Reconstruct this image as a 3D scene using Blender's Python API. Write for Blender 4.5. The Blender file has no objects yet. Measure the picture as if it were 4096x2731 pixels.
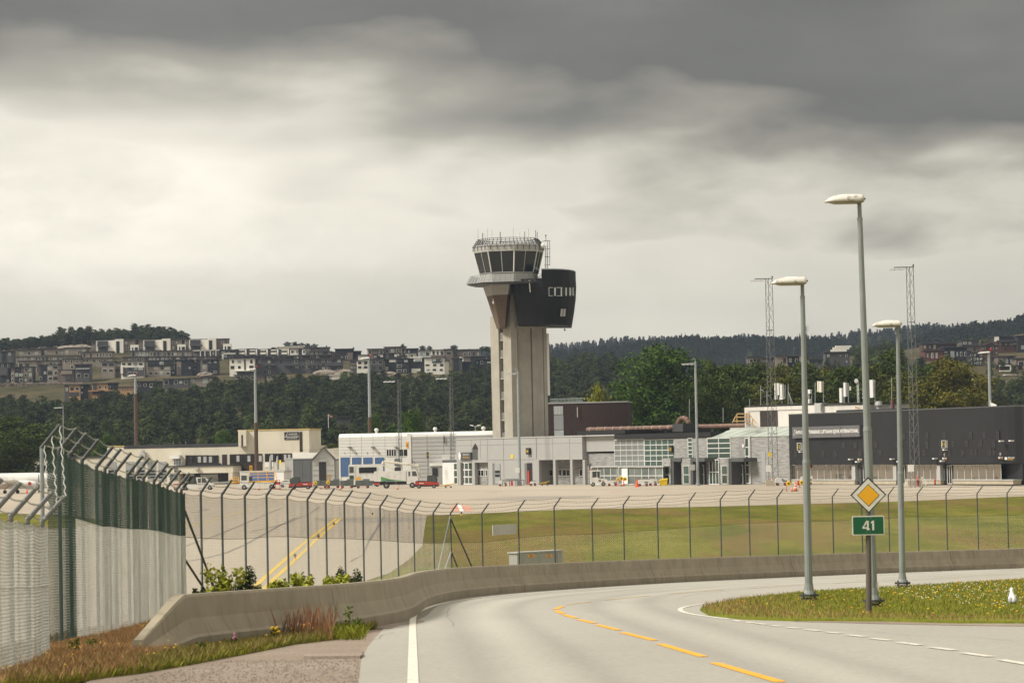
import bpy, bmesh, math, random
import numpy as np
from mathutils import Vector, Matrix, Euler
random.seed(7); np.random.seed(7)
R = math.radians
S = bpy.context.scene
COL = S.collection

# ------------------------------------------------------------------ camera
FPX = 4096 * 100 / 36.0          # focal length in photo pixels (100 mm lens)
cam_d = bpy.data.cameras.new("camera"); cam_d.lens = 100; cam_d.sensor_width = 36
cam_d.clip_start = 0.5; cam_d.clip_end = 20000
cam = bpy.data.objects.new("camera", cam_d); COL.objects.link(cam); S.camera = cam
PITCH = math.atan(434.5 / FPX)
CM = Matrix.Rotation(R(90) + PITCH, 3, 'X') @ Matrix.Rotation(-0.020, 3, 'Z')
cam.matrix_world = CM.to_4x4()
cam_d.dof.use_dof = True; cam_d.dof.focus_distance = 300; cam_d.dof.aperture_fstop = 5.6

# ------------------------------------------------------------------ light
SUN_AZ, SUN_EL = -62.0, 42.0      # azimuth from the view axis (negative = left), elevation
S.view_settings.view_transform = 'Standard'; S.view_settings.look = 'None'
S.view_settings.gamma = 1; S.view_settings.use_curve_mapping = False
S.view_settings.exposure = 0.68
w = bpy.data.worlds.new("World"); S.world = w; w.use_nodes = True
def world():
    nt = w.node_tree; N = nt.nodes; L = nt.links; N.clear()
    def n(t, **k):
        o = N.new(t)
        for a, b in k.items(): setattr(o, a, b)
        return o
    def mth(op, a, b=None, c=None, clamp=False):
        m = n('ShaderNodeMath', operation=op); m.use_clamp = clamp
        for i, v in enumerate((a, b, c)):
            if v is None: continue
            if isinstance(v, (int, float)): m.inputs[i].default_value = v
            else: L.new(v, m.inputs[i])
        return m.outputs[0]
    out = n('ShaderNodeOutputWorld'); bg = n('ShaderNodeBackground')
    tc = n('ShaderNodeTexCoord'); sx = n('ShaderNodeSeparateXYZ'); L.new(tc.outputs['Generated'], sx.inputs[0])
    x, y, z = sx.outputs
    az = mth('ARCTAN2', x, y); el = mth('ARCSINE', z)
    def noise(sc, det, ro, zs, off=0.0, dist=0.0):
        c = n('ShaderNodeCombineXYZ'); L.new(mth('MULTIPLY', x, sc), c.inputs[0]); L.new(mth('MULTIPLY', y, sc), c.inputs[1])
        L.new(mth('MULTIPLY_ADD', z, sc * zs, off), c.inputs[2])
        t = n('ShaderNodeTexNoise'); t.inputs['Scale'].default_value = 1; t.inputs['Detail'].default_value = det; t.inputs['Roughness'].default_value = ro; t.inputs['Distortion'].default_value = dist
        L.new(c.outputs[0], t.inputs['Vector']); return t.outputs['Fac']
    n1 = noise(9, 3, 0.45, 3.6, 3.1, 0.15); n2 = noise(24, 6, 0.55, 2.4, 7.7, 0.25); n3 = noise(3.0, 3, 0.5, 2.2, 1.3)
    # t: how far up in the dark cloud deck a direction lies; the deck hangs lower to the right
    t = mth('MULTIPLY_ADD', az, 0.13, el)
    t = mth('ADD', t, mth('MULTIPLY', mth('SUBTRACT', n1, 0.5), 0.115))
    t = mth('ADD', t, mth('MULTIPLY', mth('SUBTRACT', n2, 0.5), 0.040))
    cr = n('ShaderNodeValToRGB'); L.new(mth('MULTIPLY', t, 4.0), cr.inputs[0])
    e = cr.color_ramp.elements
    e[0].position = 0.0; e[0].color = (0.365, 0.342, 0.29, 1)
    e[1].position = 1.0; e[1].color = (0.21, 0.196, 0.166, 1)
    for p, c in ((0.16, (0.375, 0.35, 0.295, 1)), (0.36, (0.46, 0.43, 0.36, 1)), (0.455, (0.215, 0.196, 0.160, 1)),
                 (0.54, (0.098, 0.093, 0.080, 1)), (0.66, (0.115, 0.110, 0.096, 1))):
        q = e.new(p); q.color = c
    # brighter veil where the sun stands behind thin cloud, left of the view
    def gauss(a0, e0, sa, se):
        a = mth('DIVIDE', mth('SUBTRACT', az, a0), sa); b = mth('DIVIDE', mth('SUBTRACT', el, e0), se)
        r2 = mth('ADD', mth('MULTIPLY', a, a), mth('MULTIPLY', b, b))
        return mth('EXPONENT', mth('MULTIPLY', r2, -1.0))
    g = mth('MULTIPLY', gauss(-0.155, 0.088, 0.13, 0.036), mth('MULTIPLY_ADD', n2, 1.6, 0.1))
    mix = n('ShaderNodeMix', data_type='RGBA'); mix.clamp_factor = True
    L.new(mth('MULTIPLY', g, 0.72), mix.inputs[0]); L.new(cr.outputs[0], mix.inputs[6]); mix.inputs[7].default_value = (0.74, 0.695, 0.59, 1)
    # slow large light/dark variation over the whole sky
    var = mth('MULTIPLY_ADD', n3, 0.7, 0.65)
    vm = n('ShaderNodeVectorMath', operation='SCALE'); L.new(mix.outputs[2], vm.inputs[0]); L.new(var, vm.inputs[3])
    sky = n('ShaderNodeTexSky', sky_type='NISHITA'); sky.sun_disc = False
    sky.sun_elevation = R(SUN_EL); sky.sun_rotation = R(SUN_AZ)
    sm = n('ShaderNodeVectorMath', operation='SCALE'); L.new(sky.outputs[0], sm.inputs[0]); sm.inputs[3].default_value = 0.12
    up = n('ShaderNodeMapRange'); L.new(el, up.inputs[0]); up.inputs[1].default_value = 0.17; up.inputs[2].default_value = 0.8
    up.inputs[3].default_value = 1.0; up.inputs[4].default_value = 3.2      # overcast zenith brighter than the horizon
    vs = n('ShaderNodeVectorMath', operation='SCALE'); L.new(vm.outputs[0], vs.inputs[0]); L.new(up.outputs[0], vs.inputs[3])
    m2 = n('ShaderNodeMix', data_type='RGBA'); m2.inputs[0].default_value = 0.03
    L.new(vs.outputs[0], m2.inputs[6]); L.new(sm.outputs[0], m2.inputs[7])
    L.new(m2.outputs[2], bg.inputs[0]); bg.inputs[1].default_value = 1.0
    L.new(bg.outputs[0], out.inputs[0])
world()
sd = bpy.data.lights.new("sun", 'SUN'); sd.energy = 2.7; sd.angle = R(14); sd.color = (1.0, 0.94, 0.84)
sun = bpy.data.objects.new("sun", sd); COL.objects.link(sun)
_d = Vector((math.sin(R(SUN_AZ)) * math.cos(R(SUN_EL)), math.cos(R(SUN_AZ)) * math.cos(R(SUN_EL)) * -0.6, math.sin(R(SUN_EL))))
sun.rotation_euler = _d.to_track_quat('Z', 'Y').to_euler(); sun.location = _d * 300

# ------------------------------------------------------------------ geometry of the place
AZ = -6.3                                   # level of the airfield below the camera
def zr(y): return -(1.7 + 0.0324 * y) if y < 135 else -6.074
def ray(px, py):
    return CM @ Vector(((px - 2048) / FPX, -(py - 1365.5) / FPX, -1))
def P(px, py, Y):
    d = ray(px, py); return d * (Y / d.y)
def A(px, py, z=AZ):
    d = ray(px, py); return d * (z / d.z)
def G(px, py, dz=0.0):
    d = ray(px, py)
    t = (-1.7 + dz) / (d.z + 0.0324 * d.y)
    if t * d.y > 135 or t < 0: t = (-6.074 + dz) / d.z
    return d * t
def px_of(v):
    l = CM.transposed() @ Vector(v); return (2048 + FPX * l.x / -l.z, 1365.5 - FPX * l.y / -l.z)
def interp(x, pts):
    xs = [p[0] for p in pts]; ys = [p[1] for p in pts]
    return float(np.interp(x, xs, ys))

# ------------------------------------------------------------------ materials
MATS = {}
def mat(name, col, rough=0.8, var=0.12, scale=1.0, metal=0.0, bump=0.0, bscale=None, isl=0.0, spec=None, stretch=None, col2=None, stain=None, trans=0.0, coord='Object'):
    """procedural surface: base colour, noise between two tones, optional relief, optional stain (colour, amount, scale, zstretch)"""
    if name in MATS: return MATS[name]
    m = bpy.data.materials.new(name); m.use_nodes = True; MATS[name] = m
    nt = m.node_tree; N = nt.nodes; L = nt.links
    b = N['Principled BSDF']; b.inputs['Roughness'].default_value = rough; b.inputs['Metallic'].default_value = metal
    if spec is not None: b.inputs['Specular IOR Level'].default_value = spec
    tc = N.new('ShaderNodeTexCoord'); src = tc.outputs[coord]
    if stretch:
        mp = N.new('ShaderNodeMapping'); mp.inputs['Scale'].default_value = stretch; L.new(src, mp.inputs[0]); src = mp.outputs[0]
    no = N.new('ShaderNodeTexNoise'); no.inputs['Scale'].default_value = scale; no.inputs['Detail'].default_value = 6; no.inputs['Roughness'].default_value = 0.6
    L.new(src, no.inputs['Vector'])
    c = Vector(col[:3]); c2 = Vector(col2[:3]) if col2 else None
    lo = (c * (1 - var)); hi = (c * (1 + var)) if c2 is None else c2
    cr = N.new('ShaderNodeValToRGB'); e = cr.color_ramp.elements
    e[0].position = 0.32; e[0].color = (*lo, 1); e[1].position = 0.68; e[1].color = (*hi, 1)
    L.new(no.outputs['Fac'], cr.inputs[0]); cout = cr.outputs[0]
    if isl:
        g = N.new('ShaderNodeNewGeometry'); mr = N.new('ShaderNodeMapRange'); L.new(g.outputs['Random Per Island'], mr.inputs[0])
        mr.inputs[3].default_value = 1 - isl; mr.inputs[4].default_value = 1 + isl
        vm = N.new('ShaderNodeVectorMath'); vm.operation = 'SCALE'; L.new(cout, vm.inputs[0]); L.new(mr.outputs[0], vm.inputs[3]); cout = vm.outputs[0]
    if stain:
        sc_, amt, ss, st = stain
        mp = N.new('ShaderNodeMapping'); mp.inputs['Scale'].default_value = st; L.new(tc.outputs[coord], mp.inputs[0])
        n2 = N.new('ShaderNodeTexNoise'); n2.inputs['Scale'].default_value = ss; n2.inputs['Detail'].default_value = 5; L.new(mp.outputs[0], n2.inputs['Vector'])
        r2 = N.new('ShaderNodeMapRange'); L.new(n2.outputs['Fac'], r2.inputs[0]); r2.inputs[1].default_value = 0.52; r2.inputs[2].default_value = 0.70; r2.inputs[4].default_value = amt
        mx = N.new('ShaderNodeMix'); mx.data_type = 'RGBA'; L.new(r2.outputs[0], mx.inputs[0]); L.new(cout, mx.inputs[6]); mx.inputs[7].default_value = (*sc_, 1); cout = mx.outputs[2]
    L.new(cout, b.inputs['Base Color'])
    if trans:
        b.inputs['Transmission Weight'].default_value = trans
    if bump:
        n3 = N.new('ShaderNodeTexNoise'); n3.inputs['Scale'].default_value = bscale or scale * 6; n3.inputs['Detail'].default_value = 5
        L.new(src, n3.inputs['Vector']); bp = N.new('ShaderNodeBump'); bp.inputs['Strength'].default_value = 1; bp.inputs['Distance'].default_value = bump
        L.new(n3.outputs['Fac'], bp.inputs['Height']); L.new(bp.outputs[0], b.inputs['Normal'])
    return m
def paint(name, col, rough=0.5): return mat(name, col, rough, 0.07, 0.6, bump=0.0)
def leafmat(name, c1, c2):
    return mat(name, c1, 0.85, 0.0, 0.22, isl=0.45, col2=c2, spec=0.15)
WHITE = paint('white_paint', (0.74, 0.73, 0.70)); BLACK = paint('black_paint', (0.018, 0.018, 0.02)); RUB = mat('rubber', (0.02, 0.02, 0.02), 0.8)
GALV = mat('galvanised_steel', (0.30, 0.33, 0.34), 0.55, 0.12, 3, metal=0.3); DKST = mat('dark_steel', (0.05, 0.05, 0.05), 0.6, 0.2, 3)
POSTG = mat('grey_coated_post', (0.075, 0.085, 0.092), 0.6, 0.15, 2); GLASS = mat('dark_glass', (0.012, 0.017, 0.019), 0.08, 0.3, 0.15, spec=0.45)
GREENGL = mat('green_glass', (0.035, 0.065, 0.055), 0.06, 0.4, 0.12, spec=0.9); FRAME = paint('window_frame_white', (0.62, 0.62, 0.60))
ORANGE = paint('orange_plastic', (0.75, 0.10, 0.02)); YEL = paint('yellow_plastic', (0.75, 0.52, 0.01)); REDP = paint('red_paint', (0.50, 0.035, 0.02))
RUST = mat('rusty_pole', (0.095, 0.060, 0.043), 0.9, 0.3, 2.5); AMBER = paint('amber_paint', (0.80, 0.40, 0.01)); CONC = mat('concrete', (0.34, 0.32, 0.28), 0.9, 0.1, 0.5)

# ------------------------------------------------------------------ mesh builder
ORG = {}
class M:
    def __init__(s): s.v = []; s.f = []
    def add(s, vs, fs):
        o = len(s.v); s.v += [tuple(v) for v in vs]; s.f += [tuple(i + o for i in f) for f in fs]; return s
    def hexa(s, p):   # p: 8 points, bottom 0-3 ccw, top 4-7
        return s.add(p, [(0, 3, 2, 1), (4, 5, 6, 7), (0, 1, 5, 4), (1, 2, 6, 5), (2, 3, 7, 6), (3, 0, 4, 7)])
    def box(s, x0, x1, y0, y1, z0, z1, tx=0, ty=0):  # tx, ty: taper of the top
        return s.hexa([(x0, y0, z0), (x1, y0, z0), (x1, y1, z0), (x0, y1, z0), (x0 + tx, y0 + ty, z1), (x1 - tx, y0 + ty, z1), (x1 - tx, y1 - ty, z1), (x0 + tx, y1 - ty, z1)])
    def tube(s, a, b, r, n=6, r2=None, caps=True):
        a = Vector(a); b = Vector(b); d = (b - a)
        if d.length < 1e-6: return s
        d.normalize(); u = d.orthogonal().normalized(); w_ = d.cross(u); r2 = r if r2 is None else r2; vs = []
        for c, rr in ((a, r), (b, r2)):
            for i in range(n):
                t = 2 * math.pi * (i + 0.5) / n; vs.append(c + (u * math.cos(t) + w_ * math.sin(t)) * rr)
        fs = [(i, (i + 1) % n, n + (i + 1) % n, n + i) for i in range(n)]
        if caps: fs += [tuple(range(n))[::-1], tuple(range(n, 2 * n))]
        return s.add(vs, fs)
    def path(s, pts, r, n=6):
        for a, b in zip(pts[:-1], pts[1:]): s.tube(a, b, r, n)
        return s
    def loft(s, rings, cap=True):
        n = len(rings[0]); vs = [p for r in rings for p in r]; fs = []
        for k in range(len(rings) - 1):
            for i in range(n): j = (i + 1) % n; fs.append((k * n + i, k * n + j, (k + 1) * n + j, (k + 1) * n + i))
        if cap: fs += [tuple(range(n))[::-1], tuple(range((len(rings) - 1) * n, len(rings) * n))]
        return s.add(vs, fs)
    def prism(s, poly, vec):    # closed polygon extruded by vec
        v = Vector(vec); return s.loft([[Vector(p) for p in poly], [Vector(p) + v for p in poly]])
    def xz(s, poly, y0, y1):    # side-view outline (x,z) extruded from y0 to y1
        return s.loft([[(x, y0, z) for x, z in poly], [(x, y1, z) for x, z in poly]])
    def lathe(s, prof, n=12, c=(0, 0, 0)):
        return s.loft([[(c[0] + r * math.cos(2 * math.pi * i / n), c[1] + r * math.sin(2 * math.pi * i / n), c[2] + z) for i in range(n)] for r, z in prof])
    def lathe_y(s, prof, n=14, c=(0, 0, 0)):   # axis along y: wheels, reels
        return s.loft([[(c[0] + r * math.cos(2 * math.pi * i / n), c[1] + y, c[2] + r * math.sin(2 * math.pi * i / n)) for i in range(n)] for r, y in prof])
    def blob(s, c, rx, ry, rz, n=8, m=6):
        return s.loft([[(c[0] + rx * math.sin(math.pi * k / m) * math.cos(2 * math.pi * i / n), c[1] + ry * math.sin(math.pi * k / m) * math.sin(2 * math.pi * i / n), c[2] - rz * math.cos(math.pi * k / m)) for i in range(n)] for k in [0.15] + list(range(1, m)) + [m - 0.15]])
    def mesh(s, name, m, org=(0, 0, 0), smooth=False):
        me = bpy.data.meshes.new(name); o = Vector(org)
        me.from_pydata([(v[0] - o.x, v[1] - o.y, v[2] - o.z) for v in s.v], [], s.f); me.materials.append(m)
        bm = bmesh.new(); bm.from_mesh(me); bmesh.ops.recalc_face_normals(bm, faces=bm.faces); bm.to_mesh(me); bm.free()
        if smooth: me.shade_smooth()
        return me
    def build(s, name, m, parent=None, org=None, smooth=False, label=None, loc=None):
        o_ = Vector(org) if org is not None else (ORG[parent.name] if parent else Vector((0, 0, 0)))
        me = s.mesh(name, m, o_, smooth); ob = bpy.data.objects.new(name, me); COL.objects.link(ob)
        if parent: ob.parent = parent; ORG[ob.name] = ORG[parent.name]
        else: ob.location = o_; ORG[ob.name] = o_
        if label: ob['label'] = label
        return ob
def root(name, loc, label, cat, group=None, local=False, rz=0.0):
    o = bpy.data.objects.new(name, None); COL.objects.link(o); o.empty_display_size = 0.5
    o.location = loc; o.rotation_euler = (0, 0, rz); o['label'] = label; o['category'] = cat
    if group: o['group'] = group
    ORG[o.name] = Vector((0, 0, 0)) if local else Vector(loc)
    return o
def tag(o, label, cat, group=None):
    o['label'] = label; o['category'] = cat
    if group: o['group'] = group
    return o
def copy_tree(o, loc, rz=None, label=None, scale=None, par=None):
    c = o.copy(); COL.objects.link(c)
    if par is None:
        c.location = loc
        if rz is not None: c.rotation_euler = (0, 0, rz)
        if label: c['label'] = label
        if scale: c.scale = scale
    else: c.parent = par
    for ch in o.children: copy_tree(ch, None, par=c)
    return c
def struct(name, m, mt, smooth=False):
    o = m.build(name, mt, smooth=smooth); o['kind'] = 'structure'; return o
def text_mesh(txt, size, depth=0.01, ax=1.0, bold=0.0):
    cu = bpy.data.curves.new('t', 'FONT'); cu.body = txt; cu.size = size; cu.extrude = depth; cu.align_x = 'CENTER'; cu.align_y = 'CENTER'
    cu.resolution_u = 2; cu.offset = bold
    ob = bpy.data.objects.new('t', cu); COL.objects.link(ob); bpy.context.view_layer.update()
    me = bpy.data.meshes.new_from_object(ob.evaluated_get(bpy.context.evaluated_depsgraph_get()))
    vs = [(v.co.x * ax, v.co.y, v.co.z) for v in me.vertices]; fs = [tuple(p.vertices) for p in me.polygons]
    bpy.data.objects.remove(ob); bpy.data.curves.remove(cu); bpy.data.meshes.remove(me)
    return vs, fs

# a vertical wall standing between two photo columns at known distances
class Wall:
    def __init__(s, pxa, Ya, pxb, Yb, py=1900):
        a = P(pxa, py, Ya); b = P(pxb, py, Yb); s.a = Vector((a.x, a.y, 0)); b = Vector((b.x, b.y, 0))
        s.u = (b - s.a).normalized(); s.len = (b - s.a).length; s.n = Vector((s.u.y, -s.u.x, 0))
    def uz(s, px, py, w=0.0):
        d = ray(px, py); o = s.a + s.n * w; t = o.dot(s.n) / d.dot(s.n); p = d * t; return (p - s.a).dot(s.u), p.z
    def pt(s, u, z, w=0.0): return s.a + s.u * u + s.n * w + Vector((0, 0, z))
    def box(s, m, u0, u1, z0, z1, w0, w1):
        return m.hexa([s.pt(u0, z0, w1), s.pt(u1, z0, w1), s.pt(u1, z0, w0), s.pt(u0, z0, w0), s.pt(u0, z1, w1), s.pt(u1, z1, w1), s.pt(u1, z1, w0), s.pt(u0, z1, w0)])
    def R(s, x0, y0, x1, y1, w=0.0):
        u0 = s.uz(x0, (y0 + y1) / 2, w)[0]; u1 = s.uz(x1, (y0 + y1) / 2, w)[0]; z1 = s.uz((x0 + x1) / 2, y0, w)[1]; z0 = s.uz((x0 + x1) / 2, y1, w)[1]
        return u0, u1, z0, z1
    def rect(s, m, x0, y0, x1, y1, w0, w1):
        return s.box(m, *s.R(x0, y0, x1, y1, w1), w0, w1)
    def text(s, m, txt, px, py, hpx, w, ax=1.0, wpx=None, bold=0.0):
        u, z = s.uz(px, py, w); h = abs(s.uz(px, py - hpx / 2, w)[1] - s.uz(px, py + hpx / 2, w)[1])
        vs, fs = text_mesh(txt, 1.0, 0.01, 1.0, bold)
        ys = [v[1] for v in vs]; xs = [v[0] for v in vs]; k = h / (max(ys) - min(ys)); cy = (max(ys) + min(ys)) / 2; cx = (max(xs) + min(xs)) / 2
        kx = k * ax
        if wpx: kx = abs(s.uz(px + wpx / 2, py, w)[0] - s.uz(px - wpx / 2, py, w)[0]) / (max(xs) - min(xs))
        return m.add([s.pt(u + (v[0] - cx) * kx, z + (v[1] - cy) * k, w + v[2] + 0.012) for v in vs], fs)
# ------------------------------------------------------------------ haze
hz = M(); hz.box(-1400, 1400, -30, 3600, -8.5, 175)
o = hz.build('haze', WHITE); o['kind'] = 'stuff'; o.data.materials.clear()
hm = bpy.data.materials.new('haze_air'); hm.use_nodes = True; hm.node_tree.nodes.clear()
_o = hm.node_tree.nodes.new('ShaderNodeOutputMaterial'); _v = hm.node_tree.nodes.new('ShaderNodeVolumePrincipled')
_v.inputs['Color'].default_value = (0.62, 0.76, 1.0, 1); _v.inputs['Density'].default_value = 0.00006; _v.inputs['Anisotropy'].default_value = 0.0
hm.node_tree.links.new(_v.outputs[0], _o.inputs['Volume']); o.data.materials.append(hm)

# ------------------------------------------------------------------ terrain
FENCE_LINE = [(-4, -60), (-4, 10), (-6.6, 34), (-7.3, 42), (-8.0, 47), (-8.4, 70), (-2.6, 112.3), (1.6, 118.4), (25.6, 148.6), (60, 192), (220, 330), (900, 900)]
FL = np.array(FENCE_LINE, float)
def side_dist(X, Y):
    """signed distance to the fence line, positive on the airfield side"""
    best = np.full(X.shape, 1e9); sgn = np.ones(X.shape)
    for (ax, ay), (bx, by) in zip(FL[:-1], FL[1:]):
        dx, dy = bx - ax, by - ay; t = np.clip(((X - ax) * dx + (Y - ay) * dy) / (dx * dx + dy * dy), 0, 1)
        ex, ey = X - ax - t * dx, Y - ay - t * dy; d = np.hypot(ex, ey); s_ = np.sign(dx * ey - dy * ex)
        m_ = d < best; best = np.where(m_, d, best); sgn = np.where(m_, s_, sgn)
    return best * sgn
def ground_z(X, Y):
    X = np.asarray(X, float); Y = np.asarray(Y, float)
    near = -(1.7 + 0.0324 * np.clip(Y, 0, 135)); d = side_dist(X, Y)
    t = np.clip((d - 0.8) / 5.5, 0, 1); t = t * t * (3 - 2 * t)
    return near * (1 - t) + AZ * t
gx = np.concatenate([[-9000, -3000, -1000, -400, -200, -100, -60], np.arange(-40, 61, 1.0), [80, 120, 200, 400, 1000, 3000, 9000]])
gy = np.concatenate([[-3000, -800, -200, -60, 0], np.arange(15, 175, 1.0), [200, 260, 400, 700, 1500, 4000, 12000]])
XX, YY = np.meshgrid(gx, gy); ZZ = ground_z(XX, YY) - 0.02
me = bpy.data.meshes.new('ground'); nx, ny = len(gx), len(gy)
fs = [(j * nx + i, j * nx + i + 1, (j + 1) * nx + i + 1, (j + 1) * nx + i) for j in range(ny - 1) for i in range(nx - 1)]
me.from_pydata(np.stack([XX.ravel(), YY.ravel(), ZZ.ravel()], 1).tolist(), [], fs); me.shade_smooth()
ob = bpy.data.objects.new('ground', me); COL.objects.link(ob); ob['kind'] = 'structure'
def field_mat():
    m = bpy.data.materials.new('mown_grass'); m.use_nodes = True; nt = m.node_tree; N = nt.nodes; L = nt.links; b = N['Principled BSDF']
    b.inputs['Roughness'].default_value = 1; b.inputs['Specular IOR Level'].default_value = 0.1
    tc = N.new('ShaderNodeTexCoord')
    def nz(sc, st, det=5, rough=0.6, dist=0.0):
        mp = N.new('ShaderNodeMapping'); mp.inputs['Scale'].default_value = st; L.new(tc.outputs['Object'], mp.inputs[0])
        t = N.new('ShaderNodeTexNoise'); t.inputs['Scale'].default_value = sc; t.inputs['Detail'].default_value = det; t.inputs['Roughness'].default_value = rough; t.inputs['Distortion'].default_value = dist
        L.new(mp.outputs[0], t.inputs['Vector']); return t.outputs['Fac']
    def ramp(f, stops):
        c = N.new('ShaderNodeValToRGB'); L.new(f, c.inputs[0]); e = c.color_ramp.elements
        e[0].position, e[0].color = stops[0][0], (*stops[0][1], 1); e[1].position, e[1].color = stops[-1][0], (*stops[-1][1], 1)
        for p, q in stops[1:-1]: k = e.new(p); k.color = (*q, 1)
        return c.outputs[0]
    base = ramp(nz(0.16, (1, 0.22, 1), 8, 0.72), [(0.28, (0.065, 0.080, 0.010)), (0.44, (0.115, 0.120, 0.016)), (0.57, (0.175, 0.168, 0.028)), (0.75, (0.235, 0.205, 0.05))])
    mk = ramp(nz(0.085, (1, 0.13, 1), 5, 0.6, 1.2), [(0.50, (0, 0, 0)), (0.58, (1, 1, 1))])
    br = ramp(nz(1.6, (1, 0.5, 1)), [(0.3, (0.13, 0.085, 0.03)), (0.7, (0.25, 0.15, 0.065))])
    fine = nz(4.0, (1, 0.35, 1), 6, 0.8)
    ms = N.new('ShaderNodeMath'); ms.operation = 'MULTIPLY'; L.new(mk, ms.inputs[0]); ms.inputs[1].default_value = 0.6
    mx = N.new('ShaderNodeMix'); mx.data_type = 'RGBA'; L.new(ms.outputs[0], mx.inputs[0]); L.new(base, mx.inputs[6]); L.new(br, mx.inputs[7])
    mr = N.new('ShaderNodeMapRange'); L.new(fine, mr.inputs[0]); mr.inputs[1].default_value = 0.3; mr.inputs[2].default_value = 0.7; mr.inputs[3].default_value = 0.55; mr.inputs[4].default_value = 1.45
    vm = N.new('ShaderNodeVectorMath'); vm.operation = 'SCALE'; L.new(mx.outputs[2], vm.inputs[0]); L.new(mr.outputs[0], vm.inputs[3]); L.new(vm.outputs[0], b.inputs['Base Color'])
    bp = N.new('ShaderNodeBump'); bp.inputs['Distance'].default_value = 0.12; L.new(fine, bp.inputs['Height']); L.new(bp.outputs[0], b.inputs['Normal'])
    return m
me.materials.append(field_mat())

def sheet(name, pts, m, lift, sub=None, plane=None):
    """flat or gently sloping sheet from a world outline, following the near slope"""
    bm = bmesh.new(); vs = [bm.verts.new(p) for p in pts]; bm.faces.new(vs)
    bmesh.ops.triangulate(bm, faces=bm.faces[:])
    me_ = bpy.data.meshes.new(name); bm.to_mesh(me_); bm.free()
    for v in me_.vertices: v.co.z = (AZ if plane == 'A' else zr(v.co.y)) + lift
    me_.materials.append(m); o_ = bpy.data.objects.new(name, me_); COL.objects.link(o_); o_['kind'] = 'structure'; return o_

# ---- apron: pale weathered concrete and asphalt of the airfield
def surf_mat(name, c1, c2, c3, sc=0.05, stretch=(1, 0.3, 1), fine=3.0, fv=0.15, bump=0.01, track=None, speck=None):
    m = bpy.data.materials.new(name); m.use_nodes = True; nt = m.node_tree; N = nt.nodes; L = nt.links; b = N['Principled BSDF']; b.inputs['Roughness'].default_value = 0.9
    b.inputs['Specular IOR Level'].default_value = 0.25
    tc = N.new('ShaderNodeTexCoord')
    def nz(s_, st, det=6, rough=0.6, dist=0.0):
        mp = N.new('ShaderNodeMapping'); mp.inputs['Scale'].default_value = st; L.new(tc.outputs['Object'], mp.inputs[0])
        t = N.new('ShaderNodeTexNoise'); t.inputs['Scale'].default_value = s_; t.inputs['Detail'].default_value = det; t.inputs['Roughness'].default_value = rough; t.inputs['Distortion'].default_value = dist
        L.new(mp.outputs[0], t.inputs['Vector']); return t.outputs['Fac']
    cr = N.new('ShaderNodeValToRGB'); L.new(nz(sc, stretch), cr.inputs[0]); e = cr.color_ramp.elements
    e[0].position = 0.3; e[0].color = (*c1, 1); e[1].position = 0.72; e[1].color = (*c3, 1); q = e.new(0.5); q.color = (*c2, 1)
    mr = N.new('ShaderNodeMapRange'); L.new(nz(fine, (1, 0.6, 1), 6, 0.8), mr.inputs[0]); mr.inputs[1].default_value = 0.3; mr.inputs[2].default_value = 0.7; mr.inputs[3].default_value = 1 - fv; mr.inputs[4].default_value = 1 + fv
    vm = N.new('ShaderNodeVectorMath'); vm.operation = 'SCALE'; L.new(cr.outputs[0], vm.inputs[0]); L.new(mr.outputs[0], vm.inputs[3]); col = vm.outputs[0]
    if speck:
        n4 = nz(speck[0], (1, 1, 1), 3, 0.9); r4 = N.new('ShaderNodeMapRange'); L.new(n4, r4.inputs[0]); r4.inputs[1].default_value = 0.60; r4.inputs[2].default_value = 0.68; r4.inputs[4].default_value = speck[1]
        mx = N.new('ShaderNodeMix'); mx.data_type = 'RGBA'; L.new(r4.outputs[0], mx.inputs[0]); L.new(col, mx.inputs[6]); mx.inputs[7].default_value = (*speck[2], 1); col = mx.outputs[2]
    if track:   # darker wheel tracks and a paler crown between them, from the lane attribute of the mesh
        at = N.new('ShaderNodeAttribute'); at.attribute_name = 'lane'; mr3 = N.new('ShaderNodeMapRange'); L.new(at.outputs['Fac'], mr3.inputs[0]); mr3.inputs[1].default_value = -1; mr3.inputs[2].default_value = 1; mr3.inputs[3].default_value = 0.80; mr3.inputs[4].default_value = 1.12
        v3 = N.new('ShaderNodeVectorMath'); v3.operation = 'SCALE'; L.new(col, v3.inputs[0]); L.new(mr3.outputs[0], v3.inputs[3]); col = v3.outputs[0]
    L.new(col, b.inputs['Base Color'])
    bp = N.new('ShaderNodeBump'); bp.inputs['Distance'].default_value = bump; L.new(nz(fine * 8, (1, 1, 1)), bp.inputs['Height']); L.new(bp.outputs[0], b.inputs['Normal'])
    MATS[name] = m; return m
APR = surf_mat('apron_concrete', (0.33, 0.285, 0.225), (0.38, 0.33, 0.262), (0.43, 0.375, 0.30), 0.03, (1, 0.12, 1), 1.2, 0.10)
ap = [A(*p) for p in [(1707, 2061), (1697, 2120), (1690, 2181), (1634, 2238), (1560, 2290), (1380, 2350), (1100, 2390), (800, 2440)]] + [Vector((-16, 96, AZ)), Vector((-60, 80, AZ)), Vector((-400, 80, AZ)), Vector((-700, 900, AZ)), Vector((400, 760, AZ)), Vector((400, 300, AZ)), A(4700, 1966), A(4096, 1984), A(3590, 2005), A(2892, 2024), A(2274, 2037)]
sheet('apron', ap, APR, 0.0, plane='A')
# island of grass seen at the left edge beyond the corner of the fence
sheet('grass_strip', [A(-900, 2040), A(-200, 2046), A(60, 2052), A(330, 2066), A(420, 2085), A(300, 2110), A(60, 2118), A(-900, 2110)], me.materials[0], 0.012, plane='A')
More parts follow.
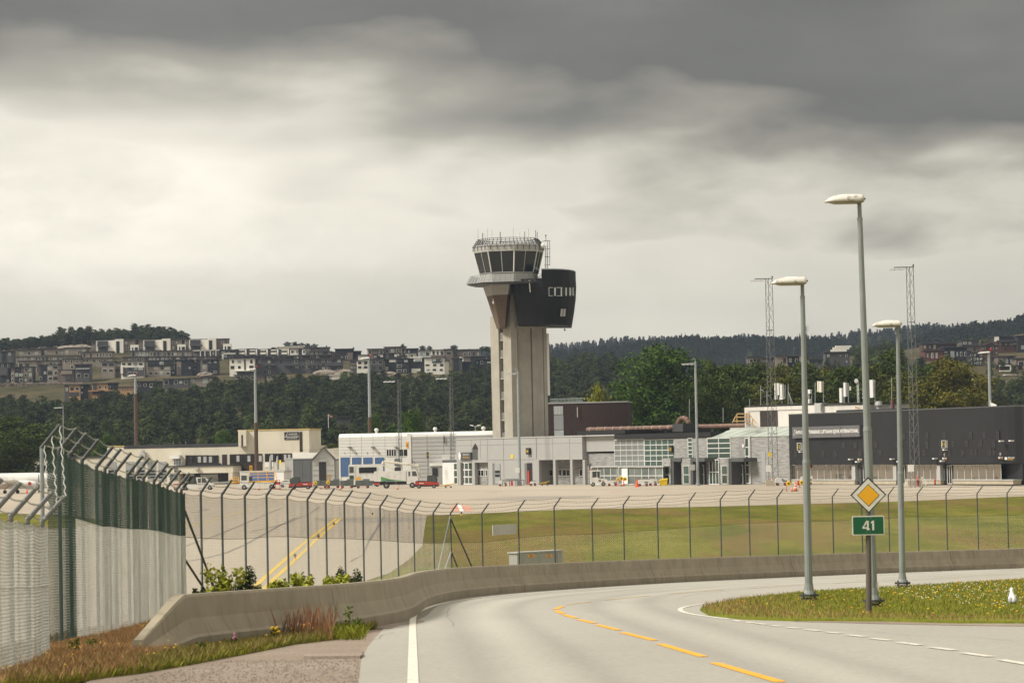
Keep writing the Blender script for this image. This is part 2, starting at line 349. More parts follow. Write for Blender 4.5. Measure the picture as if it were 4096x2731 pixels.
# patches and lines on the apron
APD = mat('apron_patch_dark', (0.27, 0.24, 0.20), 0.9, 0.12, 0.3)
def aline(name, pts, wid, m, lift=0.012, plane='A', closed=False):
    mm = M(); W = [p if isinstance(p, Vector) else (A(*p) if plane == 'A' else G(*p)) for p in pts]
    L_, Rr = [], []
    for i, p in enumerate(W):
        t = (W[min(i + 1, len(W) - 1)] - W[max(i - 1, 0)]).normalized(); n_ = Vector((-t.y, t.x, 0)).normalized() * wid / 2
        L_.append(p + n_); Rr.append(p - n_)
    zz = (lambda v: AZ + lift) if plane == 'A' else (lambda v: zr(v.y) + lift)
    vs = [(v.x, v.y, zz(v)) for ab in zip(L_, Rr) for v in ab]
    fs = [(2 * i, 2 * i + 1, 2 * i + 3, 2 * i + 2) for i in range(len(W) - 1)]
    mm.add(vs, fs); return struct(name, mm, m)
YL = mat('yellow_line_paint', (0.62, 0.42, 0.06), 0.8, 0.15, 1.5); YLF = mat('faded_yellow_paint', (0.50, 0.37, 0.13), 0.8, 0.2, 0.8)
RLF = mat('faded_red_paint', (0.50, 0.25, 0.18), 0.9, 0.25, 0.8); DRK = mat('tar_crack', (0.17, 0.155, 0.135), 0.9, 0.2, 2)
aline('apron_marking', [(940, 2425), (1040, 2325), (1160, 2220), (1230, 2160), (1290, 2115), (1345, 2073)], 0.27, YL)
aline('apron_marking', [(985, 2425), (1080, 2330), (1195, 2225), (1262, 2160), (1320, 2110), (1363, 2072)], 0.27, YL)
aline('apron_marking', [(700, 2118), (810, 2090), (940, 2052), (1005, 2032)], 0.22, YLF)
aline('apron_marking', [(730, 2288), (860, 2278), (1000, 2264), (1100, 2256)], 0.14, YLF)
aline('apron_marking', [(1345, 2072), (1500, 2066), (1700, 2060)], 0.5, YLF)
aline('apron_marking', [(-100, 2004), (40, 2002), (180, 1999)], 0.5, YLF); aline('apron_marking', [(-100, 2034), (100, 2033), (330, 2030)], 0.3, YLF)
aline('apron_marking', [(700, 1988), (1100, 2000), (1500, 2012), (1800, 2006)], 0.35, YLF)
aline('apron_marking', [(2640, 2023), (3100, 2018), (4096, 1978)], 0.3, YLF)
aline('apron_crack', [(690, 2254), (820, 2232), (900, 2212), (980, 2178), (1060, 2134), (1120, 2100), (1190, 2068)], 0.22, DRK)
aline('apron_crack', [(690, 2200), (840, 2150), (960, 2102), (1080, 2050), (1130, 2030)], 0.18, DRK)
aline('apron_crack', [(1000, 2128), (1150, 2092), (1240, 2052), (1280, 2026)], 0.14, DRK)
aline('apron_crack', [(1475, 2165), (1500, 2125), (1535, 2068)], 0.2, DRK); aline('apron_crack', [(1400, 2245), (1450, 2220), (1475, 2165)], 0.12, DRK)
aline('apron_crack', [(770, 2050), (820, 2040), (835, 2036), (800, 2035)], 0.25, DRK)
aline('apron_marking', [(1840, 2022), (1852, 2044)], 2.2, RLF)
aline('apron_marking', [(1836, 2020), (1848, 2044)], 0.4, WHITE, 0.02)
aline('apron_marking', [(1940, 1972), (2010, 1962)], 0.25, RLF); aline('apron_marking', [(2440, 1970), (2500, 1960)], 0.25, RLF)
aline('apron_joint', [(1990, 1986), (2300, 1984), (2640, 1980), (3100, 1976)], 0.9, APD); aline('apron_joint', [(1250, 1968), (1700, 1964), (2100, 1961), (3000, 1952), (4200, 1944)], 1.2, APD)
aline('apron_joint', [(700, 1960), (1200, 1975), (1700, 1998), (2300, 2004), (3000, 1994), (4200, 1962)], 0.7, APD)
sheet('apron_patch', [A(1860, 1996), A(2140, 1984), A(2400, 1982), A(2350, 1990), A(2050, 2000)], APD, 0.008, plane='A')
sheet('apron_patch', [A(1250, 2072), A(1420, 2068), A(1700, 2070), A(1700, 2082), A(1500, 2090), A(1300, 2084)], APD, 0.008, plane='A')

# ---- road
def road_mat():
    m = surf_mat('pale_asphalt', (0.33, 0.318, 0.28), (0.37, 0.357, 0.315), (0.42, 0.405, 0.36), 0.12, (1, 0.25, 1), 9.0, 0.14, 0.004, speck=(60, 0.45, (0.14, 0.135, 0.12)), track=True)
    return m
ROAD = road_mat()
BARR = [(-5.70, 45.2), (-5.1, 48.9), (-4.4, 51.7), (-3.75, 54.6), (-3.1, 58.0), (-2.62, 62.0), (-2.40, 66.5), (-2.42, 71.0), (-2.46, 76), (-2.35, 81), (-1.93, 88.3), (-0.95, 94), (0.55, 98.8), (2.6, 104.5), (5.7, 111.8), (9.0, 117.2), (12.9, 123), (17, 128.2), (21, 132.5), (24.6, 136), (30, 141), (38, 148), (52, 160)]
def smooth_line(pts, step=0.5, it=3):
    p = [np.array(q, float) for q in pts]
    for _ in range(it):
        q = [p[0]]
        for a, b in zip(p[:-1], p[1:]): q += [a * 0.75 + b * 0.25, a * 0.25 + b * 0.75]
        q.append(p[-1]); p = q
    d = [0]
    for a, b in zip(p[:-1], p[1:]): d.append(d[-1] + np.linalg.norm(b - a))
    s_ = np.arange(0, d[-1], step); arr = np.array(p)
    return np.stack([np.interp(s_, d, arr[:, k]) for k in range(arr.shape[1])], 1)
BL = smooth_line(BARR, 0.4)
rd = [Vector((x, y, 0)) for x, y in BL if y > 60.5] + [Vector((120, 165, 0)), Vector((120, 20, 0)), Vector((-1.2, 20, 0))] + [G(*p) for p in [(1434, 2731), (1445, 2642), (1470, 2589), (1500, 2552), (1530, 2520)]]
sheet('road', rd, ROAD, 0.012)
def nrm_(i):
    a = BL[max(i - 2, 0)]; b = BL[min(i + 2, len(BL) - 1)]; t = (b - a) / np.linalg.norm(b - a); return np.array([-t[1], t[0]])
# gravel verge left of the road
GRAV = surf_mat('gravel', (0.30, 0.235, 0.185), (0.36, 0.29, 0.235), (0.42, 0.35, 0.29), 0.5, (1, 0.6, 1), 22, 0.42, 0.02, speck=(16, 0.7, (0.13, 0.115, 0.10)))
sheet('gravel_verge', [Vector((-4.4, 20, 0)), Vector((-5.2, 30, 0)), Vector((-5.8, 40, 0)), Vector((-5.7, 46, 0))] + [Vector((x + 0.25, y, 0)) for x, y in BL if 44 < y < 62] + [Vector((-2.2, 62, 0)), Vector((-1.3, 60, 0)), Vector((-1.2, 20, 0))], GRAV, 0.004)
sheet('gravel_patch', [G(*p) for p in [(1500, 2515), (1560, 2485), (1640, 2478), (1700, 2484), (1690, 2492), (1600, 2500), (1560, 2516)]], GRAV, 0.018)
WL = mat('white_line_paint', (0.66, 0.62, 0.54), 0.8, 0.08, 3, stain=((0.32, 0.30, 0.27), 0.7, 6, (1, 1, 1))); OL = mat('orange_line_paint', (0.78, 0.36, 0.02), 0.8, 0.08, 3)
def gl(pts, wid, m, lift=0.022): return aline('road_marking', pts, wid, m, lift, 'G')
def curve_px(pts, n=10):
    W = [G(*p) for p in pts]; a = smooth_line([(v.x, v.y) for v in W], 0.5, 3); return [Vector((x, y, 0)) for x, y in a] + [W[-1]]
EDGE = curve_px([(1652, 2900), (1652, 2731), (1651, 2589), (1650, 2500), (1653, 2466), (1673, 2446), (1768, 2412), (1937, 2389), (2106, 2375), (2443, 2350), (2723, 2338), (2900, 2331), (3193, 2320), (3472, 2303), (3828, 2282), (4096, 2270), (4400, 2258)])
gl(EDGE, 0.14, WL)
lm = M(); NC = 45; lanes = []
for i, p in enumerate(EDGE):
    t = (EDGE[min(i + 3, len(EDGE) - 1)] - EDGE[max(i - 3, 0)]).normalized(); n_ = Vector((t.y, -t.x, 0))
    for j in range(NC):
        u = 0.12 + 6.6 * j / (NC - 1); q = p + n_ * u; lm.v.append((q.x, q.y, zr(q.y) + 0.015)); g_ = lambda c, s_: math.exp(-((u - c) / s_) ** 2)
        lanes.append((-.8 * g_(.9, .25) - .8 * g_(2.4, .25) - .7 * g_(4.4, .25) - .7 * g_(5.9, .25) + .8 * g_(1.65, .3) + .7 * g_(5.15, .3)) * (1 if 0.12 < u < 6.6 else 0))
lm.f = [(i * NC + j, i * NC + j + 1, (i + 1) * NC + j + 1, (i + 1) * NC + j) for i in range(len(EDGE) - 1) for j in range(NC - 1)]
lo = lm.build('lane_surface', ROAD); lo['kind'] = 'structure'; la = lo.data.attributes.new('lane', 'FLOAT', 'POINT'); la.data.foreach_set('value', lanes)
gl(curve_px([(3300, 2358), (3100, 2382), (2967, 2399), (2850, 2412), (2760, 2424), (2719, 2434), (2722, 2447), (2770, 2459), (2850, 2470), (2920, 2479)]), 0.12, WL)
for a, b in [((390, 1067), (450, 1074)), ((468, 1077), (535, 1084)), ((548, 1088), (628, 1096)), ((645, 1101), (720, 1108)), ((755, 1114), (840, 1122)), ((880, 1130), (980, 1139)), ((1015, 1147), (1120, 1156)), ((1165, 1166), (1280, 1178)), ((1330, 1190), (1455, 1204)), ((1510, 1217), (1655, 1236)), ((1725, 1250), (1885, 1270)), ((1940, 1288), (2130, 1314)), ((2195, 1335), (2400, 1370)), ((2480, 1392), (2700, 1432))]:
    gl([(2700 + a[0] * .5935, 1850 + a[1] * .5935), (2700 + b[0] * .5935, 1850 + b[1] * .5935)], 0.15, WL)
c3 = lambda x, y: (1600 + x * .5618, 1850 + y * .5618); c4 = lambda x, y: (2700 + x * .5935, 1850 + y * .5935)
for a, b in [(c3(1850, 1296), c3(2160, 1388)), (c3(1585, 1214), c3(1812, 1271)), (c3(1405, 1159), c3(1558, 1197)), (c3(1274, 1121), c3(1386, 1147)), (c3(1170, 1087), c3(1254, 1111)), (c3(1112, 1057), c3(1160, 1079)), (c3(1106, 1048), c3(1158, 1026)), (c3(1190, 1015), c3(1360, 993)), (c3(1460, 981), c3(1780, 950)), (c3(1910, 937), c3(2314, 908)), (c4(265, 1356), c4(710, 1486)), (c4(900, 1545), c4(1500, 1730)), (c4(480, 850), c4(880, 825)), (c4(1065, 815), c4(1560, 787)), (c4(1740, 777), c4(2285, 743)), (c4(2500, 730), c4(2900, 705))]:
    gl([a, ((a[0] + b[0]) / 2, (a[1] + b[1]) / 2), b], 0.15 if a[1] > 2425 else 0.09, OL if a[1] > 2425 else mat('worn_orange_paint', (.58, .36, .12), .8, .2, 3))
DIRT = mat('road_edge_dirt', (0.20, 0.175, 0.14), 1.0, 0.3, 5)
def off_line(pts, d):
    out = []
    for i, p in enumerate(pts):
        t = (pts[min(i + 2, len(pts) - 1)] - pts[max(i - 2, 0)]).normalized(); out.append(p + Vector((-t.y, t.x, 0)) * d)
    return out
aline('road_dirt', [Vector((x + nrm_(i)[0] * -.12, y + nrm_(i)[1] * -.12, 0)) for i, (x, y) in enumerate(BL) if y > 62], 0.26, DIRT, 0.019, 'G')
CRK = mat('asphalt_crack', (0.19, 0.18, 0.16), 1, .2, 3)
rq = random.Random(3)
for c_ in ([(1500, 2560), (1530, 2540), (1580, 2532), (1620, 2528)], [(2300, 2395), (2420, 2400), (2500, 2412), (2600, 2416)], [(3300, 2520), (3500, 2528), (3700, 2545), (3900, 2552), (4096, 2570)], [(1800, 2430), (1790, 2470), (1830, 2520)], [(2950, 2380), (3150, 2362), (3350, 2352)]):
    q = [G(x + rq.uniform(-6, 6), y + rq.uniform(-2, 2)) for x, y in c_]; q = [a.lerp(b, t / 4) + Vector((rq.uniform(-.05, .05), rq.uniform(-.05, .05), 0)) for a, b in zip(q[:-1], q[1:]) for t in range(4)]; aline('road_crack', q, .011, CRK, .02, 'G')
# broken slab edge in the gravel
bs = M(); c_ = [G(*p) for p in [(1215, 2622), (1440, 2606), (1452, 2628), (1440, 2634), (1215, 2636)]]
bs.loft([[(v.x, v.y, zr(v.y) - 0.02) for v in c_], [(v.x, v.y, zr(v.y) + 0.05) for v in c_]]); o = bs.build('broken_asphalt_slab', GRAV, org=c_[0]); tag(o, 'broken piece of grey asphalt lying in the gravel beside the road edge', 'slab')
# traffic island ground
ISL = [c4(*p) for p in [(170, 1000), (210, 972), (320, 948), (450, 925), (880, 880), (1400, 850), (1900, 822), (2352, 795), (4800, 690), (4800, 1105), (3000, 1095), (2352, 1088), (1900, 1088), (1400, 1074), (800, 1072), (450, 1060), (230, 1035)]]
IW = [G(*p) for p in ISL]
isl_m = mat('island_turf', (0.16, 0.175, 0.024), 1.0, 0.2, 0.8, bump=0.05, bscale=6, spec=0.1)
im = M(); im.loft([[(v.x, v.y, zr(v.y) - 0.01) for v in IW], [(v.x, v.y, zr(v.y) + 0.06) for v in IW]]); struct('traffic_island', im, isl_m)
gvs = [c4(*p) for p in [(800, 1068), (1400, 1070), (1900, 1082), (2352, 1084), (2700, 1090), (2700, 1118), (2352, 1106), (1900, 1100), (1400, 1090), (800, 1074)]]
sheet('gravel_edge', [G(*p) for p in gvs], GRAV, 0.018)

# ---- concrete barrier, one cast segment at a time
BC = mat('barrier_concrete', (0.30, 0.26, 0.19), 0.92, 0.12, 1.4, bump=0.006, bscale=40, stain=((0.17, 0.145, 0.11), 0.5, 2.2, (2.2, 2.2, 0.35)))
PROF = [(0.0, -0.15), (0.0, 0.24), (0.05, 0.29), (0.16, 0.55), (0.21, 0.90), (0.24, 0.945), (0.42, 0.945), (0.45, 0.90), (0.50, 0.55), (0.60, 0.29), (0.65, 0.24), (0.65, -0.15)]
def nrm(i):
    a = BL[max(i - 2, 0)]; b = BL[min(i + 2, len(BL) - 1)]; t = (b - a) / np.linalg.norm(b - a); return np.array([-t[1], t[0]])   # away from the road
joints_px = [1365, 1715, 2095, 2620, 3172, 3816, 4500]
idx = [0]; pxs = [px_of((x, y, zr(y)))[0] for x, y in BL]
for j in joints_px:
    c = [i for i in range(20, len(BL)) if pxs[i] >= j]
    idx.append(c[0] if c else len(BL) - 1)
SEGL = ['sloped end segment of the concrete road barrier beside the brown grass', 'concrete barrier segment behind the dry reddish weeds at the bend start', 'concrete barrier segment in the tight bend where the white edge line curves', 'concrete barrier segment below the white board on the fence', 'concrete barrier segment behind the orange dashes, left of the lamp posts', 'concrete barrier segment behind the front lamp posts and the green road sign', 'rust streaked concrete barrier segment beyond the last lamp post of the island', 'concrete barrier segment past the last joint at the end of the road']
for k in range(len(idx) - 1):
    i0, i1 = idx[k], idx[k + 1]
    if i1 - i0 < 2: continue
    rings = []; ii = list(range(i0, i1 + 1, 1))
    for q, i in enumerate(ii):
        n_ = nrm(i); x, y = BL[i]
        if k == 0 and q == 0: hs = 0.30
        elif k == 0: hs = min(1.0, 0.30 + 0.70 * (q * 0.4) / 2.3)
        else: hs = 1.0
        e = 0.0
        rr = []
        for (u, z) in PROF:
            if k == 0 and hs < 1: uu = 0.325 + (u - 0.325) * (0.55 + 0.45 * hs) if z > 0.3 else u
            else: uu = u
            rr.append((x + n_[0] * uu, y + n_[1] * uu, zr(y) + (z * hs if z > 0 else z)))
        rings.append(rr)
    # recessed joint: shorten the ends by about 1 cm
    def lerp(r0, r1, t): return [tuple(a + (b - a) * t for a, b in zip(p, q)) for p, q in zip(r0, r1)]
    if k > 0: rings[0] = lerp(rings[0], rings[1], 0.05)
    if len(rings) > 2: rings[-1] = lerp(rings[-1], rings[-2], 0.05)
    mm = M(); mm.loft(rings); o = mm.build('concrete_barrier', BC, org=(BL[i0][0], BL[i0][1], zr(BL[i0][1])))
    tag(o, SEGL[min(k, 7)], 'barrier', 'segments of the concrete road barrier')
BI = idx
# ------------------------------------------------------------------ vegetation
DEC1 = leafmat('leaf_mid', (0.028, 0.062, 0.009), (0.068, 0.115, 0.014)); DEC2 = leafmat('leaf_dark', (0.028, 0.048, 0.009), (0.068, 0.095, 0.018))
DEC3 = leafmat('leaf_yellow', (0.15, 0.16, 0.014), (0.28, 0.27, 0.03)); DEC4 = leafmat('leaf_olive', (0.050, 0.066, 0.011), (0.115, 0.118, 0.018))
PINE = leafmat('pine_needles', (0.020, 0.032, 0.013), (0.040, 0.052, 0.020)); PINE2 = leafmat('pine_needles_light', (0.030, 0.046, 0.014), (0.064, 0.080, 0.024))
BIR = leafmat('birch_leaves', (0.060, 0.090, 0.030), (0.115, 0.145, 0.046)); FARP = leafmat('hazed_pine_needles', (0.018, 0.027, 0.020), (0.034, 0.044, 0.030))  # FARP: bluish distance haze put into the needle colour of the far trees
BARK = mat('bark', (0.09, 0.065, 0.045), 0.95, 0.3, 3); PBARK = mat('pine_bark', (0.16, 0.085, 0.05), 0.95, 0.3, 2)
def leaves(m, blobs, n, size, rs, flat=1.0, inner=0.25, nfreq=0.35, namp=0.35):
    """n leaf-sized quads spread through lobes (cx,cy,cz,rx,ry,rz), clumped by noise"""
    wgt = np.array([b[3] * b[4] + b[3] * b[5] for b in blobs]); wgt = wgt / wgt.sum()
    which = rs.choice(len(blobs), n, p=wgt); B = np.array(blobs)[which]
    d = rs.normal(size=(n, 3)); d /= np.linalg.norm(d, axis=1)[:, None]
    rad = np.where(rs.rand(n) < inner, rs.rand(n) * 0.5 + 0.35, 0.80 + 0.28 * rs.rand(n))
    ph = rs.rand(3) * 50
    fx = nfreq * 9
    nn = np.sin(d[:, 0] * fx + ph[0] + which) * np.sin(d[:, 1] * fx + ph[1] + which * 2) + np.sin(d[:, 2] * fx * 1.3 + ph[2] + d[:, 0] * 4)
    rad *= 1 + namp * 0.35 * nn
    c = B[:, :3] + d * B[:, 3:6] * rad[:, None]
    nor = d + rs.normal(size=(n, 3)) * 0.7; nor[:, 2] += 0.3; nor /= np.linalg.norm(nor, axis=1)[:, None]
    t = np.cross(nor, rs.normal(size=(n, 3))); t /= np.linalg.norm(t, axis=1)[:, None]; b = np.cross(nor, t)
    s_ = size * (0.55 + 0.9 * rs.rand(n)); k = 0.45 + 0.4 * rs.rand(n)
    t *= (s_)[:, None]; b *= (s_ * k)[:, None]; t[:, 2] *= flat; b[:, 2] *= flat
    V = np.stack([c - t * .5, c + b * .5 - t * .1, c + t * .5, c - b * .5 + t * 0.1], 1).reshape(-1, 3)
    o = len(m.v); m.v += V.tolist(); m.f += [(o + 4 * i, o + 4 * i + 1, o + 4 * i + 2, o + 4 * i + 3) for i in range(n)]
    return m
def raw_mesh(m, name, mt):
    me_ = bpy.data.meshes.new(name); me_.from_pydata([tuple(v) for v in m.v], [], m.f); me_.materials.append(mt); return me_
def limbs(m, H, r, crown, rs, n=6, low=0.25):
    m.tube((0, 0, -1.0), (0, 0, H * 0.5), r, 8, r * 0.6, False); m.tube((0, 0, H * 0.5), (rs.normal() * .3, rs.normal() * .3, H * 0.85), r * 0.6, 6, r * 0.2, False)
    for i in range(n):
        a = 2 * math.pi * i / n + rs.rand(); z0 = H * (low + 0.3 * rs.rand()); b = crown[rs.randint(len(crown))]
        m.tube((0, 0, z0), (b[0] * 0.9 + math.cos(a) * .5, b[1] * 0.9 + math.sin(a) * .5, max(b[2], z0 + 1)), r * 0.4, 5, r * 0.1, False)
PROTO = {}
def broadleaf(key, Wd, H, n, size, mt, seed, top=1.0, nb=16, low=0.12):
    """crown of width Wd and height H above ground, made of many lobes"""
    rs = np.random.RandomState(seed); bl = []
    for i in range(nb):
        zf = (i + 0.5) / nb; z = H * (low + (0.92 - low) * zf)
        prof = math.sin(math.pi * min(1, (zf * 0.84 + 0.16)) ** top) ** 0.55
        rr = Wd / 2 * prof * (0.35 + 0.42 * rs.rand()); a = i * 2.4 + rs.rand() * .8
        br = Wd * (0.15 + 0.08 * rs.rand()) * (0.7 + 0.45 * prof)
        bl.append((math.cos(a) * rr, math.sin(a) * rr, z, br, br, br * (0.7 + 0.2 * rs.rand())))
    bl.append((0, 0, H * 0.5, Wd * 0.27, Wd * 0.27, H * 0.3)); bl.append((0, 0, H * 0.86, Wd * .17, Wd * .17, H * .12))
    sb = []                                # every lobe carries smaller clumps, so light tops and dark hollows form
    for b in bl:
        for q in range(9):
            d = rs.normal(size=3); d /= np.linalg.norm(d); d[2] = d[2] * .8 + .15; s_ = .30 + .22 * rs.rand()
            sb.append((b[0] + d[0] * b[3] * .82, b[1] + d[1] * b[4] * .82, b[2] + d[2] * b[5] * .85, b[3] * s_, b[4] * s_, b[5] * s_ * .75))
    m = M(); leaves(m, sb, int(n * .85), size, rs, inner=.12); leaves(m, bl, int(n * .15), size, rs, inner=.6); t = M(); limbs(t, H * 0.9, Wd * 0.028, bl, rs)
    PROTO[key] = (raw_mesh(t, 'trunk', BARK), raw_mesh(m, 'crown', mt)); return key
def pine(key, H, n, size, mt, seed, bare=0.45, spread=0.26, clumps=12):
    rs = np.random.RandomState(seed); bl = []
    for i in range(clumps):
        zf = i / (clumps - 1); z = H * (bare + (0.94 - bare) * zf); rr = H * spread * (1 - 0.75 * zf) * (0.45 + .6 * rs.rand()); a = i * 2.5 + rs.rand()
        br = H * 0.11 * (1.15 - 0.4 * zf); bl.append((math.cos(a) * rr, math.sin(a) * rr, z, br * 1.3, br * 1.3, br * 0.55))
    m = M(); leaves(m, bl, n, size, rs, inner=0.35); t = M(); t.tube((0, 0, -1), (0, 0, H * 0.9), H * 0.022, 6, H * 0.006, False)
    for b in bl[::2]: t.tube((0, 0, b[2] - H * .06), (b[0], b[1], b[2]), H * 0.008, 4, H * 0.003, False)
    PROTO[key] = (raw_mesh(t, 'trunk', PBARK), raw_mesh(m, 'crown', mt)); return key
def spruce(key, H, n, size, mt, seed):
    rs = np.random.RandomState(seed); bl = []
    for i in range(14):
        zf = i / 13; z = H * (0.12 + .84 * zf); r_ = H * 0.17 * (1 - zf) + H * .025
        bl.append((rs.normal() * .1, rs.normal() * .1, z, r_, r_, H * .05))
    m = M(); leaves(m, bl, n, size, rs, inner=.3); t = M(); t.tube((0, 0, -1), (0, 0, H * .95), H * .018, 6, H * .003, False)
    PROTO[key] = (raw_mesh(t, 'trunk', PBARK), raw_mesh(m, 'crown', mt)); return key
def plant(key, name, loc, sc, rz, label, cat='tree', group=None):
    t, c = PROTO[key]; r_ = root(name, loc, label, cat, group, local=True, rz=rz)
    r_.scale = sc if isinstance(sc, tuple) else (sc,) * 3
    for nm, me_ in (('trunk', t), ('crown', c)):
        o_ = bpy.data.objects.new(nm, me_); COL.objects.link(o_); o_.parent = r_
    return r_
# prototypes (unit sizes in metres)
broadleaf('big', 19, 23, 34000, 0.42, DEC1, 3, nb=26, low=0.08)
broadleaf('dark', 13, 17, 17000, 0.38, DEC2, 5, nb=20, low=0.1); broadleaf('darkB', 12, 15, 16000, 0.38, DEC2, 9, nb=18, low=0.1)
broadleaf('olive', 13, 20, 18000, 0.38, DEC4, 6, nb=20, low=0.08); broadleaf('yellow', 9, 8, 7000, 0.32, DEC3, 8, nb=12, low=0.05)
broadleaf('green', 12, 9, 12000, 0.34, DEC1, 12, nb=16, low=0.02)
broadleaf('birch', 7, 12, 4200, 0.42, BIR, 21, nb=12, low=0.1); broadleaf('birchB', 5.5, 11, 3600, 0.40, BIR, 22, nb=10, low=0.1)
pine('pineA', 12, 1900, 0.5, PINE, 31); pine('pineB', 12, 1900, 0.5, PINE2, 32, bare=0.3, spread=.24); spruce('spruceA', 12, 1700, 0.5, PINE, 33); pine('pineC', 10, 1200, 0.55, PINE, 34, bare=0.55, spread=.34, clumps=10)
pine('farA', 12, 260, 1.5, FARP, 35, bare=0.2); spruce('farB', 12, 260, 1.4, FARP, 36)

# ------------------------------------------------------------------ hills
HILLG = mat('hill_ground', (0.045, 0.048, 0.018), 1.0, 0.35, 0.05, bump=0.5, bscale=0.3, col2=(0.105, 0.082, 0.045), spec=0.1)
FORG = mat('forest_floor', (0.022, 0.028, 0.012), 1.0, 0.3, 0.05, spec=0.1)
class Hill:
    def __init__(s, name, px0, px1, bands, mt, ncol=90):
        s.b = bands; s.px0, s.px1 = px0, px1; s.ys = np.array([b[0] for b in bands], float)
        m = M(); rows = []
        for k in range((len(bands) - 1) * 3 + 1):
            rows.append(s.ys[k // 3] if k % 3 == 0 else s.ys[k // 3] + (s.ys[k // 3 + 1] - s.ys[k // 3]) * (k % 3) / 3)
        vs = [tuple(s.pt(px0 + (px1 - px0) * i / (ncol - 1), Y)) for Y in rows for i in range(ncol)]
        m.add(vs, [(j * ncol + i, j * ncol + i + 1, (j + 1) * ncol + i + 1, (j + 1) * ncol + i) for j in range(len(rows) - 1) for i in range(ncol - 1)])
        o_ = m.build(name, mt, smooth=True); o_['kind'] = 'structure'
    def z(s, px, Y):
        zz = []
        for b in s.b:
            v = b[1]
            zz.append(v if isinstance(v, (int, float)) else P(px, interp(px, v), b[0]).z)
        return float(np.interp(Y, s.ys, zz))
    def pt(s, px, Y):
        p = P(px, 1500, Y); return Vector((p.x, Y, s.z(px, Y)))
LH = Hill('hill', -900, 2560, [(715, AZ - 1.0), (800, AZ + 1.5),
    (1150, [(-900, 1655), (0, 1655), (300, 1650), (500, 1625), (900, 1605), (1300, 1590), (1970, 1585), (2300, 1560), (2560, 1600)]),
    (1215, [(-900, 1625), (0, 1625), (400, 1605), (700, 1592), (950, 1575), (1300, 1545), (1600, 1532), (1970, 1540), (2300, 1510), (2560, 1560)]),
    (1290, [(-900, 1580), (0, 1575), (400, 1560), (700, 1530), (950, 1520), (1300, 1508), (1600, 1502), (1970, 1510), (2300, 1470), (2560, 1500)]),
    (1330, [(-900, 1538), (0, 1536), (400, 1524), (560, 1510), (700, 1506), (950, 1503), (1300, 1490), (1600, 1492), (1970, 1500), (2300, 1465), (2560, 1490)]),
    (1400, [(-900, 1480), (0, 1478), (400, 1468), (700, 1452), (950, 1450), (1300, 1450), (1600, 1450), (1970, 1455), (2300, 1455), (2560, 1480)]),
    (1450, [(-900, 1450), (0, 1450), (400, 1432), (700, 1432), (950, 1428), (1300, 1432), (1970, 1440), (2300, 1455), (2560, 1480)]),
    (1500, [(-900, 1420), (0, 1410), (200, 1400), (400, 1392), (700, 1400), (950, 1414), (1300, 1424), (1970, 1432), (2300, 1456), (2560, 1480)]),
    (1560, [(-900, 1410), (0, 1402), (200, 1388), (400, 1376), (700, 1378), (950, 1412), (1300, 1424), (1970, 1430), (2300, 1460), (2560, 1480)]),
    (1800, [(-900, 1480), (400, 1460), (2560, 1520)])], HILLG)
RH = Hill('hill', 2560, 5200, [(700, AZ - 1), (860, AZ + 3),
    (1000, [(2560, 1560), (2800, 1570), (3200, 1560), (3400, 1560), (3700, 1560), (3900, 1570), (4096, 1560), (5200, 1500)]),
    (1100, [(2560, 1510), (2800, 1500), (3200, 1480), (3400, 1470), (3700, 1480), (3900, 1490), (4096, 1490), (5200, 1430)]),
    (1180, [(2560, 1510), (2800, 1500), (3200, 1462), (3400, 1440), (3700, 1430), (3900, 1450), (4096, 1440), (5200, 1380)]),
    (1280, [(2560, 1520), (2800, 1510), (3200, 1470), (3400, 1425), (3700, 1398), (3900, 1400), (4096, 1385), (5200, 1330)]),
    (1400, [(2560, 1540), (2800, 1530), (3200, 1490), (3400, 1440), (3700, 1385), (3900, 1362), (4096, 1335), (5200, 1290)]),
    (1650, [(2560, 1560), (3200, 1520), (3900, 1420), (4096, 1400), (5200, 1350)])], HILLG)
R1 = Hill('far_ridge', 2000, 3500, [(1750, AZ), (2100, [(2000, 1440), (2210, 1428), (2340, 1422), (2450, 1402), (2640, 1384), (2760, 1372), (3050, 1372), (3200, 1368), (3330, 1378), (3500, 1430)]), (2300, [(2000, 1470), (3500, 1470)])], FORG)
R2 = Hill('far_ridge', 1800, 3300, [(2400, AZ), (2800, [(1800, 1430), (2210, 1398), (2330, 1390), (2450, 1374), (2640, 1368), (2740, 1362), (2850, 1373), (2960, 1360), (3060, 1362), (3150, 1380), (3300, 1400)]), (3000, [(1800, 1470), (3300, 1470)])], FORG)
R3 = Hill('far_ridge', 3050, 5200, [(2100, AZ), (2500, [(3050, 1430), (3230, 1386), (3320, 1366), (3450, 1346), (3600, 1336), (3700, 1322), (3800, 1322), (3900, 1314), (4096, 1302), (5200, 1280)]), (2700, [(3050, 1450), (5200, 1380)])], FORG)
R4 = Hill('far_ridge', 3300, 5200, [(1500, [(3300, 1600), (5200, 1600)]), (1850, [(3300, 1500), (3400, 1450), (3560, 1414), (3700, 1364), (3780, 1344), (3860, 1332), (3980, 1319), (4096, 1296), (5200, 1250)]), (2000, [(3300, 1500), (5200, 1400)])], FORG)
R5 = Hill('far_ridge', -1500, 2100, [(2600, AZ), (3000, [(-1500, 1500), (1500, 1500), (1900, 1445), (2100, 1420)]), (3200, [(-1500, 1530), (2100, 1500)])], FORG)

